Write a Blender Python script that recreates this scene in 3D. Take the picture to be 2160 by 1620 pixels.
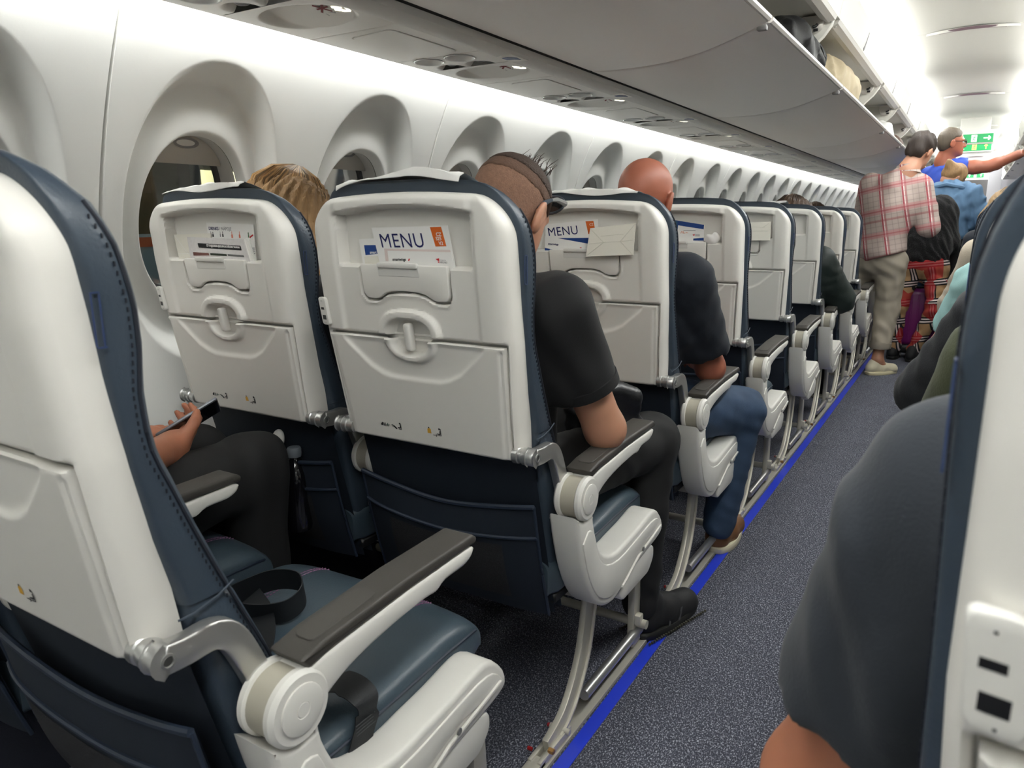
import bpy, bmesh, math, random
import numpy as np
from mathutils import Matrix, Vector

random.seed(7)
for o in list(bpy.data.objects):
    bpy.data.objects.remove(o)
SC = bpy.context.scene
COL = SC.collection

# ------------------------------------------------------------------ camera
FPX, YAW, PITCH, ROLL = 1560.9, 0.5513, 0.2178, -0.0069
CAM_Z = 1.16
cam = bpy.data.cameras.new('camera')
camo = bpy.data.objects.new('camera', cam)
COL.objects.link(camo)
_cy, _sy, _cp, _sp = math.cos(YAW), math.sin(YAW), math.cos(PITCH), math.sin(PITCH)
_f = Vector((-_sy * _cp, _cy * _cp, -_sp)); _r = Vector((_cy, _sy, 0)); _u = _r.cross(_f)
_c, _s = math.cos(ROLL), math.sin(ROLL)
_R, _U = _c * _r + _s * _u, -_s * _r + _c * _u
camo.matrix_world = Matrix(((_R.x, _U.x, -_f.x, 0), (_R.y, _U.y, -_f.y, 0), (_R.z, _U.z, -_f.z, CAM_Z), (0, 0, 0, 1)))
cam.sensor_width = 36.0
cam.lens = FPX / 2160 * 36.0
cam.clip_start = 0.02
cam.clip_end = 300
cam.dof.use_dof = True
cam.dof.focus_distance = 2.3
cam.dof.aperture_fstop = 11.0
SC.camera = camo

# ------------------------------------------------------------------ world, exposure
w = bpy.data.worlds.new('world'); SC.world = w
w.use_nodes = True
bg = w.node_tree.nodes['Background']
bg.inputs['Color'].default_value = (0.30, 0.33, 0.30, 1)
bg.inputs['Strength'].default_value = 0.35
SC.view_settings.view_transform = 'Standard'
SC.view_settings.look = 'None'
SC.view_settings.gamma = 1.0
SC.view_settings.use_curve_mapping = False
SC.view_settings.exposure = 1.0
WALL_LAMP = 20.0
CEIL_LAMP = 15.0      # strength of the cove lines beside the ceiling
DIFF_LAMP = 20.0      # strength of the diffuser edges of the ceiling

# ------------------------------------------------------------------ materials
def lin(c):
    c = c / 255.0
    return c / 12.92 if c <= 0.04045 else ((c + 0.055) / 1.055) ** 2.4
def rgb(r, g, b):
    return (lin(r), lin(g), lin(b), 1)
MATS = {}
def mat(name, col, rough=0.5, metal=0.0, bump=0.0, bscale=200.0, var=0.0, vscale=8.0, emit=None, estr=0.0, spec=0.5, sheen=0.0, sss=0.0, trans=0.0, coat=0.0, bdist=0.002, stretch=None):
    if name in MATS:
        return MATS[name]
    m = bpy.data.materials.new(name); m.use_nodes = True
    nt = m.node_tree; b = nt.nodes['Principled BSDF']
    b.inputs['Base Color'].default_value = col
    b.inputs['Roughness'].default_value = rough
    b.inputs['Metallic'].default_value = metal
    b.inputs['Specular IOR Level'].default_value = spec
    b.inputs['Sheen Weight'].default_value = sheen
    b.inputs['Coat Weight'].default_value = coat
    if sss:
        b.inputs['Subsurface Weight'].default_value = sss
        b.inputs['Subsurface Radius'].default_value = (0.012, 0.004, 0.002)
        b.inputs['Subsurface Scale'].default_value = 1.0
    if trans:
        b.inputs['Transmission Weight'].default_value = trans
    if emit:
        b.inputs['Emission Color'].default_value = emit
        b.inputs['Emission Strength'].default_value = estr
    tc = nt.nodes.new('ShaderNodeTexCoord')
    src = tc.outputs['Object']
    if stretch:
        mp = nt.nodes.new('ShaderNodeMapping'); mp.inputs['Scale'].default_value = stretch
        nt.links.new(src, mp.inputs['Vector']); src = mp.outputs['Vector']
    if var:
        n = nt.nodes.new('ShaderNodeTexNoise'); n.inputs['Scale'].default_value = vscale; n.inputs['Detail'].default_value = 5
        nt.links.new(src, n.inputs['Vector'])
        mx = nt.nodes.new('ShaderNodeMix'); mx.data_type = 'RGBA'
        mx.inputs['A'].default_value = tuple(max(0, c * (1 - var)) for c in col[:3]) + (1,)
        mx.inputs['B'].default_value = tuple(min(1, c * (1 + var)) for c in col[:3]) + (1,)
        nt.links.new(n.outputs['Fac'], mx.inputs['Factor'])
        nt.links.new(mx.outputs['Result'], b.inputs['Base Color'])
    if bump:
        n = nt.nodes.new('ShaderNodeTexNoise'); n.inputs['Scale'].default_value = bscale; n.inputs['Detail'].default_value = 3
        nt.links.new(src, n.inputs['Vector'])
        bp = nt.nodes.new('ShaderNodeBump'); bp.inputs['Strength'].default_value = bump; bp.inputs['Distance'].default_value = bdist
        nt.links.new(n.outputs['Fac'], bp.inputs['Height'])
        nt.links.new(bp.outputs['Normal'], b.inputs['Normal'])
    MATS[name] = m
    return m
def lamp_mat(name, col, s):
    m = bpy.data.materials.new(name); m.use_nodes = True
    nt = m.node_tree; nt.nodes.clear()
    e = nt.nodes.new('ShaderNodeEmission'); o = nt.nodes.new('ShaderNodeOutputMaterial')
    e.inputs['Color'].default_value = col; e.inputs['Strength'].default_value = s
    nt.links.new(e.outputs[0], o.inputs[0])
    return m

M_WALL = mat('sidewall_plastic', rgb(226, 226, 222), 0.55, bump=0.12, bscale=170, bdist=0.001)
M_CEIL = mat('ceiling_plastic', rgb(216, 215, 210), 0.6, bump=0.05, bscale=120)
M_PSU = mat('service_panel_plastic', rgb(232, 229, 223), 0.40, bump=0.08, bscale=400, bdist=0.0006)
M_PSUD = mat('service_panel_dark', rgb(206, 203, 198), 0.5)
M_BIN = mat('bin_plastic', rgb(238, 233, 228), 0.36, bump=0.08, bscale=300, bdist=0.0006)
M_BINW = mat('bin_inside', rgb(206, 204, 196), 0.55, bump=0.05, bscale=200)
M_DARKGAP = mat('dark_gap', rgb(12, 12, 13), 0.8)
M_GREY = mat('grey_plastic', rgb(140, 138, 138), 0.5)
M_SHELL = mat('shell_plastic', rgb(226, 223, 216), 0.42, bump=0.06, bscale=600, bdist=0.0004)
M_TRIM = mat('white_trim', rgb(220, 218, 212), 0.40, bump=0.05, bscale=600, bdist=0.0004)
M_NAVY = mat('navy_leather', rgb(56, 67, 79), 0.38, bump=0.35, bscale=260, var=0.12, vscale=14, bdist=0.0012)
M_CUSH = mat('seat_leather', rgb(66, 80, 90), 0.36, bump=0.3, bscale=260, var=0.1, vscale=14, bdist=0.001)
M_FAB = mat('navy_fabric', rgb(17, 27, 40), 0.75, bump=0.5, bscale=700, bdist=0.0008)
M_MESH = mat('pocket_mesh', rgb(30, 30, 34), 0.85, bump=1.0, bscale=500, bdist=0.002)
M_PIPE = mat('navy_piping', rgb(34, 44, 60), 0.5)
M_SILVER = mat('silver_metal', rgb(196, 196, 194), 0.32, metal=0.85, bump=0.05, bscale=500)
M_CHROME = mat('steel', rgb(190, 188, 184), 0.2, metal=1.0)
M_LEG = mat('leg_metal', rgb(196, 192, 180), 0.38, metal=0.35)
M_PAD = mat('armrest_pad', rgb(66, 63, 59), 0.5, bump=0.5, bscale=900, bdist=0.0006)
M_HUB = mat('hub_band', rgb(176, 171, 156), 0.4)
M_BLACK = mat('black_plastic', rgb(18, 18, 19), 0.45)
M_SCREW = mat('screw_steel', rgb(150, 150, 148), 0.4, metal=0.6)
M_BLUE = mat('blue_strip', rgb(38, 62, 205), 0.35)
M_PAPER = mat('white_paper', rgb(236, 234, 230), 0.6, bump=0.1, bscale=80)
M_KRAFT = mat('cream_paper', rgb(228, 224, 212), 0.6, bump=0.15, bscale=60)
M_INK = mat('navy_ink', rgb(22, 26, 88), 0.6)
M_INKB = mat('blue_ink', rgb(20, 62, 130), 0.5)
M_INKO = mat('orange_ink', rgb(212, 98, 22), 0.5)
M_INKR = mat('red_ink', rgb(200, 30, 40), 0.5)
M_INKK = mat('black_ink', rgb(24, 24, 26), 0.6)
M_INKG = mat('grey_ink', rgb(120, 120, 124), 0.6)
M_INKY = mat('yellow_ink', rgb(222, 170, 60), 0.6)
M_PINK = mat('pink_thread', rgb(150, 104, 140), 0.7)
M_THREAD = mat('dark_thread', rgb(20, 26, 38), 0.7)
M_WEB = mat('black_webbing', rgb(22, 25, 29), 0.6, bump=0.5, bscale=900, bdist=0.0008)

# ------------------------------------------------------------------ object helpers
def obj(name, me, m=None, parent=None, kind=None, label=None, cat=None, group=None):
    o = bpy.data.objects.new(name, me)
    COL.objects.link(o)
    if m is not None and me is not None and hasattr(me, 'materials') and not len(me.materials):
        me.materials.append(m)
    if parent is not None:
        o.parent = parent
    if kind: o['kind'] = kind
    if label: o['label'] = label
    if cat: o['category'] = cat
    if group: o['group'] = group
    return o
def thing(name, label, cat, loc=(0, 0, 0), rot=(0, 0, 0), group=None):
    o = bpy.data.objects.new(name, None)
    COL.objects.link(o)
    o.empty_display_size = 0.05
    o.location = loc; o.rotation_euler = rot
    o['label'] = label; o['category'] = cat
    if group: o['group'] = group
    return o
def copy_tree(o, parent=None):
    c = o.copy(); COL.objects.link(c); c.parent = parent
    for ch in o.children:
        copy_tree(ch, c)
    return c
def finish(me, angle=38):
    me.polygons.foreach_set('use_smooth', [True] * len(me.polygons))
    me.set_sharp_from_angle(angle=math.radians(angle))
    me.update()
    return me
class MB:
    """collects vertices and faces for one mesh"""
    def __init__(s):
        s.v = []; s.f = []
    def add(s, V, F):
        n = len(s.v)
        s.v += [tuple(map(float, p)) for p in V]
        s.f += [tuple(i + n for i in q) for q in F]
        return s
    def bm(s, b):
        b.verts.index_update()
        s.add([v.co[:] for v in b.verts], [[v.index for v in f.verts] for f in b.faces]); b.free()
        return s
    def box(s, lo, hi, bev=0.0, segs=2, M=None):
        b = bmesh.new(); bmesh.ops.create_cube(b, size=1)
        lo = Vector(lo); hi = Vector(hi)
        for v in b.verts:
            v.co = Vector([(lo[i] + hi[i]) / 2 + v.co[i] * (hi[i] - lo[i]) for i in range(3)])
        if bev: bmesh.ops.bevel(b, geom=b.edges[:], offset=bev, segments=segs, affect='EDGES', profile=0.5)
        if M is not None: bmesh.ops.transform(b, matrix=M, verts=b.verts)
        return s.bm(b)
    def prism(s, pts, d0, d1, bev=0.0, segs=2, fn=None, both=True):
        """polygon pts (u,v) extruded d0..d1, then mapped by fn(u,v,d)"""
        b = bmesh.new()
        vs = [b.verts.new((p[0], p[1], d0)) for p in pts]
        f = b.faces.new(vs)
        r = bmesh.ops.extrude_face_region(b, geom=[f])
        top = [g for g in r['geom'] if isinstance(g, bmesh.types.BMVert)]
        for v in top: v.co.z = d1
        bmesh.ops.recalc_face_normals(b, faces=b.faces)
        if bev:
            es = [e for e in b.edges if abs(e.verts[0].co.z - e.verts[1].co.z) < 1e-9 and (both or abs(e.verts[0].co.z - d1) < 1e-9)]
            bmesh.ops.bevel(b, geom=es, offset=bev, segments=segs, affect='EDGES', profile=0.5)
        bmesh.ops.triangulate(b, faces=[f for f in b.faces if len(f.verts) > 4])
        if fn:
            for v in b.verts: v.co = Vector(fn(*v.co))
            bmesh.ops.recalc_face_normals(b, faces=b.faces)
        return s.bm(b)
    def tube(s, path, r, n=10, caps=True, flat=None, up=(0, 0, 1)):
        """sweep along path; r number or list; flat=(a,b) half sizes for a rounded flat bar"""
        P = [Vector(p) for p in path]; k = len(P)
        R = r if isinstance(r, (list, tuple)) else [r] * k
        V = []; prev = None
        for i in range(k):
            t = (P[min(i + 1, k - 1)] - P[max(i - 1, 0)]).normalized()
            a = Vector(up)
            if abs(a.dot(t)) > 0.97: a = Vector((1, 0, 0)) if abs(t.x) < 0.9 else Vector((0, 1, 0))
            x = t.cross(a).normalized(); y = x.cross(t).normalized()
            if prev is not None and x.dot(prev) < 0: x, y = -x, -y
            prev = x
            for j in range(n):
                th = 2 * math.pi * (j + 0.5) / n
                c, sn = math.cos(th), math.sin(th)
                if flat:
                    e = 0.35
                    c = math.copysign(abs(c) ** e, c); sn = math.copysign(abs(sn) ** e, sn)
                    V.append(P[i] + x * (c * flat[0] * R[i]) + y * (sn * flat[1] * R[i]))
                else:
                    V.append(P[i] + x * (c * R[i]) + y * (sn * R[i]))
        F = []
        for i in range(k - 1):
            for j in range(n):
                a = i * n + j; b = i * n + (j + 1) % n
                F.append((a, b, b + n, a + n))
        if caps:
            F.append(tuple(range(n - 1, -1, -1))); F.append(tuple(range((k - 1) * n, k * n)))
        return s.add(V, F)
    def lathe(s, prof, n=24, M=None, caps=True):
        """prof list of (r,h) turned about z"""
        V = []
        for r, h in prof:
            for j in range(n):
                th = 2 * math.pi * j / n
                p = Vector((r * math.cos(th), r * math.sin(th), h))
                V.append(M @ p if M is not None else p)
        F = []
        for i in range(len(prof) - 1):
            for j in range(n):
                a = i * n + j; b = i * n + (j + 1) % n
                F.append((a, b, b + n, a + n))
        if caps:
            F.append(tuple(range(n - 1, -1, -1))); F.append(tuple(range((len(prof) - 1) * n, len(prof) * n)))
        return s.add(V, F)
    def loft(s, rings, caps=True, closed=True):
        n = len(rings[0]); V = [p for r in rings for p in r]; F = []
        for i in range(len(rings) - 1):
            for j in range(n if closed else n - 1):
                a = i * n + j; b = i * n + (j + 1) % n
                F.append((a, b, b + n, a + n))
        if caps and closed:
            F.append(tuple(range(n - 1, -1, -1))); F.append(tuple(range((len(rings) - 1) * n, len(rings) * n)))
        return s.add(V, F)
    def mesh(s, name='mesh', angle=38, fix=True):
        me = bpy.data.meshes.new(name)
        me.from_pydata(s.v, [], s.f)
        if fix:
            b = bmesh.new(); b.from_mesh(me)
            bmesh.ops.recalc_face_normals(b, faces=b.faces)
            b.to_mesh(me); b.free()
        return finish(me, angle)
    def obj(s, name, m, parent=None, angle=38, fix=True, **k):
        return obj(name, s.mesh(name, angle, fix), m, parent, **k)
def grid_mesh(V, closed_u=False):
    """V array (rows, cols, 3) -> verts, faces"""
    r, c, _ = V.shape
    F = []
    for i in range(r - 1):
        for j in range(c - 1 + (1 if closed_u else 0)):
            a = i * c + j; b = i * c + (j + 1) % c
            F.append((a, b, b + c, a + c))
    return V.reshape(-1, 3), F
def sst(a, b, x):
    t = np.clip((x - a) / (b - a), 0, 1)
    return t * t * (3 - 2 * t)
def poly_sdf(px, py, poly):
    """signed distance (negative inside) to polygon, vectorised"""
    P = np.array(poly, float); d = np.full(px.shape, 1e9); sgn = np.zeros(px.shape, bool)
    n = len(P)
    for i in range(n):
        a = P[i]; b = P[(i + 1) % n]
        e = b - a
        t = np.clip(((px - a[0]) * e[0] + (py - a[1]) * e[1]) / (e @ e), 0, 1)
        d = np.minimum(d, (px - a[0] - t * e[0]) ** 2 + (py - a[1] - t * e[1]) ** 2)
        c = ((a[1] > py) != (b[1] > py)) & (px < (b[0] - a[0]) * (py - a[1]) / (b[1] - a[1] + 1e-12) + a[0])
        sgn ^= c
    return np.where(sgn, -1, 1) * np.sqrt(d)
def smooth_path(P, n=6):
    """Catmull-Rom through points"""
    P = [np.array(p, float) for p in P]
    Q = [2 * P[0] - P[1]] + P + [2 * P[-1] - P[-2]]
    out = []
    for i in range(1, len(Q) - 2):
        for k in range(n):
            t = k / n
            a, b, c, d = Q[i - 1], Q[i], Q[i + 1], Q[i + 2]
            out.append(0.5 * ((2 * b) + (-a + c) * t + (2 * a - 5 * b + 4 * c - d) * t * t + (-a + 3 * b - 3 * c + d) * t ** 3))
    out.append(P[-1])
    return out
def round_poly(P, r, n=4):
    """round the corners of polygon P"""
    out = []; k = len(P)
    for i in range(k):
        a, b, c = (np.array(P[(i + j) % k], float) for j in (-1, 0, 1))
        u, w_ = a - b, c - b
        lu, lw = np.linalg.norm(u), np.linalg.norm(w_)
        rr = min(r, lu * 0.45, lw * 0.45)
        s, e = b + u / lu * rr, b + w_ / lw * rr
        for j in range(n + 1):
            t = j / n
            out.append(tuple((1 - t) ** 2 * s + 2 * t * (1 - t) * b + t * t * e))
    return out
def text_mesh(body, size, name='lettering', spacing=1.0, bold=0.0, shear=0.0):
    cu = bpy.data.curves.new(name, 'FONT'); cu.body = body; cu.size = size
    cu.align_x = 'LEFT'; cu.align_y = 'BOTTOM_BASELINE'; cu.space_character = spacing; cu.offset = bold; cu.shear = shear
    cu.resolution_u = 3
    o = bpy.data.objects.new(name, cu); COL.objects.link(o)
    dg = bpy.context.evaluated_depsgraph_get()
    me = bpy.data.meshes.new_from_object(o.evaluated_get(dg))
    bpy.data.objects.remove(o); bpy.data.curves.remove(cu)
    me.name = name
    return me
# ================================================================== STRUCTURE
Y0, Y1 = -1.6, 19.0
XC = -0.14                      # cabin centre line
WR, WZ = 1.64, 0.80
def wall_x(z): return XC - np.sqrt(WR ** 2 - (z - WZ) ** 2)

# ---- floor
def carpet_mat():
    m = bpy.data.materials.new('carpet'); m.use_nodes = True; nt = m.node_tree; b = nt.nodes['Principled BSDF']
    tc = nt.nodes.new('ShaderNodeTexCoord'); mp = nt.nodes.new('ShaderNodeMapping'); mp.inputs['Scale'].default_value = (1, 0.55, 1)
    mp.inputs['Rotation'].default_value = (0, 0, 0.5)
    nt.links.new(tc.outputs['Object'], mp.inputs['Vector'])
    n1 = nt.nodes.new('ShaderNodeTexNoise'); n1.inputs['Scale'].default_value = 330; n1.inputs['Detail'].default_value = 3; n1.inputs['Distortion'].default_value = 0.6
    nt.links.new(mp.outputs['Vector'], n1.inputs['Vector'])
    n2 = nt.nodes.new('ShaderNodeTexNoise'); n2.inputs['Scale'].default_value = 5; n2.inputs['Detail'].default_value = 4
    nt.links.new(tc.outputs['Object'], n2.inputs['Vector'])
    cr = nt.nodes.new('ShaderNodeValToRGB')
    cr.color_ramp.elements[0].position = 0.43; cr.color_ramp.elements[0].color = rgb(62, 64, 74)
    cr.color_ramp.elements[1].position = 0.66; cr.color_ramp.elements[1].color = rgb(172, 174, 184)
    e = cr.color_ramp.elements.new(0.54); e.color = rgb(88, 90, 102)
    nt.links.new(n1.outputs['Fac'], cr.inputs['Fac'])
    mx = nt.nodes.new('ShaderNodeMix'); mx.data_type = 'RGBA'; mx.blend_type = 'MULTIPLY'; mx.inputs['Factor'].default_value = 0.25
    nt.links.new(cr.outputs['Color'], mx.inputs['A']); nt.links.new(n2.outputs['Fac'], mx.inputs['B'])
    nt.links.new(mx.outputs['Result'], b.inputs['Base Color'])
    bp = nt.nodes.new('ShaderNodeBump'); bp.inputs['Strength'].default_value = 0.9; bp.inputs['Distance'].default_value = 0.003
    nt.links.new(n1.outputs['Fac'], bp.inputs['Height']); nt.links.new(bp.outputs['Normal'], b.inputs['Normal'])
    b.inputs['Roughness'].default_value = 0.95; b.inputs['Specular IOR Level'].default_value = 0.2
    return m
M_CARPET = carpet_mat()
obj('floor', MB().box((-1.80, Y0, -0.05), (1.52, Y1, 0.0)).mesh(), M_CARPET, kind='structure', label='dark blue speckled carpet of the cabin floor')
def strip(name, x0, x1, z1, m, label):
    return MB().box((x0, Y0, 0.0005), (x1, Y1, z1), 0.0008, 1).obj(name, m, kind='structure', label=label)
strip('trim_1', -0.657, -0.625, 0.004, M_BLUE, 'bright blue floor strip along the aisle edge by the paired seats')
strip('trim_2', -0.705, -0.662, 0.010, M_LEG, 'pale metal seat track beside the blue floor strip')
strip('trim_3', -1.735, -1.722, 0.006, M_LEG, 'thin pale metal edging where carpet meets the window wall')
strip('trim_4', -0.050, -0.020, 0.004, M_BLUE, 'bright blue floor strip along the aisle edge by the triple seats')

# ---- side wall panels with window recesses
PANEL = 1.180; WIN_Y = (0.283, 0.876); WIN_Z = 1.15
ZB, ZT = 0.72, 1.69
def sup(th, a, b, p):
    c, s = np.abs(np.cos(th)), np.abs(np.sin(th))
    return ((c / a) ** p + (s / b) ** p) ** (-1 / p)
def r_in(th):
    up = np.sin(th) > 0
    return np.where(up, sup(th, 0.158, 0.205, 2.15), sup(th, 0.158, 0.20, 2.2))
def r_out(th):
    up = np.sin(th) > 0
    return np.where(up, sup(th, 0.232, 0.392, 2.25), sup(th, 0.232, 0.36, 2.3))
def wall_pt(y, z, dep):
    x = wall_x(z)
    nx, nz = (x - XC) / WR, (z - WZ) / WR
    return np.stack([x + nx * dep, y + 0 * z, z + nz * dep], -1)
def recess_depth(a):
    """a: 0 at the opening edge, 1 at the recess rim"""
    d = 0.058 * (1 - sst(0.62, 1.02, a))
    d = d - 0.020 * sst(0.55, 0.12, a)
    d = d + 0.034 * sst(0.10, -0.02, a)
    return d
def build_panel():
    mb = MB()
    for yc in WIN_Y:
        ylo, yhi = (0.0, 0.58) if yc < 0.5 else (0.58, PANEL)
        cor = [math.atan2(zz - WIN_Z, yy - yc) % (2 * math.pi) for zz in (ZB, ZT) for yy in (ylo, yhi)]
        th = np.array(sorted(list(np.linspace(0, 2 * math.pi, 132, endpoint=False)) + cor))
        c, s = np.cos(th), np.sin(th)
        with np.errstate(divide='ignore'):
            ry = np.where(c > 0, (yhi - yc) / np.maximum(c, 1e-9), (ylo - yc) / np.minimum(c, -1e-9))
            rz = np.where(s > 0, (ZT - WIN_Z) / np.maximum(s, 1e-9), (ZB - WIN_Z) / np.minimum(s, -1e-9))
        rr = np.minimum(ry, rz); ri = r_in(th); ro = np.minimum(r_out(th), rr - 0.02)
        rows = []
        A = np.concatenate([np.linspace(0, 0.14, 8), np.linspace(0.18, 0.58, 9), np.linspace(0.61, 1.03, 18)])
        for a in A:
            r = ri + (ro - ri) * a
            rows.append(wall_pt(yc + r * c, WIN_Z + r * s, recess_depth(np.full_like(r, a))))
        r1 = ri + (ro - ri) * 1.03
        for t in (0.2, 0.5, 0.8):
            r = r1 + (rr - 0.006 - r1) * t
            rows.append(wall_pt(yc + r * c, WIN_Z + r * s, 0 * r))
        rows.append(wall_pt(yc + (rr - 0.006) * c, WIN_Z + (rr - 0.006) * s, 0 * rr))
        yb, zb = yc + rr * c, WIN_Z + rr * s
        edge = (np.abs(yb) < 1e-6) | (np.abs(yb - PANEL) < 1e-6)
        rows.append(wall_pt(yb, zb, np.where(edge, 0.010, 0.0)))
        mb.add(*grid_mesh(np.array(rows), True))
    ys = np.concatenate([[0, 0.006], np.linspace(0.05, PANEL - 0.05, 12), [PANEL - 0.006, PANEL]])
    zs = np.linspace(0.0, ZB, 14)
    Yg, Zg = np.meshgrid(ys, zs)
    mb.add(*grid_mesh(wall_pt(Yg, Zg, np.where((Yg < 1e-6) | (Yg > PANEL - 1e-6), 0.010, 0.0))))
    return mb.mesh('wall_panel', angle=60, fix=False)
panel_me = build_panel(); panel_me.materials.append(M_WALL)
M_REVEAL = mat('window_reveal', rgb(196, 194, 190), 0.5)
M_GASK = mat('window_gasket', rgb(70, 70, 72), 0.6)
M_SHADE = mat('shade_plastic', rgb(186, 182, 174), 0.5)
def glass_mat():
    m = bpy.data.materials.new('window_glass'); m.use_nodes = True; nt = m.node_tree; nt.nodes.clear()
    o = nt.nodes.new('ShaderNodeOutputMaterial'); mx = nt.nodes.new('ShaderNodeMixShader')
    t = nt.nodes.new('ShaderNodeBsdfTransparent'); g = nt.nodes.new('ShaderNodeBsdfGlossy')
    fr = nt.nodes.new('ShaderNodeFresnel'); fr.inputs['IOR'].default_value = 1.6
    t.inputs['Color'].default_value = (0.85, 0.88, 0.86, 1); g.inputs['Roughness'].default_value = 0.06
    nt.links.new(fr.outputs[0], mx.inputs[0]); nt.links.new(t.outputs[0], mx.inputs[1]); nt.links.new(g.outputs[0], mx.inputs[2])
    nt.links.new(mx.outputs[0], o.inputs[0])
    return m
M_GLASS = glass_mat()
TH = np.linspace(0, 2 * math.pi, 72, endpoint=False)
def ring(k, dep):
    r = r_in(TH) * k
    return wall_pt(r * np.cos(TH), WIN_Z + r * np.sin(TH), np.full_like(r, dep))
reveal_me = MB().add(*grid_mesh(np.array([ring(1.0, 0.0722), ring(0.985, 0.085), ring(0.95, 0.125), ring(0.95, 0.15)]), True)).mesh('reveal', 60, False); reveal_me.materials.append(M_REVEAL)
gask_me = MB().add(*grid_mesh(np.array([ring(0.955, 0.128), ring(0.90, 0.132), ring(0.895, 0.145)]), True)).mesh('gasket', 60, False); gask_me.materials.append(M_GASK)
pane_me = MB().add(np.concatenate([ring(0.95, 0.140), ring(0.95, 0.146)]), [tuple(range(71, -1, -1)), tuple(range(72, 144))]).mesh('pane', 60, False); pane_me.materials.append(M_GLASS)
def shade_mesh(drop):
    zc = WIN_Z + 0.205 - drop
    r = r_in(TH) * 0.962; pts = [(r[i] * math.cos(t), WIN_Z + r[i] * math.sin(t)) for i, t in enumerate(TH) if WIN_Z + r[i] * math.sin(t) > zc]
    lo = min(pts, key=lambda p: p[0]); hi = max(pts, key=lambda p: p[0])
    pts = sorted(pts, key=lambda p: math.atan2(p[1] - WIN_Z, p[0]))
    pts = pts + [(lo[0], zc), (0, zc), (hi[0], zc)]
    def fn(y, z, d): return tuple(wall_pt(np.array(y), np.array(z), np.array(d)))
    mb = MB().prism(pts, 0.108, 0.114, fn=fn)
    me = mb.mesh('window_shade'); me.materials.append(M_SHADE)
    mh = MB()
    zz = zc + 0.05
    for a, b, dd in ((0.038, 0.0125, 0.1065), ):
        V = []; 
        for k in (1.0, 0.72):
            V += [tuple(wall_pt(np.array(a * k * math.cos(t)), np.array(zz + b * (k if k == 1 else 0.6) * math.sin(t)), np.array(dd - (0.002 if k == 1 else 0)))) for t in TH]
        mh.add(V, [(i, (i + 1) % 72, 72 + (i + 1) % 72, 72 + i) for i in range(72)])
    mh = mh.mesh('handle_rim', fix=False); mh.materials.append(M_GREY)
    ml = MB().add([tuple(wall_pt(np.array(0.028 * math.cos(t)), np.array(zz + 0.008 * math.sin(t)), np.array(0.1068))) for t in TH], [tuple(range(72))]).mesh('handle_face', fix=False)
    ml.materials.append(M_TRIM)
    return me, mh, ml
shade_sets = [shade_mesh(0.075), shade_mesh(0.06), shade_mesh(0.10)]
def side(name, sx):
    root = bpy.data.objects.new(name, None); COL.objects.link(root)
    root['kind'] = 'structure'; root['label'] = 'pale curved cabin side wall' + (' beside the paired seats' if sx > 0 else ' beside the triple seats')
    root.location = (0 if sx > 0 else 2 * XC, 0, 0); root.scale = (sx, 1, 1)
    k0 = -2
    for k in range(k0, 15):
        y = 1.005 + k * PANEL
        p = obj('wall_panel', panel_me, None, root); p.location = (0, y, 0)
    return root
wl = side('wall_left', 1)
wr = side('wall_right', -1)
nwin = 0
for sx in (1, -1):
    for k in range(-1, 15):
        for j, wy in enumerate(WIN_Y):
            if sx < 0 and k > 8: continue
            nwin += 1
            wroot = bpy.data.objects.new('window_%d' % nwin, None); COL.objects.link(wroot); wroot['kind'] = 'structure'
            wroot['label'] = 'oval cabin window with a partly lowered shade'
            wroot.location = (0 if sx > 0 else 2 * XC, 1.005 + k * PANEL + wy, 0); wroot.scale = (sx, 1, 1)
            obj('reveal', reveal_me, None, wroot); obj('gasket', gask_me, None, wroot); obj('pane', pane_me, None, wroot)
            ss = shade_sets[(k * 2 + j) % 3]
            sh = obj('window_shade', ss[0], None, wroot); obj('handle_rim', ss[1], None, sh); obj('handle_face', ss[2], None, sh)

# ---- light line above each side wall
M_WLAMP = lamp_mat('wall_light', (0.98, 1.0, 0.985, 1), WALL_LAMP)
M_DLAMP = lamp_mat('ceiling_diffuser', (0.98, 1.0, 0.985, 1), DIFF_LAMP)
M_CLAMP = lamp_mat('ceiling_light', (0.98, 1.0, 0.985, 1), CEIL_LAMP)
for sx, nm in ((1, 'paired'), (-1, 'triple')):
    X = lambda x: x if sx > 0 else 2 * XC - x
    o = MB().add([(X(-1.502), Y0, 1.640), (X(-1.502), Y1, 1.640), (X(-1.514), Y1, 1.672), (X(-1.514), Y0, 1.672)], [(0, 1, 2, 3)]).obj('light_strip', M_WLAMP, fix=False,
        label='glowing light line above the window wall by the %s seats' % nm, cat='lamp')
    MB().add([(X(-1.49), Y0, 1.672), (X(-1.49), Y1, 1.672), (X(-1.60), Y1, 1.690), (X(-1.60), Y0, 1.690)], [(0, 1, 2, 3)]).obj('trim_%d' % (5 if sx > 0 else 6), M_WALL, fix=False, kind='structure',
        label='pale cover strip above the light line')
    MB().box((min(X(-1.500), X(-1.484)), Y0, 1.612), (max(X(-1.500), X(-1.484)), Y1, 1.675), 0.003, 2).obj('trim_%d' % (7 if sx > 0 else 8), M_PSU, kind='structure', label='grey edge rail between service panels and light line')

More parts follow.
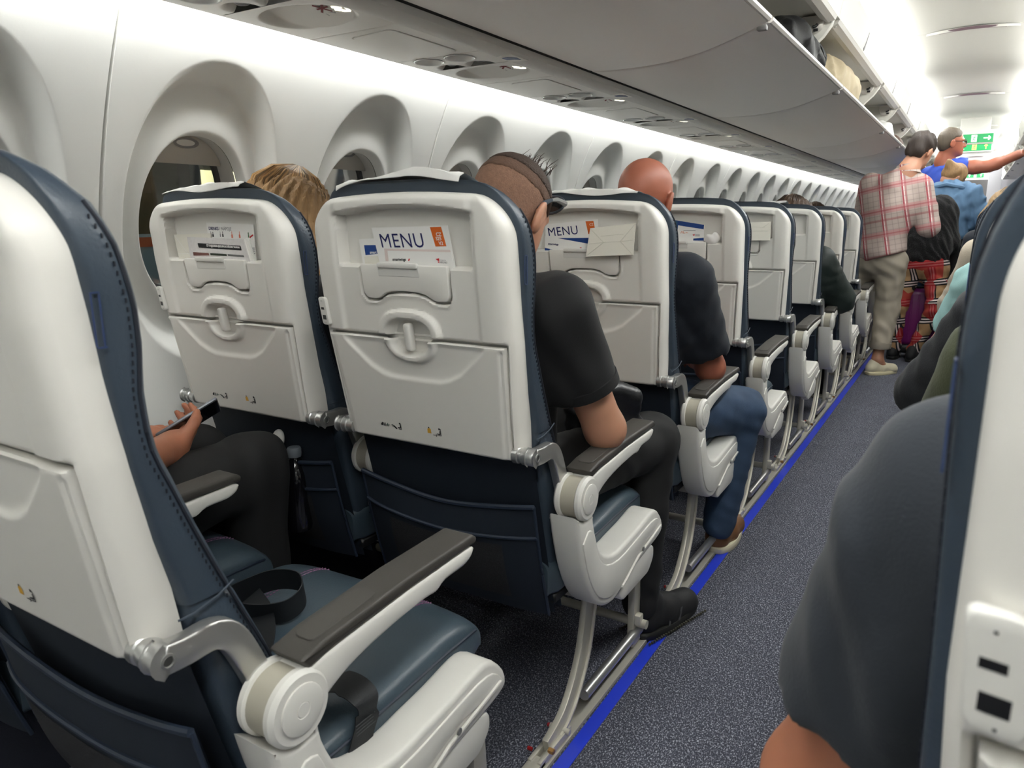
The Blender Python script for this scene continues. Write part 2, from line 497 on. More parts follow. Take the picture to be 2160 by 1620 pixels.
# ---- service panels (reading lights, air nozzles, signs) above each row
PX0, PX1 = -1.486, -1.185
PL = 0.766
def scoop(x, y):
    """recess (upwards) of the sign scoop"""
    u = (x + 1.335) / 0.125; v = (y + 0.025) / 0.095
    e = np.sqrt(u * u + v * v)
    t = np.clip((0.075 - (y + 0.025)) / 0.16, 0, 1)
    return 0.045 * t * sst(1.0, 0.86, e)
LIGHTS = [(-1.405, 0.507), (-1.297, 0.507)]; VENTS = [(-1.400, 0.612), (-1.296, 0.612)]
DOOR = round_poly([(-1.392, 0.170), (-1.250, 0.158), (-1.250, 0.430), (-1.392, 0.448)], 0.018, 4)
def psu_h(x, y):
    h = scoop(x, y)
    for cx, cy in LIGHTS:
        r = np.hypot(x - cx, (y - cy)); h = np.maximum(h, 0.024 * sst(0.045, 0.036, r))
    for cx, cy in VENTS:
        r = np.hypot(x - cx, (y - cy)); h = np.maximum(h, 0.026 * sst(0.046, 0.020, r))
    d = np.abs(poly_sdf(x, y, DOOR)); h = np.maximum(h, 0.006 * sst(0.0030, 0.0012, d))
    for yy in (0.125, 0.462):
        h = np.maximum(h, 0.004 * sst(0.0026, 0.001, np.abs(y - yy)))
    return h
def build_psu():
    ys = np.arange(-0.14, PL - 0.14 + 1e-6, 0.0035)
    xs = np.arange(PX0, PX1 + 1e-6, 0.0035)
    Xg, Yg = np.meshgrid(xs, ys)
    V = np.stack([Xg, Yg, 1.61 + psu_h(Xg, Yg)], -1)
    mb = MB().add(*grid_mesh(V))
    me = mb.mesh('panel_face', 50, False); me.materials.append(M_PSU)
    return me
psu_me = build_psu()
MZ = Matrix.Rotation(math.pi, 4, 'X')
M_LENS = mat('lamp_lens', rgb(235, 235, 232), 0.15, coat=0.6)
M_BELT = lamp_mat('belt_sign_glow', (1.0, 0.95, 0.72, 1), 1.1)
lens_me = MB().lathe([(0.0165, 0.0), (0.0165, 0.004), (0.013, 0.008), (0.0, 0.0095)], 24).mesh('lens'); lens_me.materials.append(M_LENS)
lring_me = MB().lathe([(0.0455, 0.0), (0.0450, 0.002), (0.0415, 0.001), (0.036, -0.010), (0.028, -0.017), (0.0, -0.019)], 28, caps=False).mesh('lamp_ring'); lring_me.materials.append(M_LENS)
noz_me = MB().lathe([(0.019, 0.0), (0.018, 0.012), (0.013, 0.016), (0.010, 0.014), (0.006, 0.006), (0.0, 0.006)], 22).mesh('nozzle'); noz_me.materials.append(M_GREY)
door_me = MB().prism(DOOR, 1.6085, 1.6115, 0.0008, 1).mesh('mask_door'); door_me.materials.append(M_PSU)
def on_scoop(u, v):
    """sign plate coordinates -> panel surface"""
    x, y = -1.335 + u, -0.025 + v
    return (x, y, 1.61 + float(scoop(np.array(x), np.array(y))) - 0.0012)
def plate(poly, dz=0.0):
    mb = MB(); V = [on_scoop(*p) for p in poly]; V = [(a, b, c - dz) for a, b, c in V]
    return mb.add(V, [tuple(range(len(V)))])
PL_POLY = [(0.112 * math.cos(t) * (1 if math.cos(t) > 0 else 0.70) - 0.0, 0.070 * math.sin(t) + 0.01) for t in np.linspace(0, 2 * math.pi, 28, endpoint=False)]
def tri_fan(poly, dz):
    V = [on_scoop(*p) for p in poly]; c = on_scoop(sum(p[0] for p in poly) / len(poly), sum(p[1] for p in poly) / len(poly))
    V = [(a, b, cc - dz) for a, b, cc in V] + [(c[0], c[1], c[2] - dz)]
    n = len(poly)
    return MB().add(V, [(i, (i + 1) % n, n) for i in range(n)])
splate_me = tri_fan(PL_POLY, 0.0012).mesh('sign_plate', fix=False); splate_me.materials.append(M_PSU)
def bars(segs, wd, dz):
    mb = MB()
    for (a, b, c, d) in segs:
        n = np.array([-(d - b), c - a]); n = n / np.linalg.norm(n) * wd / 2
        V = [on_scoop(a + n[0], b + n[1]), on_scoop(c + n[0], d + n[1]), on_scoop(c - n[0], d - n[1]), on_scoop(a - n[0], b - n[1])]
        mb.add([(x, y, z - dz) for x, y, z in V], [(0, 1, 2, 3)])
    return mb
smk_me = bars([(0.022, -0.010, 0.052, 0.022), (0.022, 0.020, 0.054, -0.012), (0.020, 0.006, 0.056, 0.004)], 0.0055, 0.003).mesh('no_smoking_mark', fix=False); smk_me.materials.append(mat('dark_red', rgb(120, 24, 30), 0.5))
cig_me = bars([(0.040, 0.022, 0.054, 0.030), (0.054, 0.030, 0.058, 0.008), (0.028, 0.026, 0.030, 0.036)], 0.0016, 0.0028).mesh('cigarette_mark', fix=False); cig_me.materials.append(M_INKG)
belt_me = bars([(0.066, 0.004, 0.078, 0.010), (0.066, 0.014, 0.078, 0.020), (0.082, 0.004, 0.082, 0.026), (0.082, 0.005, 0.100, 0.010), (0.082, 0.024, 0.100, 0.028), (0.098, 0.010, 0.100, 0.028)], 0.0085, 0.0055).mesh('seat_belt_mark', fix=False); belt_me.materials.append(M_BELT)
place_me = MB().prism([(-1.172, 0.535), (-1.150, 0.528), (-1.134, 0.552), (-1.138, 0.580), (-1.152, 0.566), (-1.172, 0.560)], 1.5985, 1.5995).mesh('row_mark'); place_me.materials.append(mat('placard_blue', rgb(38, 56, 112), 0.4))
plw_me = MB().prism([(-1.180, 0.515), (-1.126, 0.505), (-1.126, 0.600), (-1.180, 0.590)], 1.5995, 1.601, 0.0005, 1).mesh('row_placard'); plw_me.materials.append(M_PSU)
PSULAB = {-1: 'the sitter with the phone', 0: 'the blond woman and the cropped-hair man', 1: 'the bald man', 2: 'the row just ahead of the bald man', 3: 'the aisle seat with the folded paper bag', 4: 'the sitter in the dark green coat'}
def psu(sx, k):
    r = thing('service_panel', 'grey overhead service panel with lamps, nozzles and signs, above %s' % ('the paired seats' if sx > 0 else 'the triple seats'), 'service panel',
              (0 if sx > 0 else 2 * XC, 1.331 + PL * k, 0), group='service panels above the %s seats' % ('paired' if sx > 0 else 'triple'))
    r.scale = (sx, 1, 1)
    if sx > 0 and k in PSULAB: r['label'] = 'grey service panel with lamps and signs above ' + PSULAB[k]
    obj('panel_face', psu_me, None, r)
    obj('mask_door', door_me, None, r)
    for cx, cy in LIGHTS:
        l = obj('reading_lamp', lring_me, None, r); l.location = (cx, cy, 1.609); l.rotation_euler = (math.pi, 0, 0)
        q = obj('lens', lens_me, None, l); q.location = (0, 0, -0.019)
    for cx, cy in VENTS:
        l = obj('air_nozzle', noz_me, None, r); l.location = (cx, cy, 1.634); l.rotation_euler = (math.pi + 0.35, 0.3, 0)
    sp = obj('sign_plate', splate_me, None, r)
    obj('no_smoking_mark', smk_me, None, sp); obj('cigarette_mark', cig_me, None, sp); obj('seat_belt_mark', belt_me, None, sp)
    pl = obj('row_placard', plw_me, None, r); obj('row_mark', place_me, None, pl)
for k in range(-1, 20): psu(1, k)
for k in range(5, 16): psu(-1, k)
for sx in (1, -1):
    X = lambda x: x if sx > 0 else 2 * XC - x
    n = 9 if sx > 0 else 12
    lab = ' by the paired seats' if sx > 0 else ' by the triple seats'
    mb = MB(); pr = [(-1.186, 1.622), (-1.186, 1.604), (-1.178, 1.6005), (-1.128, 1.6005), (-1.116, 1.606), (-1.113, 1.622)]
    mb.loft([[(X(x), yy, z) for x, z in pr] for yy in (Y0, Y1)]); mb.obj('trim_%d' % n, M_PSUD, kind='structure', label='long grey rail between service panels and bins' + lab)
    MB().box((min(X(-1.125), X(-1.085)), Y0, 1.623), (max(X(-1.125), X(-1.085)), Y1, 1.70)).obj('trim_%d' % (n + 1), M_DARKGAP, kind='structure', label='dark gap above the rail' + lab)
    MB().box((min(X(-1.60), X(-1.10)), Y0, 1.70), (max(X(-1.60), X(-1.10)), Y1, 1.72)).obj('trim_%d' % (n + 2), M_PSUD, kind='structure', label='flat soffit over the service panels' + lab)

# ---- overhead bins
SEAMS = [-1.62, -0.35, 0.96, 2.27, 3.57, 5.38, 6.55, 7.90, 9.22, 10.55, 11.9, 13.2, 14.5, 15.8]
BUCK = smooth_path([(-1.108, 1.640), (-1.095, 1.621), (-1.05, 1.614), (-0.978, 1.612), (-0.88, 1.614), (-0.798, 1.621), (-0.72, 1.636), (-0.635, 1.661), (-0.552, 1.690)], 4)
PART = [(-0.590, 1.985), (-0.600, 1.945), (-0.630, 1.903), (-0.672, 1.864), (-0.715, 1.815), (-0.755, 1.75), (-0.775, 1.665), (-0.9, 1.645), (-1.08, 1.645), (-1.40, 1.72), (-1.42, 1.985)]
M_BINE = mat('bin_edge', rgb(200, 196, 190), 0.4)
def make_bin(sx, y0, y1, label):
    X = lambda x: x if sx > 0 else 2 * XC - x
    r = thing('overhead_bin', label, 'overhead bin', (0, y0, 0), group='overhead bins with lowered buckets')
    L = y1 - y0; g = 0.005
    # bucket: outer skin + inner skin
    P = [np.array(p) for p in BUCK]
    nrm = []
    for i in range(len(P)):
        t = P[min(i + 1, len(P) - 1)] - P[max(i - 1, 0)]; t = t / np.linalg.norm(t); nrm.append(np.array([-t[1], t[0]]))
    inner = [p + n * 0.022 for p, n in zip(P, nrm)]
    sec = [tuple(p) for p in P] + [tuple(p) for p in inner[::-1]]
    rings = []
    for yy, k in ((g, 0.6), (g + 0.004, 0.9), (g + 0.010, 1.0), (L - g - 0.010, 1.0), (L - g - 0.004, 0.9), (L - g, 0.6)):
        ss = [tuple(p + n * (1 - k) * 0.012) for p, n in zip(P, nrm)] + [tuple(p) for p in inner[::-1]]
        rings.append([(X(x), yy, z) for x, z in ss])
    bu = MB().loft(rings).obj('bucket', M_BIN, r, angle=50)
    MB().tube([(X(-0.551), g + 0.004, 1.702), (X(-0.551), L - g - 0.004, 1.702)], 0.011, 8).obj('bucket_lip', M_BINE, bu)
    # end walls of the bucket
    for yy in (0.016, L - 0.016):
        pts = [(x, z) for x, z in [tuple(p) for p in inner]] + [(-0.60, 1.70), (-0.72, 1.735), (-0.9, 1.76), (-1.10, 1.76)]
        MB().prism(pts, yy - 0.006, yy + 0.006, 0.002, 1, fn=lambda u, v, d: (X(u), d, v)).obj('bucket_end', M_BINW, bu)
    # latch fitting at the near lip corner
    m = MB().box((min(X(-0.585), X(-0.556)), 0.001, 1.674), (max(X(-0.585), X(-0.556)), 0.022, 1.690), 0.005, 2); m.obj('lip_fitting', M_GREY, bu)
    # fixed housing: partition, roof, valance
    pa = MB().prism(PART, L - 0.042, L - 0.001, 0.006, 2, fn=lambda u, v, d: (X(u), d, v)).obj('partition', M_BINW, r)
    hexa = [(-0.622, 1.982), (-0.634, 1.930), (-0.662, 1.912), (-0.700, 1.918), (-0.716, 1.945), (-0.716, 1.982)]
    lp = MB().prism(round_poly(hexa, 0.010, 3), L - 0.072, L - 0.040, 0.005, 2, fn=lambda u, v, d: (X(u), d, v)).obj('latch_plate', M_BINE, pa)
    lk = MB().tube([(X(-0.650), L - 0.075, 1.945), (X(-0.655), L - 0.078, 1.938), (X(-0.668), L - 0.078, 1.936)], 0.006, 8); lk.box((min(X(-0.664), X(-0.646)), L - 0.080, 1.918), (max(X(-0.664), X(-0.646)), L - 0.070, 1.929), 0.001, 1)
    lk.obj('latch', M_BLACK, pa)
    MB().add([(X(-0.60), 0, 1.990), (X(-0.60), L, 1.990), (X(-1.0), L, 2.0), (X(-1.0), 0, 2.0), (X(-1.42), 0, 1.93), (X(-1.42), L, 1.93), (X(-1.44), 0, 1.70), (X(-1.44), L, 1.70)],
             [(0, 1, 2, 3), (3, 2, 5, 4), (4, 5, 7, 6)]).obj('bin_roof', M_BINW, r, fix=False)
    va = [(-0.612, 1.972), (-0.580, 1.976), (-0.556, 2.118), (-0.562, 2.127), (-0.576, 2.124), (-0.600, 2.0)]
    vo = MB().loft([[(X(x), yy, z) for x, z in va] for yy in (0.0015, L - 0.0015)]).obj('valance', M_BINW, r)
    ed = [(-0.640, 1.976), (-0.640, 1.962), (-0.612, 1.952), (-0.588, 1.962), (-0.580, 1.977)]
    MB().loft([[(X(x), yy, z) for x, z in ed] for yy in (0.03, L - 0.035)]).obj('valance_rail', M_BINE, r)
    # row marker on the valance, small screw caps
    ty = L * 0.42
    tri = [(0.0, 0.0), (0.038, 0.022), (0.052, 0.048), (0.044, 0.085), (0.012, 0.036)]
    def onval(u, v, d): return (X(-0.5785 + v * 0.165 + d), ty + u, 1.986 + v)
    mk = MB().prism([(0, 0.006), (0.030, 0.030), (0.060, 0.088), (0.044, 0.040), (0.034, 0.004), (0.016, -0.004)], 0.001, 0.003, fn=onval).obj('row_marker', M_INKG, r)
    for yy in (0.05, L - 0.05):
        MB().lathe([(0.006, 0), (0.006, 0.002), (0.0, 0.0025)], 10, Matrix.Translation((X(-0.6), yy, 1.9535)) @ Matrix.Rotation(math.pi, 4, 'X')).obj('screw', M_INKR if False else M_SCREW, r)
    return r
lab = ['overhead bin above the front-most left seats', '']
BINLAB = {2: 'grey overhead bin with a pale pink bag, bucket swung down', 3: 'grey overhead bin holding the black backpack, bucket swung down', 4: 'grey overhead bin holding the beige canvas bag, bucket swung down', 5: 'grey overhead bin holding a cream jacket and a striped white bag', 6: 'grey overhead bin holding the dark brown holdall'}
for i in range(len(SEAMS) - 1):
    make_bin(1, SEAMS[i], SEAMS[i + 1], BINLAB.get(i, 'grey overhead bin with its bucket swung down, above the paired seats'))
for i in range(len(SEAMS) - 1):
    make_bin(-1, SEAMS[i], SEAMS[i + 1], 'grey overhead bin with its bucket swung down, above the triple seats')
# closed upper wall behind bins
# ---- ceiling
def ceil_z(x):
    t = (x - XC) / 0.50
    return 2.245 - 0.048 * t * t
CSEAM = [-2.9, -0.17, 2.60, 5.38, 8.17, 10.93, 13.7, 16.5, 19.2]
cr = bpy.data.objects.new('ceiling', None); COL.objects.link(cr); cr['kind'] = 'structure'; cr['label'] = 'white vaulted cabin ceiling'
for i in range(len(CSEAM) - 1):
    L = CSEAM[i + 1] - CSEAM[i]
    xs = np.linspace(XC - 0.56, XC + 0.56, 33)
    ys = np.concatenate([[0, 0.004, 0.02], np.linspace(0.1, L / 2 - 0.03, 6), [L / 2 - 0.012, L / 2, L / 2 + 0.012], np.linspace(L / 2 + 0.03, L - 0.1, 6), [L - 0.02, L - 0.004, L]])
    Xg, Yg = np.meshgrid(xs, ys)
    Z = ceil_z(Xg) + np.where((Yg < 1e-6) | (Yg > L - 1e-6), 0.012, 0) - 0.010 * np.exp(-((Yg - L / 2) / 0.28) ** 2)
    mb = MB().add(*grid_mesh(np.stack([Xg, Yg, Z], -1)))
    o = mb.obj('ceiling_panel', M_CEIL, cr, angle=60, fix=False); o.location = (0, CSEAM[i], 0)
M_SLIT = mat('vent_slit', rgb(120, 98, 108), 0.6)
for i, y in enumerate(CSEAM[2:-1]):
    r = thing('ceiling_vent', 'slim curved air vent with a mauve slot across the ceiling joint', 'vent', (XC, y, 0), group='ceiling vents')
    def lens(k, hw, dep, dz):
        V = []
        n = 40
        for j in range(n + 1):
            u = -1 + 2 * j / n
            V.append((u * hw, dep * (1 - u * u) * k, float(ceil_z(XC + u * hw)) + dz))
        return V
    hw = 0.235
    a = lens(1.0, hw, 0.075, -0.004); b = lens(-1.0, hw, 0.030, -0.004); c = lens(1.0, hw, 0.060, -0.016); d = lens(-1.0, hw, 0.014, -0.016)
    mb = MB(); n = 41
    V = a + c + d + b
    F = [(i_ + k * n, i_ + 1 + k * n, i_ + 1 + (k + 1) * n, i_ + (k + 1) * n) for k in range(3) for i_ in range(n - 1)]
    mb.add(V, F).obj('vent_frame', M_CEIL, r, fix=False)
    e = lens(-1.0, hw * 0.72, 0.040, -0.0075); f = lens(-1.0, hw * 0.72, 0.012, -0.0175)
    MB().add(e + f, [(i_, i_ + 1, i_ + 1 + n, i_ + n) for i_ in range(n - 1)]).obj('slot', M_SLIT, r, fix=False)
# light coves beside the ceiling
for sx in (1, -1):
    X = lambda x: x if sx > 0 else 2 * XC - x
    lab = 'paired' if sx > 0 else 'triple'
    MB().add([(X(-0.590), Y0, 2.062), (X(-0.590), Y1, 2.062), (X(-0.665), Y1, 2.085), (X(-0.665), Y0, 2.085)], [(0, 1, 2, 3)]).obj('light_strip', M_CLAMP, fix=False,
        label='glowing ceiling cove light on the bin side of the %s seats' % lab, cat='lamp')
    MB().add([(X(x), y, float(ceil_z(x)) - 0.003) for x in (-0.64, -0.58, -0.52) for y in (Y0, Y1)], [(0, 1, 3, 2), (2, 3, 5, 4)]).obj('light_diffuser', M_DLAMP, fix=False,
        label='white glowing diffuser edge of the ceiling on the side of the %s seats' % lab, cat='lamp')
    MB().add([(X(-0.67), Y0, 2.0), (X(-0.67), Y1, 2.0), (X(-0.705), Y1, 2.20), (X(-0.705), Y0, 2.20)], [(0, 1, 2, 3)]).obj('trim_%d' % (15 if sx > 0 else 16), M_CEIL, fix=False, kind='structure', label='white back wall of the ceiling light cove')
# ---- ends of the cabin
def bulk(name, y, m, label):
    mb = MB()
    mb.box((-1.85, y, 0), (-0.42, y + 0.04, 2.25)); mb.box((0.14, y, 0), (1.6, y + 0.04, 2.25)); mb.box((-0.42, y, 2.02), (0.14, y + 0.04, 2.25))
    return mb.obj(name, m, kind='structure', label=label)
M_BULK = mat('bulkhead_grey', rgb(146, 144, 150), 0.5)
MB().box((-1.85, Y1, 0), (1.6, Y1 + 0.04, 1.93)).obj('wall_front', mat('galley_dark', rgb(60, 58, 58), 0.5), kind='structure', label='dark galley wall at the end of the aisle')
MB().box((-1.85, Y0 - 0.04, 0), (1.6, Y0, 2.3)).obj('wall_back', M_WALL, kind='structure', label='pale rear wall behind the seats')
MB().box((-1.85, Y1 - 0.002, 1.93), (1.6, Y1 + 0.04, 2.3)).obj('trim_17', M_CEIL, kind='structure', label='white upper panel above the galley wall')
MB().box((0.068, 11.0, 0.0), (0.205, 11.05, 1.935), 0.006, 2).obj('partition_post', mat('post_grey', rgb(176, 174, 178), 0.5), kind='structure', label='light grey edge post of the class divider')
MB().box((0.205, 11.0, 0.0), (1.46, 11.04, 1.60), 0.004, 2).obj('partition', M_BULK, kind='structure', label='grey class divider panel across the triple seats')
for sx, nm in ((1, 'left'), (-1, 'right')):
    X = lambda x: x if sx > 0 else 2 * XC - x
    zz = np.linspace(0.0, 0.44, 8); V = np.array([[(X(float(wall_x(z)) + 0.012), y, z) for y in (Y0, Y1)] for z in zz])
    mb = MB().add(*grid_mesh(V)); mb.add([(X(float(wall_x(0.44)) + 0.012), Y0, 0.44), (X(float(wall_x(0.44)) + 0.012), Y1, 0.44), (X(float(wall_x(0.44)) - 0.01), Y1, 0.447), (X(float(wall_x(0.44)) - 0.01), Y0, 0.447)], [(0, 1, 2, 3)])
    mb.obj('baseboard_' + nm, mat('dado_carpet', rgb(24, 27, 40), 0.9, bump=0.5, bscale=300), fix=False, kind='structure', label='dark carpeted dado along the foot of the side wall')
# ================================================================== SEATS
# seat frame: x across (0 = seat centre), y forward (0 = armrest pivot), z up from the floor
def yr(z): return np.interp(z, [0.30, 0.712, 0.94, 1.075, 1.15, 1.215], [-0.06, -0.136, -0.178, -0.196, -0.201, -0.202])
FLAP = [(-0.106, 1.080), (0.106, 1.080), (0.105, 1.022), (0.098, 1.0125), (0.076, 1.0120), (0.066, 1.0145), (0.050, 1.0235), (0.030, 1.0275), (0.0, 1.0285), (-0.030, 1.0275), (-0.050, 1.0235), (-0.064, 1.0145), (-0.074, 1.0120), (-0.096, 1.0125), (-0.104, 1.022)]
ZTOP = 1.202
def sh_w(z):
    w_ = np.interp(z, [0.70, 0.80, 0.94, 1.12], [0.213, 0.219, 0.2265, 0.2265])
    t = np.clip((z - 1.118) / (ZTOP - 1.118), 0, 1)
    return w_ - 0.072 * (1 - np.sqrt(np.clip(1 - t ** 2.2, 0, 1)))
def tr_w(z): return np.interp(z, [0.70, 0.80, 0.94], [0.206, 0.211, 0.2185]) - 0.006
def lipr(e, r): # rounded edge
    e = np.clip(e, 0, r)
    return -r + np.sqrt(np.maximum(r * r - (r - e) ** 2, 0))
def archd(u, z):
    return (np.abs(u / 0.076) ** 2.8 + np.abs(np.maximum(z - 0.940, 0) / 0.054) ** 2.4)
def shell_d(u, z):
    w_ = sh_w(z); e = np.minimum(w_ - np.abs(u), (ZTOP - z) * 1.0)
    d = lipr(e, 0.016)
    up = sst(0.9420, 0.9440, z)
    au = np.abs(u)
    # centre panel set back from the side rails
    zrt = 1.172 + 0.006 * (1 - (u / 0.15) ** 2)
    d = d - 0.005 * sst(0.172, 0.160, au) * up * sst(1.176, 1.165, z)
    # side rails: bright outer bevel
    d = d - 0.006 * sst(0.196, 0.2265, au) * sst(1.17, 1.12, z)
    # literature recess
    m = sst(0.1585, 0.1540, au) * sst(1.0745, 1.0785, z) * sst(zrt, zrt - 0.004, z)
    d = d * (1 - m) + m * (-0.030)
    # header bar
    d = d + 0.005 * sst(0.168, 0.150, au) * sst(zrt - 0.001, zrt + 0.004, z) * sst(ZTOP, ZTOP - 0.012, z)
    # tray seat
    t = sst(tr_w(z) + 0.0050, tr_w(z) + 0.0025, au) * sst(0.9440, 0.9415, z)
    d = d * (1 - t) + t * (-0.020)
    # slot around the flap
    p = poly_sdf(u, z, FLAP)
    d = d - 0.016 * sst(0.0036, 0.0016, p) * sst(1.08, 1.074, z)
    d = d + 0.0025 * np.exp(-((p - 0.0072) / 0.0028) ** 2) * sst(1.05, 1.03, z)
    # handle arch
    q = archd(u, z)
    rdg = sst(1.12, 0.82, q) * sst(0.28, 0.50, q)
    d = d + up * (0.011 * rdg - 0.016 * sst(0.44, 0.28, q))
    return d
def tray_d(u, z):
    w_ = tr_w(z); au = np.abs(u)
    e = np.minimum(np.minimum(w_ - au, 0.9365 - z), z - 0.712)
    d = lipr(e, 0.005) + 0.001
    d = d - 0.0035 * sst(w_ - 0.0125, w_ - 0.0105, au) * sst(0.9385 - 0.006, 0.9385 - 0.014, z) - 0.0
    d = d + 0.0035 * 0
    # smile ridge
    pl = [(-0.172, 0.932), (-0.160, 0.918), (-0.110, 0.876), (-0.082, 0.862), (-0.060, 0.8565), (0.060, 0.8565), (0.082, 0.862), (0.110, 0.876), (0.160, 0.918), (0.172, 0.932)]
    dm = np.full(u.shape, 1e9)
    for (a, b), (c, e2) in zip(pl[:-1], pl[1:]):
        ex, ez = c - a, e2 - b
        t = np.clip(((u - a) * ex + (z - b) * ez) / (ex * ex + ez * ez), 0, 1)
        dm = np.minimum(dm, np.hypot(u - a - t * ex, z - b - t * ez))
    inside = np.interp(au, [0, 0.06, 0.082, 0.11, 0.16, 0.172, 0.3], [0.8565, 0.8565, 0.862, 0.876, 0.918, 0.932, 1.2])
    s = z - inside
    d = d - 0.0055 * sst(-0.007, 0.005, s) * sst(0.9385, 0.925, z + 0.0)
    d = d + 0.0016 * np.exp(-(dm / 0.006) ** 2)
    # finger recess
    q = np.abs(u / 0.062) ** 2.4 + np.abs(np.maximum(0.9385 - z, 0) / 0.047) ** 2.2
    d = d + 0.010 * sst(1.15, 0.85, q) * sst(0.34, 0.60, q) - 0.012 * sst(0.50, 0.32, q)
    return d
def hf_back(zs, wf, df, nu, skirt, name, m):
    t = np.linspace(-1, 1, nu); t = np.sign(t) * (1 - (1 - np.abs(t)) ** 1.0)
    Z, T = np.meshgrid(zs, t, indexing='ij')
    U = T * wf(Z)
    D = df(U, Z)
    Za = Z + 0.010 * (1 - (U / 0.2) ** 2) * sst(1.10, 1.20, Z)
    V = np.stack([U, yr(Z) - D, Za], -1)
    mb = MB().add(*grid_mesh(V))
    # skirt forward
    idx = [(i, 0) for i in range(len(zs))] + [(len(zs) - 1, j) for j in range(1, nu)] + [(i, nu - 1) for i in range(len(zs) - 2, -1, -1)] + [(0, j) for j in range(nu - 2, 0, -1)]
    B = np.array([V[i, j] for i, j in idx]); n = len(B)
    F2 = B.copy(); F2[:, 1] += skirt
    mb.add(np.concatenate([B, F2]), [(i, i + n, (i + 1) % n + n, (i + 1) % n) for i in range(n)])
    me = mb.mesh(name, 42, False)
    b = bmesh.new(); b.from_mesh(me); bmesh.ops.remove_doubles(b, verts=b.verts, dist=1e-5); bmesh.ops.recalc_face_normals(b, faces=b.faces); b.to_mesh(me); b.free()
    finish(me, 42); me.materials.append(m)
    return me
zsh = np.concatenate([np.arange(0.712, 1.14, 0.0034), np.arange(1.14, 1.19, 0.0026), np.linspace(1.19, ZTOP, 10)])
shell_me = hf_back(zsh, sh_w, shell_d, 137, 0.040, 'back_shell', M_SHELL)
tray_me = hf_back(np.concatenate([np.arange(0.712, 0.9365, 0.0030), [0.9365]]), tr_w, tray_d, 141, 0.010, 'tray_table', M_SHELL)
def onback(u, z, d): return (u, float(yr(z)) - d, z)
flap_poly = round_poly([(p[0] * 0.985, p[1] - 0.0005 if p[1] > 1.05 else p[1] + 0.0018) for p in FLAP], 0.004, 2)
flap_me = MB().prism(flap_poly, -0.012, -0.0035, 0.0018, 2, fn=onback, both=False).mesh('pocket_flap', 50); flap_me.materials.append(M_SHELL)
notch_me = MB().prism(round_poly([(-0.060, 1.0795), (0.040, 1.0795), (0.040, 1.0575), (-0.060, 1.0575)], 0.003, 2), -0.0055, -0.0028, 0.001, 1, fn=onback, both=False).mesh('flap_notch'); notch_me.materials.append(M_TRIM)
tab_me = MB().prism(round_poly([(-0.058, 1.0835), (0.038, 1.0835), (0.038, 1.0735), (-0.058, 1.0735)], 0.004, 2), -0.007, 0.0015, 0.002, 2, fn=onback).mesh('flap_tab'); tab_me.materials.append(M_TRIM)
latch_me = MB().prism(round_poly([(-0.0075, 0.969), (0.0075, 0.969), (0.0075, 0.914), (-0.0075, 0.914)], 0.006, 4), -0.010, 0.008, 0.004, 2, fn=onback).mesh('turn_latch', 50); latch_me.materials.append(M_SHELL)
# sockets
def onusb(u, z, d): return (u, float(yr(z)) - d - 0.0065 + max(0, (abs(u) - 0.196)) * 0.20, z)
usb_me = MB().prism(round_poly([(-0.2255, 1.010), (-0.2025, 1.010), (-0.1985, 0.953), (-0.2215, 0.953)], 0.007, 4), -0.006, 0.0035, 0.002, 2, fn=onusb).mesh('socket_plate', 50); usb_me.materials.append(M_TRIM)
usbp_me = MB()
for (a, b, c, d) in ((-0.2185, 0.9845, -0.2085, 0.9895), (-0.2170, 0.9640, -0.2055, 0.9735), (-0.2150, 1.0015, -0.2135, 1.003), (-0.2105, 0.9565, -0.209, 0.958)):
    usbp_me.prism([(a, b), (c, b), (c, d), (a, d)], 0.0030, 0.0038, fn=onusb)
usbp_me = usbp_me.mesh('ports'); usbp_me.materials.append(M_BLACK)
# printed pictograms on the tray
def decal(rects, name, m):
    mb = MB()
    for r in rects:
        mb.add([onback(u, z, 0.0019) for u, z in r], [tuple(range(len(r)))])
    me = mb.mesh(name, fix=False); me.materials.append(m); return me
def rc(a, b, c, d): return [(a, b), (c, b), (c, d), (a, d)]
def sl(a, b, c, d, w_=0.0022):
    n = np.array([-(d - b), c - a]); n = n / np.linalg.norm(n) * w_ / 2
    return [(a + n[0], b + n[1]), (c + n[0], d + n[1]), (c - n[0], d - n[1]), (a - n[0], b - n[1])]
def sitter(x, z, s=1.0):
    return [sl(x, z, x, z + 0.013 * s, 0.0014), sl(x - 0.007 * s, z, x, z, 0.0014), sl(x - 0.002 * s, z + 0.002, x - 0.002 * s, z + 0.009 * s), rc(x - 0.0045 * s, z + 0.0105 * s, x - 0.001 * s, z + 0.014 * s), sl(x - 0.009 * s, z + 0.003, x - 0.002 * s, z + 0.003)]
pic_k = decal([rc(-0.112, 0.7435, -0.106, 0.7475), sl(-0.109, 0.747, -0.106, 0.750, 0.004), rc(-0.1045, 0.7425, -0.0985, 0.7432), rc(-0.1045, 0.7498, -0.0985, 0.7505), rc(-0.1045, 0.7425, -0.1038, 0.7505), rc(-0.0992, 0.7425, -0.0985, 0.7505), rc(-0.1028, 0.7445, -0.1000, 0.7485),
               sl(-0.0845, 0.7475, -0.078, 0.7475, 0.0012), sl(-0.080, 0.750, -0.080, 0.7435, 0.0014), sl(-0.078, 0.747, -0.070, 0.7405, 0.0036)] + sitter(-0.058, 0.741) + sitter(0.044, 0.742, 1.15) + [sl(0.024, 0.7415, 0.034, 0.7415, 0.0012), sl(0.034, 0.7415, 0.0305, 0.7445, 0.0012), sl(0.034, 0.7415, 0.0305, 0.7385, 0.0012), rc(0.0135, 0.7545, 0.0165, 0.7575)], 'pictogram', M_INKK)
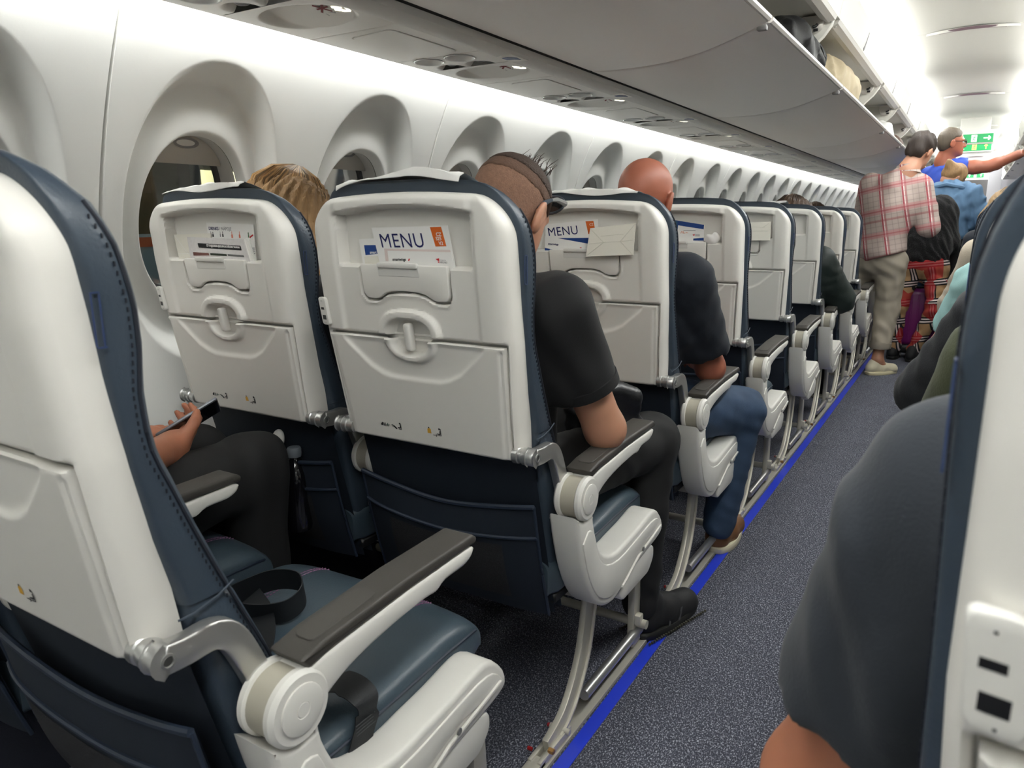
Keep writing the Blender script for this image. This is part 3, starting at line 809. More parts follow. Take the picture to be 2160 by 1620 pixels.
pic_g = decal([sl(-0.0965, 0.7465, -0.0885, 0.7465, 0.0014), sl(-0.0965, 0.7465, -0.0925, 0.7500, 0.0014), sl(-0.0965, 0.7465, -0.0925, 0.7430, 0.0014)], 'pictogram_arrow', mat('green_ink', rgb(30, 84, 62), 0.6))
pic_y = decal([[(0.0105, 0.7440), (0.0200, 0.7440), (0.0195, 0.7530), (0.0165, 0.7560), (0.0110, 0.7530)]], 'pictogram_vest', M_INKY)
# --- upholstery
def yfront(z): return np.interp(z, [0.40, 0.50, 0.56, 0.65, 0.764, 0.842, 0.909, 0.932, 0.964, 1.0, 1.044, 1.085, 1.143, 1.179, 1.205, 1.222], [0.085, 0.075, 0.062, 0.031, -0.021, -0.054, -0.080, -0.090, -0.096, -0.098, -0.094, -0.095, -0.106, -0.120, -0.146, -0.175])
def yback(z): return np.interp(z, [0.40, 0.55, 0.65, 0.75, 0.842, 0.928, 1.02, 1.086, 1.145, 1.205, 1.222], [-0.01, -0.04, -0.065, -0.085, -0.109, -0.126, -0.141, -0.148, -0.156, -0.172, -0.179])
def cu_w(z):
    t = np.clip((z - 1.10) / (1.222 - 1.10), 0, 1)
    return np.interp(z, [0.40, 0.7, 0.95, 1.1], [0.222, 0.229, 0.234, 0.238]) - 0.085 * (1 - np.sqrt(np.clip(1 - t ** 2.4, 0, 1)))
def back_ring(z, n=64, infl=0.0):
    w_, yf, yb = float(cu_w(z)) + infl, float(yfront(z)) + infl, float(yback(z)) - infl
    pts = []
    # back edge straight, sides square-ish at the seam, front crowned
    seq = []
    for j in range(n):
        th = 2 * math.pi * j / n
        c, s = math.cos(th), math.sin(th)
        e = 0.30
        x = math.copysign(abs(c) ** e, c) * w_
        k = math.copysign(abs(s) ** e, s)
        y = (yf + yb) / 2 + k * (yf - yb) / 2
        if s > 0: y += 0.026 * (1 - (x / w_) ** 2) ** 0.7 * sst(0.0, 0.6, np.array(s))
        zz = z + 0.012 * (1 - (x / 0.22) ** 2) * float(sst(1.05, 1.21, np.array(z)))
        pts.append((x, float(y), zz))
    return pts
zs = list(np.arange(0.758, 1.19, 0.012)) + [1.196, 1.205, 1.212, 1.218, 1.222]
back_me = MB().loft([back_ring(z) for z in zs]).mesh('backrest', 70); back_me.materials.append(M_NAVY)
zs = list(np.arange(0.42, 0.76, 0.02)) + [0.760]
low_me = MB().loft([back_ring(z, infl=-0.004 if z > 0.755 else 0.0) for z in zs]).mesh('lumbar_cover', 70); low_me.materials.append(M_NAVY)
def side_line(zs, y_fn, x_off, r, m, name, sides=(1, -1)):
    mb = MB()
    for s in sides:
        mb.tube([(s * (float(cu_w(z)) + x_off), y_fn(z), z) for z in zs], r, 6)
    me = mb.mesh(name); me.materials.append(m); return me
seam_me = [side_line(list(np.arange(0.50, 1.19, 0.02)), lambda z: float(yfront(z)) - 0.010, -0.0005, 0.0022, M_THREAD, 'edge_seam', (s,)) for s in (1, -1)]
stit_me = []
for s in (1, -1):
    st = MB()
    for z in np.arange(0.52, 1.17, 0.0085):
        x = s * (float(cu_w(z)) + 0.0005); y = float(yfront(z)) - 0.0165
        st.box((x - 0.0007, y - 0.0007, z - 0.0022), (x + 0.0007, y + 0.0007, z + 0.0022))
    stit_me.append(st.mesh('edge_stitching')); stit_me[-1].materials.append(M_THREAD)
tag_me = []
for s in (1, -1):
    tg = MB(); x = s * 0.2385
    for (a, b, c, d) in ((-0.146, 1.100, -0.1445, 1.050), (-0.1385, 1.098, -0.1370, 1.048), (-0.146, 1.100, -0.137, 1.0985), (-0.1445, 1.050, -0.1355, 1.0485)):
        tg.box((min(x, x + s * 0.0012), min(a, c), min(b, d)), (max(x, x + s * 0.0012), max(a, c), max(b, d)))
    tag_me.append(tg.mesh('cover_tab')); tag_me[-1].materials.append(mat('tab_blue', rgb(36, 54, 92), 0.5))
cseam_me = []
for s in (1, -1):
    crs = MB(); crs.tube([(s * 0.2335, -0.094, 0.750), (s * 0.2345, -0.075, 0.7505), (s * 0.2345, -0.045, 0.757), (s * 0.2335, -0.023, 0.766)], 0.0014, 6)
    cseam_me.append(crs.mesh('cross_seam')); cseam_me[-1].materials.append(mat('seam_light', rgb(54, 64, 76), 0.5))
# seat cushion
def cush_ring(y, n=48):
    t = np.clip((y - 0.40) / 0.085, 0, 1)
    top = 0.472 + 0.020 * float(np.interp(y, [0.0, 0.15, 0.38, 0.485], [-0.2, 0.0, 1.0, 0.6])) - 0.050 * (1 - math.sqrt(max(0, 1 - t * t)))
    bot = 0.372 + 0.030 * t
    w_ = 0.234 - 0.012 * t * t
    if y < 0.0: w_ -= 0.01
    pts = []
    for j in range(n):
        th = 2 * math.pi * j / n
        c, s = math.cos(th), math.sin(th)
        x = math.copysign(abs(c) ** 0.28, c) * w_
        z = (top + bot) / 2 + math.copysign(abs(s) ** 0.34, s) * (top - bot) / 2
        if s > 0: z += 0.010 * (1 - (x / w_) ** 2)
        pts.append((x, y, z))
    return pts
ys = list(np.arange(-0.03, 0.40, 0.02)) + [0.41, 0.425, 0.44, 0.455, 0.467, 0.476, 0.482, 0.485]
cush_me = MB().loft([cush_ring(y) for y in ys]).mesh('seat_cushion', 70); cush_me.materials.append(M_CUSH)
def cush_top(x, y):
    r = cush_ring(y); t = np.clip((y - 0.40) / 0.085, 0, 1)
    c = [p for p in r if p[2] > 0.42]
    c = sorted(c); return float(np.interp(x, [p[0] for p in c], [p[2] for p in c]))
ps = MB()
for x0 in (-0.128, 0.128):
    for dx in (-0.0045, 0.0045):
        for y in np.arange(0.05, 0.455, 0.0075):
            z = cush_top(x0 + dx, y)
            ps.box((x0 + dx - 0.0009, y - 0.0026, z - 0.001), (x0 + dx + 0.0009, y + 0.0026, z + 0.0009))
pst_me = ps.mesh('pink_stitching'); pst_me.materials.append(M_PINK)
cpp_me = []
for s in (1, -1):
    cp = MB(); cp.tube([(s * (0.2335 - 0.012 * float(np.clip((y - 0.40) / 0.085, 0, 1)) ** 2 + 0.0005), y, cush_ring(y)[0][2] + 0.028 - 0.010 * float(np.clip((y - 0.40) / 0.085, 0, 1))) for y in np.arange(0.02, 0.47, 0.02)], 0.0026, 6)
    cpp_me.append(cp.mesh('cushion_piping')); cpp_me[-1].materials.append(M_PIPE)
# lower back pocket
def pocket_pt(x, z, bulge):
    y = -0.010 - 0.25 * (z - 0.36) - bulge
    return (x, y, z)
rows = []
for z in np.linspace(0.335, 0.715, 14):
    rows.append([pocket_pt(x, z, -0.012 + 0.014 * (1 - (x / 0.225) ** 2)) for x in np.linspace(-0.222, 0.222, 15)])
V = np.array(rows)
lc = MB().add(*grid_mesh(V)); lcf = V.copy(); lcf[:, :, 1] += 0.030; lc.add(*grid_mesh(lcf[::-1]))
lcov_me = lc.mesh('lower_back_cover', 60, False); lcov_me.materials.append(M_FAB)
def pk_top(x): return 0.592 + 0.016 * (abs(x) / 0.22) ** 2 - 0.012 * math.exp(-((x) / 0.12) ** 2)
rows = []
for t in np.linspace(0, 1, 16):
    row = []
    for x in np.linspace(-0.224, 0.224, 25):
        z = 0.345 + (pk_top(x) - 0.345) * t
        row.append(pocket_pt(x, z, 0.014 + 0.034 * math.sin(math.pi * min(1, t * 0.75 + 0.15)) * (1 - (x / 0.235) ** 4)))
    rows.append(row)
V = np.array(rows)
def pk_part(r0, r1, c0, c1, name, m, off):
    A = V[r0:r1, c0:c1].copy(); A[:, :, 1] -= off
    B = A.copy(); B[:, :, 1] += 0.006
    me = MB().add(*grid_mesh(A)).add(*grid_mesh(B[::-1])).mesh(name, 60, False); me.materials.append(m); return me
pk_me = pk_part(0, 16, 0, 25, 'lower_pocket', M_FAB, 0.0)
mesh_me = pk_part(2, 11, 4, 21, 'pocket_mesh', M_MESH, 0.0012)
pp = MB(); pp.tube([tuple(V[15, j] + np.array([0, -0.001, 0])) for j in range(25)], 0.0055, 8); pp.tube([tuple(V[11, j] + np.array([0, -0.002, 0])) for j in range(25)], 0.0040, 8)
pp.tube([tuple(V[i, 0]) for i in range(16)], 0.0035, 6); pp.tube([tuple(V[i, 24]) for i in range(16)], 0.0035, 6)
ppip_me = pp.mesh('pocket_piping'); ppip_me.materials.append(M_PIPE)
# silver tray arms
arm_path = smooth_path([(0, -0.122, 0.724), (0, -0.095, 0.722), (0, -0.062, 0.722), (0, -0.040, 0.706), (0, -0.020, 0.665), (0, 0.004, 0.60), (0, 0.026, 0.53), (0, 0.034, 0.47)], 4)
def bar_x(path, hw, x0, x1, name, m, bev=0.003):
    """flat bar in the y-z plane: path of (y,z), half width hw"""
    P = [np.array(p[1:], float) for p in path]; k = len(P); L = []; R = []
    H = hw if isinstance(hw, (list, tuple)) else [hw] * k
    for i in range(k):
        t = P[min(i + 1, k - 1)] - P[max(i - 1, 0)]; t = t / np.linalg.norm(t); n = np.array([-t[1], t[0]])
        L.append(tuple(P[i] + n * H[i])); R.append(tuple(P[i] - n * H[i]))
    a = math.atan2(*(P[0] - P[1])[::-1])
    cap = [tuple(P[0] + H[0] * np.array([math.cos(a + q), math.sin(a + q)])) for q in np.linspace(-math.pi / 2, math.pi / 2, 9)[1:-1]]
    pts = L[::-1] + cap[::-1] + R
    return MB().prism(pts, x0, x1, bev, 2, fn=lambda u, v, d: (d, u, v))
def tray_arms(name='tray_arm'):
    out = []
    for s in (1, -1):
        a, b = (0.233, 0.252) if s > 0 else (-0.252, -0.233)
        me = bar_x(arm_path, 0.0165, a, b, name, M_SILVER).mesh(name, 45); me.materials.append(M_SILVER)
        hinge = MB().lathe([(0.0155, 0), (0.017, 0.002), (0.017, 0.026), (0.0145, 0.028), (0.0145, 0.034), (0.0165, 0.036), (0.0165, 0.046), (0.014, 0.048)], 20,
                           Matrix.Translation((s * 0.249, -0.122, 0.724)) @ Matrix.Rotation(-s * math.pi / 2, 4, 'Y')).mesh('hinge', 40); hinge.materials.append(M_SILVER)
        bolt = MB().lathe([(0.0085, 0), (0.0085, 0.002), (0.006, 0.0025), (0.0055, 0.0005), (0, 0.0005)], 16, Matrix.Translation((s * 0.2515, -0.122, 0.724)) @ Matrix.Rotation(s * math.pi / 2, 4, 'Y')).mesh('bolt', 40); bolt.materials.append(M_SCREW)
        out.append((me, hinge, bolt))
    return out
ARMS = tray_arms()
# armrest
def yz(u, v, d): return (d, u, v)
ARMB = smooth_path([(0.012, 0.583), (0.055, 0.607), (0.10, 0.622), (0.17, 0.633), (0.235, 0.638), (0.262, 0.637), (0.285, 0.646), (0.33, 0.648), (0.352, 0.656), (0.360, 0.668)], 3)
arm_poly = [tuple(p) for p in ARMB] + [(0.352, 0.6725), (0.20, 0.668), (0.05, 0.657), (-0.005, 0.650), (-0.03, 0.62), (-0.02, 0.59)]
def armrest(s, aisle):
    """parts list (name, mesh, [(subname, mesh)]) for the armrest centred at x = s*0.272"""
    c = s * 0.2725; h = 0.0275
    body = MB().prism(arm_poly, c - h, c + h, 0.006, 2, fn=yz).mesh('armrest', 45); body.materials.append(M_TRIM)
    top = [(0.018, 0.652), (0.06, 0.660), (0.20, 0.670), (0.345, 0.675), (0.362, 0.674), (0.366, 0.683), (0.355, 0.691), (0.20, 0.688), (0.05, 0.677), (0.006, 0.668)]
    pad = MB().prism(round_poly(top, 0.004, 2), c - h - 0.001, c + h + 0.001, 0.005, 3, fn=yz).mesh('armrest_pad', 50); pad.materials.append(M_PAD)
    ins = MB()
    P = round_poly([(c - 0.017, 0.035), (c + 0.017, 0.035), (c + 0.017, 0.150), (c - 0.017, 0.150)], 0.010, 3)
    ins.prism(P, 0.0, 0.0016, 0.0007, 1, fn=lambda u, v, d: (u, v, float(np.interp(v, [0.006, 0.05, 0.2, 0.355], [0.668, 0.677, 0.688, 0.691])) + d)); ins = ins.mesh('recline_plate'); ins.materials.append(mat('pad_inlay', rgb(74, 71, 67), 0.62, bump=0.6, bscale=1200, bdist=0.0005))
    hub = MB(); band = MB(); disc = MB()
    T = lambda x: Matrix.Translation((x, 0.0, 0.612)) @ Matrix.Rotation(s * math.pi / 2, 4, 'Y')
    R_ = 0.046
    hub.lathe([(R_ - 0.004, 0), (R_, 0.003), (R_, 0.010), (R_ - 0.005, 0.0155), (0.0, 0.0155)], 36, T(c + s * 0.0155))
    hub.lathe([(R_ - 0.005, 0.0), (R_, 0.005), (R_, 0.0125), (R_ - 0.003, 0.0145), (0.0, 0.0145)], 36, T(c - s * 0.0300))
    band.lathe([(R_ - 0.004, 0), (R_ - 0.004, 0.034)], 36, T(c - s * 0.0170))
    disc.lathe([(0.031, 0), (0.031, 0.0025), (0.029, 0.0035), (0.0105, 0.0035), (0.0095, 0.0025), (0.0085, 0.0035), (0.0, 0.0035)], 32, T(c + s * 0.0305))
    hub = hub.mesh('hub', 40); hub.materials.append(M_TRIM); band = band.mesh('hub_band', 40); band.materials.append(M_HUB); disc = disc.mesh('hub_cap', 30); disc.materials.append(M_TRIM)
    return body, pad, ins, hub, band, disc
FAIR_OUT = [(-0.046, 0.585), (-0.036, 0.539), (-0.017, 0.476), (0.010, 0.415), (0.048, 0.362), (0.092, 0.330), (0.142, 0.318), (0.185, 0.326), (0.225, 0.340), (0.30, 0.352), (0.400, 0.363), (0.440, 0.372), (0.450, 0.385), (0.444, 0.408), (0.415, 0.440), (0.385, 0.452), (0.352, 0.450), (0.300, 0.442), (0.239, 0.437), (0.167, 0.431), (0.112, 0.443), (0.072, 0.468), (0.051, 0.503), (0.034, 0.546), (0.030, 0.572)]
hubcut = [(0.048 * math.cos(a), 0.612 + 0.048 * math.sin(a)) for a in np.linspace(-0.9, -2.35, 9)]
fair_poly = [tuple(p) for p in smooth_path(FAIR_OUT, 2)] + hubcut
FAIR_IN = [(-0.020, 0.520), (-0.002, 0.462), (0.026, 0.408), (0.060, 0.368), (0.100, 0.346), (0.142, 0.338), (0.180, 0.348), (0.235, 0.372), (0.32, 0.392), (0.425, 0.388), (0.430, 0.402), (0.405, 0.424), (0.36, 0.430), (0.25, 0.418), (0.165, 0.412), (0.100, 0.426), (0.060, 0.456), (0.036, 0.500), (0.022, 0.535), (0.002, 0.540)]
def fairing(s):
    a, b = (0.232, 0.2985) if s > 0 else (-0.2985, -0.232)
    body = MB().prism(fair_poly, a, b, 0.009, 3, fn=yz).mesh('side_fairing', 45); body.materials.append(M_TRIM)
    o = (0.2965, 0.3015) if s > 0 else (-0.3015, -0.2965)
    inner = MB().prism([tuple(p) for p in smooth_path(FAIR_IN, 2)], o[0], o[1], 0.002, 2, fn=yz).mesh('fairing_inlay', 45); inner.materials.append(M_TRIM)
    g = (0.300, 0.3055) if s > 0 else (-0.3055, -0.300)
    groove = bar_x([(0, 0.185, 0.337), (0, 0.28, 0.374), (0, 0.425, 0.398)], 0.0035, g[0], g[1], 'groove', M_TRIM, 0.0015).mesh('fairing_rib'); groove.materials.append(M_TRIM)
    p2 = (0.262, 0.2945) if s > 0 else (-0.2945, -0.262)
    pl = MB().prism(round_poly([(0.200, 0.322), (0.196, 0.300), (0.212, 0.286), (0.240, 0.287), (0.372, 0.290), (0.404, 0.318), (0.404, 0.350), (0.375, 0.362), (0.26, 0.352)], 0.012, 3), p2[0], p2[1], 0.005, 2, fn=yz).mesh('foot_plate', 45); pl.materials.append(M_TRIM)
    sc = MB().lathe([(0.006, 0), (0.006, 0.002), (0.003, 0.0025), (0.0, 0.001)], 12, Matrix.Translation((s * 0.3045, 0.300, 0.385)) @ Matrix.Rotation(s * math.pi / 2, 4, 'Y')).mesh('screw'); sc.materials.append(M_SCREW)
    return body, inner, groove, pl, sc
# legs and frame tubes
rear_leg = smooth_path([(0, 0.180, 0.345), (0, 0.172, 0.28), (0, 0.160, 0.22), (0, 0.140, 0.16), (0, 0.110, 0.11), (0, 0.070, 0.065), (0, 0.030, 0.040), (0, -0.030, 0.022)], 3)
def legs(s):
    x = s * 0.222
    a = bar_x(rear_leg, 0.026, x - 0.008, x + 0.008, 'leg', M_LEG).mesh('leg', 45); a.materials.append(M_LEG)
    rib = bar_x([(p[0], p[1] + 0.018, p[2] - 0.004) for p in rear_leg], 0.0035, x - 0.014, x + 0.014, 'leg_rib', M_LEG, 0.001).mesh('leg_rib'); rib.materials.append(M_LEG)
    f = bar_x([(0, 0.455, 0.345), (0, 0.462, 0.20), (0, 0.468, 0.02)], [0.016, 0.020, 0.026], x - 0.010, x + 0.010, 'leg', M_LEG).mesh('leg', 45); f.materials.append(M_LEG)
    foot = MB()
    foot.box((x - 0.017, -0.085, 0.010), (x - 0.006, 0.06, 0.030), 0.003, 2); foot.box((x + 0.006, -0.085, 0.010), (x + 0.017, 0.06, 0.030), 0.003, 2); foot.box((x - 0.017, -0.13, 0.010), (x + 0.017, -0.06, 0.026), 0.004, 2)
    foot.lathe([(0.007, 0), (0.007, 0.05)], 12, Matrix.Translation((x - 0.025, 0.035, 0.030)) @ Matrix.Rotation(math.pi / 2, 4, 'Y'))
    foot = foot.mesh('foot_clamp', 40); foot.materials.append(M_LEG)
    red = MB()
    for yy in (0.035, -0.055): red.lathe([(0.0045, 0), (0.0045, 0.010), (0, 0.012)], 10, Matrix.Translation((x - 0.022, yy, 0.030)) @ Matrix.Rotation(-math.pi / 2, 4, 'Y'))
    red = red.mesh('red_cap'); red.materials.append(mat('red_plastic', rgb(150, 20, 24), 0.4))
    bolt = MB().lathe([(0.007, 0), (0.007, 0.012), (0.005, 0.014), (0, 0.014)], 6, Matrix.Translation((x + 0.012, -0.040, 0.032)) @ Matrix.Rotation(math.pi / 2, 4, 'Y')).mesh('bolt'); bolt.materials.append(mat('brass', rgb(170, 130, 80), 0.35, metal=0.9))
    return a, rib, f, foot, red, bolt
SEAT_W = 0.546
belt_me = None
def ribbon(path, w_, th, side, name='strap'):
    P = [Vector(p) for p in path]; mb = MB(); rings = []
    for i, p in enumerate(P):
        t = (P[min(i + 1, len(P) - 1)] - P[max(i - 1, 0)]).normalized(); s_ = Vector(side[i] if isinstance(side, list) else side); s_ = (s_ - t * s_.dot(t)).normalized(); n = t.cross(s_)
        rings.append([p + s_ * w_ / 2 + n * th / 2, p - s_ * w_ / 2 + n * th / 2, p - s_ * w_ / 2 - n * th / 2, p + s_ * w_ / 2 - n * th / 2])
    return mb.loft(rings)
def make_seat(kind):
    """kind: la lw ra rm (left aisle, left window, right aisle, right middle/window)"""
    r = thing('airplane_seat', 'seat', 'airplane seat')
    sh = obj('back_shell', shell_me, None, r)
    us = obj('socket_plate', usb_me, None, sh); obj('ports', usbp_me, None, sh)
    obj('turn_latch', latch_me, None, sh)
    tr = obj('tray_table', tray_me, None, r)
    obj('pictogram', pic_k, None, tr); obj('pictogram_arrow', pic_g, None, tr); obj('pictogram_vest', pic_y, None, tr)
    fl = obj('pocket_flap', flap_me, None, r); obj('flap_notch', notch_me, None, fl); obj('flap_tab', tab_me, None, fl)
    bk = obj('backrest', back_me, None, r); [(obj('edge_seam', seam_me[i], None, bk), obj('edge_stitching', stit_me[i], None, bk, kind='stuff'), obj('cover_tab', tag_me[i], None, bk), obj('cross_seam', cseam_me[i], None, bk)) for i in (0, 1)]
    obj('lumbar_cover', low_me, None, r)
    cu = obj('seat_cushion', cush_me, None, r); obj('pink_stitching', pst_me, None, cu, kind='stuff'); [obj('cushion_piping', q, None, cu) for q in cpp_me]
    obj('lower_back_cover', lcov_me, None, r)
    pk = obj('lower_pocket', pk_me, None, r); obj('pocket_mesh', mesh_me, None, pk); obj('pocket_piping', ppip_me, None, pk)
    for a, h, b in ARMS:
        ao = obj('tray_arm', a, None, r); obj('hinge', h, None, ao); obj('bolt', b, None, ao)
    sides = {'la': (1, -1), 'lw': (), 'ra': (-1, 1), 'rm': (1,)}[kind]
    for s in sides:
        for nm, me, par in zip(('armrest', 'armrest_pad', 'recline_plate', 'hub', 'hub_band', 'hub_cap'), ARMREST[s], (None, 0, 0, 0, 0, 0)):
            if par is None: ar = obj(nm, me, None, r)
            else: obj(nm, me, None, ar)
    if kind in ('la', 'ra'):
        s = 1 if kind == 'la' else -1
        b, i, g, p, sc = FAIR[s]
        fo = obj('side_fairing', b, None, r); obj('fairing_inlay', i, None, fo); obj('fairing_rib', g, None, fo); obj('screw', sc, None, fo)
        obj('foot_plate', p, None, r)
    else:
        s = -1 if kind == 'lw' else 1
    a, rib, f, foot, red, bolt = LEGS[s]
    lo = obj('leg', a, None, r); obj('leg_rib', rib, None, lo); obj('foot_clamp', foot, None, lo); obj('red_cap', red, None, lo); obj('bolt', bolt, None, lo)
    obj('leg', f, None, r)
    obj('frame_bar', BARS[s][0], None, r); obj('frame_tube', BARS[s][1], None, r); obj('seat_pan', PAN, None, r)
    return r
ARMREST = {1: armrest(1, True), -1: armrest(-1, True)}
FAIR = {1: fairing(1), -1: fairing(-1)}
LEGS = {1: legs(1), -1: legs(-1)}
BARS = {}
for s in (1, -1):
    x = s * 0.232
    b1 = MB().tube([(x, 0.135, 0.060), (x, 0.48, 0.060)], 0.0135, 14).mesh('frame_bar', 40); b1.materials.append(M_SILVER)
    t = MB(); t.tube([(-0.26, 0.465, 0.085), (0.26, 0.465, 0.085)], 0.0125, 12); t.tube([(-0.27, 0.10, 0.350), (0.27, 0.10, 0.350)], 0.020, 12); t.tube([(-0.27, 0.40, 0.350), (0.27, 0.40, 0.350)], 0.020, 12)
    t.box((x - 0.016, 0.445, 0.085), (x + 0.016, 0.472, 0.115), 0.005, 2)
    t = t.mesh('frame_tube', 40); t.materials.append(M_LEG)
    BARS[s] = (b1, t)
PAN = MB().box((-0.225, 0.0, 0.355), (0.225, 0.42, 0.380), 0.005, 1).mesh('seat_pan'); PAN.materials.append(M_BLACK)
ROW = 0.762; PIV0 = 0.512
XA, XW, XD = -0.905, -1.451, 0.238
SEATS = {}
proto = {k: make_seat(k) for k in ('la', 'lw', 'ra', 'rm')}
used = set()
LAB = {('la', 0): 'navy airplane seat with an empty cushion and a loose black belt, beside the aisle',
       ('lw', 0): 'navy window seat with its sitter in black holding a phone',
       ('la', 1): 'white-backed aisle seat with the large MENU card in its pocket',
       ('lw', 1): 'white-backed window seat with drinks card and magazine in its pocket',
       ('la', 2): 'aisle seat with MENU card and a cream paper bag hanging from its pocket',
       ('la', 3): 'aisle seat ahead of the bald man, blue and white card in pocket',
       ('la', 4): 'empty aisle seat with a folded cream paper bag over its pocket',
       ('la', 5): 'aisle seat with a small dark blue card in its pocket',
       ('la', 6): 'aisle seat ahead of the sitter in the dark green coat',
       ('la', 7): 'aisle seat beside the standing man in the plaid shirt',
       ('ra', 0): 'triple-row aisle seat of the sitter in the grey T-shirt',
       ('ra', 1): 'triple-row aisle seat of the sitter in the olive sleeve',
       ('lw', 2): 'white-backed window seat just ahead of the blond woman', ('lw', 3): 'window seat beside the aisle seat with the handwritten card', ('lw', 4): 'window seat beside the empty aisle seat with the paper bag', ('lw', 5): 'window seat beside the sitter in the dark green coat',
       ('ra', 3): 'triple-row aisle seat of the sitter with the mint sleeve', ('ra', 5): 'triple-row aisle seat of the sitter in the cream knit', ('ra', 7): 'triple-row aisle seat with tousled ash blond hair above it',
       ('ra', 2): 'triple-row aisle seat just ahead of the sitter in the olive sleeve'}
def seat(kind, x, k):
    if kind in used: r = copy_tree(proto[kind])
    else: r = proto[kind]; used.add(kind)
    r.location = (x, PIV0 + ROW * k, 0)
    g = {'la': 'aisle seats of the paired rows', 'lw': 'window seats of the paired rows', 'ra': 'aisle seats of the triple rows', 'rm': 'inner seats of the triple rows'}[kind]
    r['group'] = g
    r['label'] = LAB.get((kind, k), {'la': 'navy and white aisle seat in the paired rows beyond the standing passengers', 'lw': 'navy and white window seat in the paired rows', 'ra': 'navy and white aisle seat of the triple rows', 'rm': 'navy and white inner seat of the triple rows'}[kind])
    SEATS[(kind, k)] = r
    return r
for k in range(0, 13): seat('la', XA, k); seat('lw', XW, k)
for k in range(0, 11):
    seat('ra', XD, k); seat('rm', XD + SEAT_W, k)
    q = seat('rm', XD + 2 * SEAT_W, k)
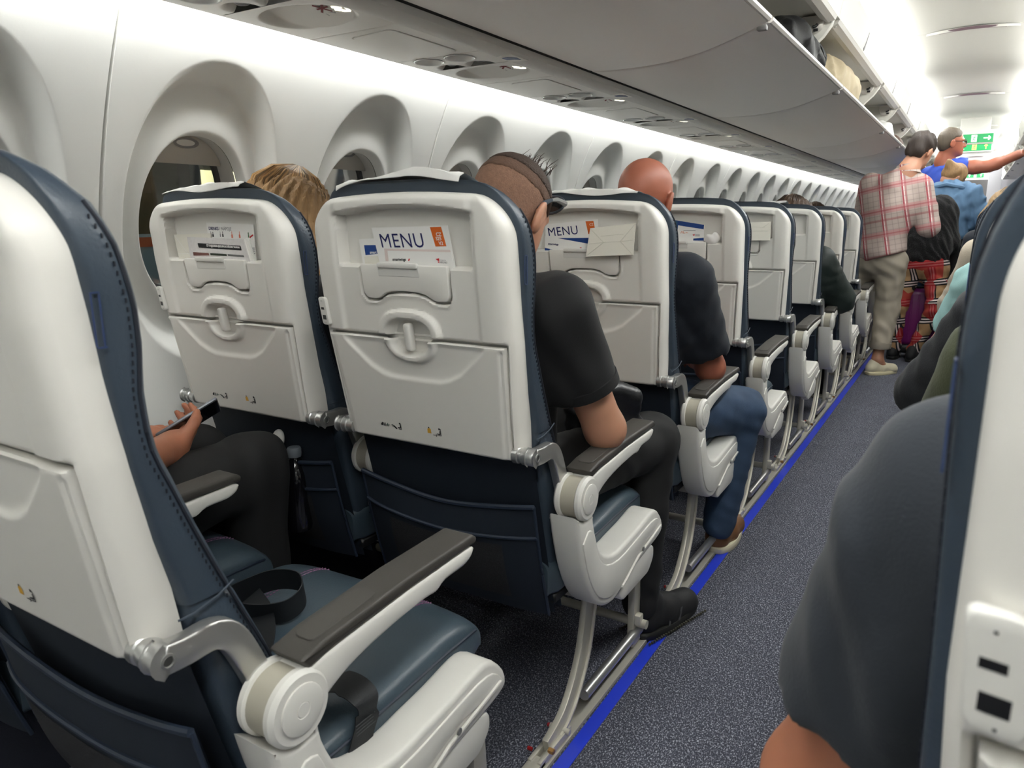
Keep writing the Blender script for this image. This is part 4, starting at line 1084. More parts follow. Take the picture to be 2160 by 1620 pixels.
# ================================================================== PEOPLE (smooth blended solids turned into one surface each)
def V3(*p): return np.array(p, np.float32)
def rot(yaw=0, nod=0, roll=0):
    cy, sy, cn, sn, cr_, sr = math.cos(yaw), math.sin(yaw), math.cos(-nod), math.sin(-nod), math.cos(roll), math.sin(roll)
    Rz = np.array([[cy, -sy, 0], [sy, cy, 0], [0, 0, 1]]); Rx = np.array([[1, 0, 0], [0, cn, -sn], [0, sn, cn]]); Ry = np.array([[cr_, 0, sr], [0, 1, 0], [-sr, 0, cr_]])
    return (Rz @ Rx @ Ry).astype(np.float32)
class SDF:
    def __init__(s): s.ops = []; s.lo = np.full(3, 1e9); s.hi = np.full(3, -1e9)
    def _b(s, lo, hi): s.lo = np.minimum(s.lo, lo); s.hi = np.maximum(s.hi, hi)
    def cap(s, a, b, ra, rb=None, k=0.02):
        rb = ra if rb is None else rb
        a, b = np.array(a, np.float32), np.array(b, np.float32)
        s._b(np.minimum(a - ra, b - rb), np.maximum(a + ra, b + rb))
        def f(P):
            e = b - a; t = np.clip(((P - a) @ e) / float(e @ e), 0, 1)
            d = P - a - t[..., None] * e
            return np.sqrt((d * d).sum(-1)) - (ra + (rb - ra) * t)
        s.ops.append(('u', f, k)); return s
    def chain(s, pts, rs, k=0.02):
        for i in range(len(pts) - 1): s.cap(pts[i], pts[i + 1], rs[i], rs[i + 1], k)
        return s
    def ell(s, c, r, R=None, k=0.02, sub=False):
        c, r = np.array(c, np.float32), np.array(r, np.float32); R = np.eye(3, dtype=np.float32) if R is None else R
        if not sub: s._b(c - r.max(), c + r.max())
        def f(P):
            q = (P - c) @ R
            k0 = np.sqrt(((q / r) ** 2).sum(-1)); k1 = np.sqrt(((q / (r * r)) ** 2).sum(-1)) + 1e-9
            return k0 * (k0 - 1) / k1
        s.ops.append(('s' if sub else 'u', f, k)); return s
    def box(s, c, h, r, R=None, k=0.02, sub=False):
        c, h = np.array(c, np.float32), np.array(h, np.float32); R = np.eye(3, dtype=np.float32) if R is None else R
        if not sub: m_ = float(np.linalg.norm(h)); s._b(c - m_, c + m_)
        def f(P):
            q = np.abs((P - c) @ R) - (h - r)
            return np.sqrt((np.maximum(q, 0) ** 2).sum(-1)) + np.minimum(q.max(-1), 0) - r
        s.ops.append(('s' if sub else 'u', f, k)); return s
    def cut(s, p, n, k=0.004):
        """remove the side the normal n points to"""
        p, n = np.array(p, np.float32), np.array(n, np.float32); n = n / np.linalg.norm(n)
        s.ops.append(('c', lambda P: (P - p) @ n, k)); return s
    def folds(s, A, freq=38.0, dirv=(0.4, 0.3, 1.0), seed=0):
        rs = np.random.RandomState(seed); d1 = np.array(dirv) / np.linalg.norm(dirv)
        if freq < 80: freq = freq * 2.3
        ph = rs.rand(6) * 6.28; w1 = rs.randn(3) * 11; w2 = rs.randn(3) * 24; w3 = rs.randn(3) * 55
        def f(P):
            q = 1.6 * np.sin(P @ w1 + ph[0]) + 1.0 * np.sin(P @ w2 + ph[1])
            n = np.sin(freq * (P @ d1) + 2.2 * q + ph[2]) * (0.55 + 0.45 * np.sin(P @ w1 * 0.7 + ph[3])) + 0.5 * np.sin(P @ w3 + q + ph[4])
            return A * n
        s.ops.append(('d', f, 0)); return s
    def val(s, P):
        D = None
        for t, f, k in s.ops:
            d = f(P)
            if D is None: D = d; continue
            if t == 'u':
                h = np.maximum(k - np.abs(D - d), 0) / k; D = np.minimum(D, d) - h * h * k * 0.25
            elif t == 's':
                d = -d; h = np.maximum(k - np.abs(D - d), 0) / k; D = np.maximum(D, d) + h * h * k * 0.25
            elif t == 'c': D = np.maximum(D, d)
            else: D = D + d
        return D
    def mesh(s, res, origin=(0, 0, 0), name='body'):
        lo = s.lo - 3 * res - 0.008; hi = s.hi + 3 * res + 0.008
        ax = [np.arange(lo[i], hi[i] + res, res, dtype=np.float32) for i in range(3)]
        q = 4
        cx = [np.arange(lo[i], ax[i][-1] + res * q * 1.01, res * q, dtype=np.float32) for i in range(3)]
        Gc = np.stack(np.meshgrid(*cx, indexing='ij'), -1); Dc = s.val(Gc.reshape(-1, 3)).reshape(Gc.shape[:3])
        nr = np.abs(Dc) < res * q * 1.35 + 0.012
        for a in range(3):   # grow by one coarse cell
            g2 = nr.copy(); sl = [slice(None)] * 3; sm = [slice(None)] * 3
            sl[a] = slice(1, None); sm[a] = slice(None, -1); g2[tuple(sl)] |= nr[tuple(sm)]; nr = g2
        fi = [np.minimum((np.arange(len(ax[i]))) // q, len(cx[i]) - 1) for i in range(3)]
        D = Dc[np.ix_(*fi)].copy(); mk = nr[np.ix_(*fi)]
        w = np.argwhere(mk)
        P = np.stack([ax[i][w[:, i]] for i in range(3)], -1)
        D[mk] = s.val(P)
        S = D < 0
        n = np.array(S.shape) - 1
        # surface nets
        cs = [S[i:n[0] + i, j:n[1] + j, k:n[2] + k] for i in (0, 1) for j in (0, 1) for k in (0, 1)]
        cnt = sum(c.astype(np.int8) for c in cs)
        act = (cnt > 0) & (cnt < 8)
        idx = np.full(act.shape, -1, np.int64); ii = np.argwhere(act); idx[act] = np.arange(len(ii))
        acc = np.zeros((len(ii), 3)); num = np.zeros(len(ii))
        I, J, K = ii.T
        for a in range(3):
            for p in (0, 1):
                for q in (0, 1):
                    o0 = [0, 0, 0]; o1 = [0, 0, 0]
                    b, c = [x for x in range(3) if x != a]
                    o0[b] = o1[b] = p; o0[c] = o1[c] = q; o1[a] = 1
                    d0 = D[I + o0[0], J + o0[1], K + o0[2]]; d1 = D[I + o1[0], J + o1[1], K + o1[2]]
                    m_ = (d0 < 0) != (d1 < 0)
                    t = np.where(m_, d0 / np.where(m_, d0 - d1, 1), 0)
                    pt = np.stack([o0[x] + (t if x == a else 0 * t) for x in range(3)], -1)
                    acc += pt * m_[:, None]; num += m_
        V = (ii + acc / num[:, None]) * res + lo - np.array(origin)
        F = []
        for a in range(3):
            b, c = [(1, 2), (2, 0), (0, 1)][a]
            sl0 = [slice(1, n[x]) for x in range(3)]; sl0[a] = slice(0, n[a]); sl1 = list(sl0); sl1[a] = slice(1, n[a] + 1)
            A0 = S[tuple(sl0)]; A1 = S[tuple(sl1)]
            e = np.argwhere(A0 != A1); fl = A0[A0 != A1]
            off = np.array([1, 1, 1]); off[a] = 0
            e = e + off
            def at(db, dc):
                q = e.copy(); q[:, b] += db; q[:, c] += dc
                return idx[q[:, 0], q[:, 1], q[:, 2]]
            Q = np.stack([at(-1, -1), at(0, -1), at(0, 0), at(-1, 0)], -1)
            Q = np.where(fl[:, None], Q, Q[:, ::-1])
            F.append(Q[(Q >= 0).all(1)])
        F = np.concatenate(F)
        me = bpy.data.meshes.new(name)
        me.vertices.add(len(V)); me.vertices.foreach_set('co', V.astype(np.float32).ravel())
        me.loops.add(F.size); me.loops.foreach_set('vertex_index', F.ravel().astype(np.int32))
        me.polygons.add(len(F)); me.polygons.foreach_set('loop_start', np.arange(0, F.size, 4, dtype=np.int32))
        me.polygons.foreach_set('use_smooth', np.ones(len(F), bool))
        me.update(calc_edges=True); me.validate()
        return me
def smooth_mod(o, it=4, f=0.5):
    m_ = o.modifiers.new('smooth', 'SMOOTH'); m_.iterations = it; m_.factor = f
    return o
def skin_mat(name, c, c2, rough=0.5):
    return mat(name, c, rough, bump=0.25, bscale=350, bdist=0.0006, var=0.10, vscale=22, sss=0.12)
SK1 = skin_mat('skin_fair', rgb(186, 136, 110), None); SK2 = skin_mat('skin_ruddy', rgb(160, 96, 74), None); SK3 = skin_mat('skin_tan', rgb(178, 116, 88), None)
def hair_mat(name, c, var=0.35, st=(90, 90, 7), rough=0.65):
    return mat(name, c, rough, var=var, vscale=1.0, stretch=st, bump=0.8, bscale=2.0, bdist=0.004)
class Person:
    def __init__(s, label, base, name='person', group=None):
        s.base = base; s.t = thing(name, label, 'person', base, group=group); s.body = None
    def add(s, name, S, m, res, it=3, parent=None, f=0.5):
        o = obj(name, S.mesh(res, s.base, name), m, parent or s.t)
        if it: smooth_mod(o, it, f)
        return o
    def addm(s, name, mb, m, parent=None, angle=40):
        mb.v = [tuple(np.array(p) - np.array(s.base)) for p in mb.v]
        return mb.obj(name, m, parent or s.t, angle)
def head(S, c, R, s=1.0, neck=None, ears=True, face=True):
    c = np.array(c, float)
    W = lambda *p: c + R @ (np.array(p) * s)
    S.ell(W(0, -0.014, 0.032), np.array((0.0745, 0.095, 0.084)) * s, R, 0.02)
    S.ell(W(0, 0.026, -0.036), np.array((0.058, 0.062, 0.076)) * s, R, 0.03)
    S.ell(W(0, 0.064, -0.090), np.array((0.027, 0.024, 0.022)) * s, R, 0.03)
    if face:
        S.ell(W(0, 0.074, 0.020), np.array((0.046, 0.016, 0.010)) * s, R, 0.02)
        S.ell(W(0.033, 0.092, 0.0), np.array((0.015, 0.012, 0.010)) * s, R, 0.012, True); S.ell(W(-0.033, 0.092, 0.0), np.array((0.015, 0.012, 0.010)) * s, R, 0.012, True)
        S.cap(W(0, 0.086, 0.008), W(0, 0.104, -0.030), 0.008 * s, 0.012 * s, 0.012); S.ell(W(0, 0.092, -0.036), np.array((0.019, 0.012, 0.009)) * s, R, 0.010)
        S.ell(W(0, 0.083, -0.058), np.array((0.024, 0.012, 0.005)) * s, R, 0.006); S.ell(W(0, 0.081, -0.068), np.array((0.021, 0.012, 0.006)) * s, R, 0.006)
    if neck is not None:
        S.cap(W(0, -0.025, -0.045), neck, 0.056 * s, 0.062 * s, 0.03)
    if ears:
        for sg in (1, -1):
            Re = R @ rot(sg * 0.35, 0.25 * 0, sg * 0.12)
            S.ell(W(sg * 0.082, -0.012, -0.010), np.array((0.010, 0.022, 0.037)) * s, Re, 0.008)
            S.ell(W(sg * 0.092, -0.006, -0.004), np.array((0.006, 0.009, 0.019)) * s, Re, 0.006, True)
    return W
def hand(S, w_, d, pn, curl=0.6, s=1.0, side=1, r=0.0088):
    """w_ wrist, d pointing direction, pn palm normal; five fingers"""
    w_, d, pn = (np.array(v, float) for v in (w_, d, pn)); d /= np.linalg.norm(d); pn = pn - d * (pn @ d); pn /= np.linalg.norm(pn); x = np.cross(d, pn) * side
    R = np.stack([x, d, -pn], -1).astype(np.float32)
    S.ell(w_ + d * 0.045 * s, np.array((0.040, 0.052, 0.016)) * s, R, 0.02)
    S.cap(w_ - d * 0.03 * s, w_ + d * 0.02 * s, 0.026 * s, 0.028 * s, 0.03)
    for i, (o, L) in enumerate(((-0.030, 0.066), (-0.010, 0.078), (0.011, 0.073), (0.030, 0.058))):
        p = w_ + d * (0.085 - 0.006 * abs(i - 1)) * s + x * o * s; dd = d.copy(); L = L * s
        pts = [p - d * 0.02 * s]
        for j, f in enumerate((0.45, 0.32, 0.25)):
            a = curl * (0.5 + 0.6 * j)
            v = d * math.cos(a) + pn * math.sin(a)
            p = p + v * L * f; pts.append(p)
        S.chain(pts, [r * s * 1.08, r * s, r * s * 0.95, r * s * 0.8], 0.004)
    t0 = w_ + d * 0.018 * s - x * 0.030 * s
    S.chain([t0, t0 + (d * 0.035 - x * 0.022 + pn * 0.012) * s, t0 + (d * 0.064 - x * 0.024 + pn * 0.026) * s], [0.015 * s, 0.0115 * s, 0.009 * s], 0.008)
def short_hair(W, R, s, thick, sides=False, top=False):
    H = SDF()
    H.ell(W(0, -0.016, 0.034), np.array((0.0745, 0.095, 0.084)) * s + thick, R, 0.01)
    return H
# ---------- cloth materials
C_BLACK = mat('black_cotton', rgb(15, 15, 17), 0.85, bump=0.4, bscale=500, bdist=0.0008, sheen=0.04)
C_BLKJEAN = mat('black_denim', rgb(23, 23, 24), 0.8, bump=0.5, bscale=600, var=0.25, vscale=12, bdist=0.0008)
C_NAVY = mat('navy_cotton', rgb(13, 20, 31), 0.85, bump=0.4, bscale=500, bdist=0.0008, sheen=0.04)
C_JEAN = mat('blue_denim', rgb(50, 70, 96), 0.8, bump=0.6, bscale=500, var=0.35, vscale=18, bdist=0.001)
C_LDENIM = mat('light_denim', rgb(92, 124, 156), 0.8, bump=0.5, bscale=300, var=0.18, vscale=16, bdist=0.001)
C_KHAKI = mat('khaki_cotton', rgb(158, 149, 134), 0.75, bump=0.3, bscale=300, var=0.06, vscale=9)
C_BLUET = mat('blue_cotton', rgb(48, 78, 178), 0.75, bump=0.3, bscale=300)
C_GREY = mat('charcoal_cotton', rgb(36, 41, 48), 0.88, bump=0.5, bscale=420, bdist=0.0008, sheen=0.08)
C_OLIVE = mat('olive_cotton', rgb(66, 71, 48), 0.85, bump=0.4, bscale=300, sheen=0.05)
C_DKGREY = mat('dark_grey_knit', rgb(30, 32, 36), 0.85, bump=0.4, bscale=300, sheen=0.05)
C_MINT = mat('mint_cotton', rgb(146, 184, 182), 0.8, bump=0.3, bscale=300)
C_CREAM = mat('cream_knit', rgb(190, 178, 160), 0.85, bump=0.6, bscale=220, bdist=0.002)
C_GREEN = mat('dark_green_quilt', rgb(22, 34, 31), 0.6, bump=0.3, bscale=200)
C_FUR = mat('black_fleece', rgb(16, 16, 18), 0.95, bump=1.0, bscale=160, bdist=0.008, sheen=0.1)
C_SHOE = mat('black_suede', rgb(24, 24, 26), 0.7, bump=0.3, bscale=400)
C_SOLE = mat('black_rubber', rgb(30, 30, 28), 0.6)
C_SNEAK = mat('cream_leather', rgb(206, 198, 172), 0.5, bump=0.15, bscale=200)
def plaid_mat(name, base, stripes_a, stripes_b, ax='X', bx='Z', rota=(0, 0, 0)):
    """stripes: list of (period, offset, width, colour, strength)"""
    m = bpy.data.materials.new(name); m.use_nodes = True; nt = m.node_tree; b = nt.nodes['Principled BSDF']
    tc = nt.nodes.new('ShaderNodeTexCoord'); mp = nt.nodes.new('ShaderNodeMapping'); mp.inputs['Rotation'].default_value = rota
    nt.links.new(tc.outputs['Object'], mp.inputs['Vector'])
    sp = nt.nodes.new('ShaderNodeSeparateXYZ'); nt.links.new(mp.outputs['Vector'], sp.inputs[0])
    def math_(op, a, bb):
        n = nt.nodes.new('ShaderNodeMath'); n.operation = op
        for i, v in enumerate((a, bb)):
            if isinstance(v, (int, float)): n.inputs[i].default_value = v
            else: nt.links.new(v, n.inputs[i])
        return n.outputs[0]
    col = None
    for axis, L in ((ax, stripes_a), (bx, stripes_b)):
        src = sp.outputs[axis]
        for per, off, wd, c, st_ in L:
            t = math_('FRACT', math_('ADD', math_('DIVIDE', src, per), off + 100), 0)
            d = math_('ABSOLUTE', math_('SUBTRACT', t, 0.5), 0)
            mk = math_('MULTIPLY', math_('LESS_THAN', d, wd / per / 2), st_)
            mx = nt.nodes.new('ShaderNodeMix'); mx.data_type = 'RGBA'
            if col is None: mx.inputs['A'].default_value = base
            else: nt.links.new(col, mx.inputs['A'])
            mx.inputs['B'].default_value = c; nt.links.new(mk, mx.inputs['Factor']); col = mx.outputs['Result']
    nt.links.new(col, b.inputs['Base Color']); b.inputs['Roughness'].default_value = 0.85
    n = nt.nodes.new('ShaderNodeTexNoise'); n.inputs['Scale'].default_value = 300
    nt.links.new(tc.outputs['Object'], n.inputs['Vector'])
    bp = nt.nodes.new('ShaderNodeBump'); bp.inputs['Strength'].default_value = 0.3; bp.inputs['Distance'].default_value = 0.001
    nt.links.new(n.outputs['Fac'], bp.inputs['Height']); nt.links.new(bp.outputs['Normal'], b.inputs['Normal'])
    return m
RD, WH, GY, PKc = rgb(146, 44, 58), rgb(216, 200, 196), rgb(120, 108, 106), rgb(176, 112, 114)
C_PLAID = plaid_mat('red_plaid_cotton', rgb(172, 156, 148),
    [(0.036, 0.1, 0.006, GY, 0.35), (0.144, 0.0, 0.030, RD, 0.55), (0.144, 0.03, 0.018, RD, 0.8), (0.144, 0.0, 0.007, WH, 0.95)],
    [(0.036, 0.4, 0.006, GY, 0.35), (0.165, 0.3, 0.042, PKc, 0.55), (0.165, 0.3, 0.010, RD, 0.5), (0.33, 0.1, 0.016, RD, 0.4)], rota=(0, 0.20, 0))
BK, TN, RED = rgb(20, 18, 20), rgb(168, 134, 96), rgb(160, 18, 28)
def tartan_mat():
    m = plaid_mat('red_tartan_cotton', TN,
        [(0.13, 0.0, 0.012, BK, 1), (0.13, 0.14, 0.012, BK, 1), (0.13, 0.28, 0.012, BK, 1), (0.13, 0.07, 0.010, WH, 1), (0.13, 0.21, 0.010, WH, 1)],
        [(0.15, 0.1, 0.012, BK, 1), (0.15, 0.24, 0.012, BK, 1), (0.15, 0.38, 0.012, BK, 1), (0.15, 0.17, 0.010, WH, 1), (0.15, 0.31, 0.010, WH, 1)], rota=(0, 0.12, 0.3))
    nt = m.node_tree; b = nt.nodes['Principled BSDF']; src = b.inputs['Base Color'].links[0].from_socket
    tc = nt.nodes.new('ShaderNodeTexCoord'); v = nt.nodes.new('ShaderNodeTexVoronoi'); v.inputs['Scale'].default_value = 7.5
    nt.links.new(tc.outputs['Object'], v.inputs['Vector'])
    sp = nt.nodes.new('ShaderNodeSeparateColor'); nt.links.new(v.outputs['Color'], sp.inputs[0])
    gt = nt.nodes.new('ShaderNodeMath'); gt.operation = 'GREATER_THAN'; gt.inputs[1].default_value = 0.50; nt.links.new(sp.outputs[0], gt.inputs[0])
    mx = nt.nodes.new('ShaderNodeMix'); mx.data_type = 'RGBA'; nt.links.new(src, mx.inputs['A']); mx.inputs['B'].default_value = RED
    mu = nt.nodes.new('ShaderNodeMath'); mu.operation = 'MULTIPLY'; mu.inputs[1].default_value = 0.85; nt.links.new(gt.outputs[0], mu.inputs[0])
    nt.links.new(mu.outputs[0], mx.inputs['Factor']); nt.links.new(mx.outputs['Result'], b.inputs['Base Color'])
    return m
C_TARTAN = tartan_mat()
H_BROWN = hair_mat('brown_hair', rgb(74, 56, 42), 0.4); H_BUZZ = mat('buzzed_hair', rgb(128, 96, 78), 0.9, bump=1.0, bscale=420, bdist=0.002, var=0.30, vscale=160)
H_BUZZT = mat('short_brown_hair', rgb(58, 42, 32), 0.75, bump=1.0, bscale=260, bdist=0.004, var=0.4, vscale=120)
H_BLOND = hair_mat('blond_hair', rgb(140, 108, 70), 0.45); H_BLOND2 = hair_mat('ash_blond_hair', rgb(142, 116, 82), 0.4); H_DARK = hair_mat('dark_hair', rgb(48, 38, 32), 0.35); H_GREY = hair_mat('greying_hair', rgb(82, 72, 60), 0.3)

# ---------- 1: man with cropped hair in a black polo shirt (aisle seat, row of the MENU card)
def seated(S_skin, top, tr, cx, py, headc, R, shR, elR, wrR, shL, elL, wrL, kneeR, ankR, kneeL, ankL, s=1.0, neck=None, bulk=1.0, sleeve=0.62, legr=1.0):
    nb = neck if neck is not None else (headc[0] * 0.6 + cx * 0.4, headc[1] - 0.07, headc[2] - 0.14)
    W = head(S_skin, headc, R, s, nb)
    pel = np.array((cx, py + 0.10, 0.585)); ch = (np.array(shR) + np.array(shL)) / 2 + np.array((0, 0.015, -0.10))
    S_skin.chain([nb, ch + np.array((0, 0, 0.04)), pel], [0.06, 0.09, 0.10], 0.06)
    for sh, el, wr in ((shR, elR, wrR), (shL, elL, wrL)):
        S_skin.chain([ch + np.array((0, 0, 0.05)), sh], [0.07, 0.050], 0.05)
        S_skin.chain([sh, el, wr], [0.050, 0.043, 0.028], 0.02)
        d = np.array(wr) - np.array(el)
        hand(S_skin, wr, d, (0, 0, -1), 0.7, 0.95, 1 if sh is shR else -1)
    # top
    up = (ch + np.array((0, 0, 0.075)))
    top.ell(ch, np.array((0.185, 0.115, 0.17)) * np.array((bulk, 1, 1)), None, 0.06); top.chain([ch - np.array((0, -0.01, 0.08)), pel + np.array((0, -0.01, 0.02))], [0.135 * bulk, 0.15 * bulk], 0.08)
    top.cap(shR, shL, 0.062, 0.062, 0.05); top.cap(nb, ch + np.array((0, 0, 0.06)), 0.068, 0.11, 0.05)
    for sh, el in ((shR, elR), (shL, elL)):
        sh, el = np.array(sh), np.array(el); e = sh + (el - sh) * sleeve
        top.cap(sh, e, 0.074 * bulk, 0.068 * bulk, 0.05)
    # trousers
    for kn, an, sg in ((kneeR, ankR, 1), (kneeL, ankL, -1)):
        hip = pel + np.array((sg * 0.085, 0.02, -0.01))
        tr.chain([hip, kn], [0.098 * legr, 0.070 * legr], 0.04); tr.chain([kn, an], [0.068 * legr, 0.050 * legr], 0.03)
    tr.ell(pel, (0.165, 0.12, 0.10), None, 0.05)
    return W, nb
def cut_sleeves(top, pairs, sleeve):
    for sh, el in pairs:
        sh, el = np.array(sh), np.array(el); e = sh + (el - sh) * sleeve; d = (el - sh) / np.linalg.norm(el - sh)
        # cut only near the sleeve end: a small box on the far side
        Rz_ = np.stack([np.cross(d, (0, 0, 1)) / np.linalg.norm(np.cross(d, (0, 0, 1))), d, np.cross(np.cross(d, (0, 0, 1)) / np.linalg.norm(np.cross(d, (0, 0, 1))), d)], -1).astype(np.float32)
        top.box(e + d * 0.06, (0.10, 0.06, 0.10), 0.002, Rz_, 0.006, True)
def collar(p, nb, R, m, r=0.070, h=0.035, tilt=0.0):
    S = SDF(); n = np.array(nb, float)
    mb = MB(); rings = []
    for k, (rr, zz) in enumerate(((r + 0.014, -0.010), (r + 0.002, 0.016), (r - 0.004, h), (r - 0.009, h - 0.002), (r - 0.004, 0.010))):
        rings.append([tuple(n + np.array((math.cos(a) * rr, math.sin(a) * rr * 0.95 + 0.0, zz + 0.020 * math.cos(a - math.pi * 1.5)))) for a in np.linspace(0, 2 * math.pi, 36, endpoint=False)])
    mb.loft(rings, caps=False)
    return p.addm('collar', mb, m)
def shoe(p, heel, toe, m, msole, w_=0.048, name='shoe', hi=0.10, res=0.006, laces=None):
    heel, toe = np.array(heel, float), np.array(toe, float); d = toe - heel; L = np.linalg.norm(d[:2]); d /= np.linalg.norm(d); x = np.array((d[1], -d[0], 0)); 
    S = SDF(); at = lambda t, o, z: heel + d * L * t + x * o + np.array((0, 0, z))
    S.cap(at(0.16, 0, 0.050), at(0.45, 0, 0.044), w_ * 0.78, w_ * 0.92, 0.02); S.cap(at(0.45, 0, 0.040), at(0.835, 0.002, 0.034), w_ * 0.94, w_ * 0.84, 0.02); S.cap(at(0.18, 0, 0.05), at(0.24, 0, hi), w_ * 0.75, w_ * 0.78, 0.02); S.cap(at(0.26, 0, hi - 0.02), at(0.52, 0, 0.062), w_ * 0.62, w_ * 0.5, 0.03)
    S.cut(heel + np.array((0, 0, 0.014)), (0, 0, -1))
    o = p.add(name, S, m, res, 3)
    mb = MB(); P = []
    for a in np.linspace(0, 2 * math.pi, 40, endpoint=False):
        t = 0.5 - 0.5 * math.cos(a) ; 
        t_ = 0.03 + 0.90 * t; ww = w_ * (0.80 + 0.25 * math.sin(math.pi * min(1, t_ * 1.25))) * math.sqrt(max(0, 1 - abs(2 * t_ - 1) ** 5))
        P.append(at(t_, ww * (1 if math.sin(a) >= 0 else -1) * (1 if abs(math.sin(a)) > 1e-6 else 0), 0))
    rings = [[tuple(q + np.array((0, 0, z)) + (q - at(0.5, 0, 0)) * k) for q in P] for z, k in ((0.001, -0.03), (0.006, 0.0), (0.022, 0.01), (0.027, -0.03))]
    mb.loft(rings); p.addm('sole', mb, msole, o)
    return o, at, x, d, L
def rel_add(p, name, mb, m, parent=None, angle=40): return p.addm(name, mb, m, parent, angle)

p1 = Person('seated man with cropped hair in a black polo, elbow on the armrest, shades on head', (-0.88, 1.40, 0.0))
hc = np.array((-0.850, 1.385, 1.172)); R1 = rot(-0.06, 0.42, 0.04)
sk, tp, tr = SDF(), SDF(), SDF()
g = dict(shR=(-0.705, 1.315, 0.980), elR=(-0.640, 1.425, 0.716), wrR=(-0.76, 1.64, 0.70), shL=(-1.045, 1.335, 0.985), elL=(-1.13, 1.46, 0.72), wrL=(-0.97, 1.66, 0.70))
W1, nb = seated(sk, tp, tr, -0.89, 1.274, hc, R1, g['shR'], g['elR'], g['wrR'], g['shL'], g['elL'], g['wrL'], (-0.685, 1.83, 0.580), (-0.690, 1.80, 0.11), (-1.02, 1.85, 0.58), (-1.02, 1.82, 0.11), neck=(-0.872, 1.310, 1.050), sleeve=0.64)
cut_sleeves(tp, ((g['shR'], g['elR']), (g['shL'], g['elL'])), 0.64); tp.folds(0.0034, 36, (0.7, 0.5, 0.4), 3); tr.folds(0.0026, 46, (0.2, 1.0, 0.4), 4)
b1 = p1.add('body', sk, SK1, 0.0052, 2)
p1.add('polo_shirt', tp, C_BLACK, 0.0085, 3); p1.add('trousers', tr, C_BLKJEAN, 0.0095, 3)
collar(p1, (-0.868, 1.322, 1.058), R1, C_BLACK, 0.068, 0.030)
cb = MB(); e_ = np.array(g['shR']) + (np.array(g['elR']) - np.array(g['shR'])) * 0.60; d_ = np.array(g['elR']) - np.array(g['shR']); d_ /= np.linalg.norm(d_)
cb.tube([e_ - d_ * 0.012, e_ - d_ * 0.010, e_ + d_ * 0.012, e_ + d_ * 0.014], [0.066, 0.0715, 0.0705, 0.062], 32, True); p1.addm('sleeve_cuff', cb, C_BLACK)
def buzz(p, W, R, m_side, m_top, s=1.0, res=0.005, low=-0.055, front=0.052):
    H = SDF(); H.ell(W(0, -0.015, 0.032), np.array((0.0768, 0.0972, 0.0862)) * s, R, 0.01); H.ell(W(0, -0.030, -0.030), np.array((0.066, 0.066, 0.060)) * s, R, 0.03)
    H.cut(W(0, front, 0.045), R @ np.array((0, 1, 0.12))); H.cut(W(0, -0.05, low), R @ np.array((0, 0.35, -1)))
    H.box(W(0, 0.055, -0.035), (0.2, 0.066, 0.05), 0.02, R, 0.012, True)
    p.add('cropped_hair', H, m_side, res, 1)
    for nm, k, zc, tl, mm in (('fade_hair', 0.0, 0.030, -0.30, mat('fading_hair', rgb(92, 68, 54), 0.85, bump=1.0, bscale=380, bdist=0.002, var=0.3, vscale=140) if m_top is not m_side else m_side), ('top_hair', 0.0022, 0.055, -0.35, m_top)):
        T = SDF(); T.ell(W(0, -0.015, 0.032), np.array((0.0768, 0.0972, 0.0862)) * s + 0.0018 + k, R, 0.01)
        T.cut(W(0, front, 0.045), R @ np.array((0, 1, 0.12))); T.cut(W(0, 0, zc), R @ np.array((0, tl, -1))); T.folds(0.0005, 210, (1, 0.6, 0.2), 5)
        p.add(nm, T, mm, res * 0.9, 1)
buzz(p1, W1, R1, H_BUZZ, H_BUZZT)
tf = MB()
rs = random.Random(3)
for i in range(46):
    a0 = np.array(W1(rs.uniform(-0.015, 0.045), rs.uniform(-0.02, 0.045), 0.118)); v = R1 @ np.array((rs.uniform(-0.4, 0.4), rs.uniform(0.1, 0.6), 1)); L = rs.uniform(0.012, 0.030)
    tf.tube([a0 - v * 0.01, a0 + v * L * 0.5, a0 + v * L + R1 @ np.array((rs.uniform(-1, 1), rs.uniform(0, 1), 0)) * 0.006], [0.0010, 0.0008, 0.0003], 4)
p1.addm('hair_tuft', tf, H_BUZZT)
St = SDF(); St.ell(W1(0, 0.028, -0.046), (0.0605, 0.0635, 0.068), R1, 0.02); St.ell(W1(0, 0.064, -0.090), (0.0285, 0.0255, 0.0235), R1, 0.03); St.cut(W1(0, 0, -0.040), R1 @ np.array((0, 0.5, 1))); St.cut(W1(0, 0.0, 0), R1 @ np.array((0, -1, 0)))
p1.add('stubble', St, mat('stubble', rgb(150, 108, 84), 0.8, bump=1.0, bscale=500, bdist=0.0015, var=0.25, vscale=300), 0.0055, 1)
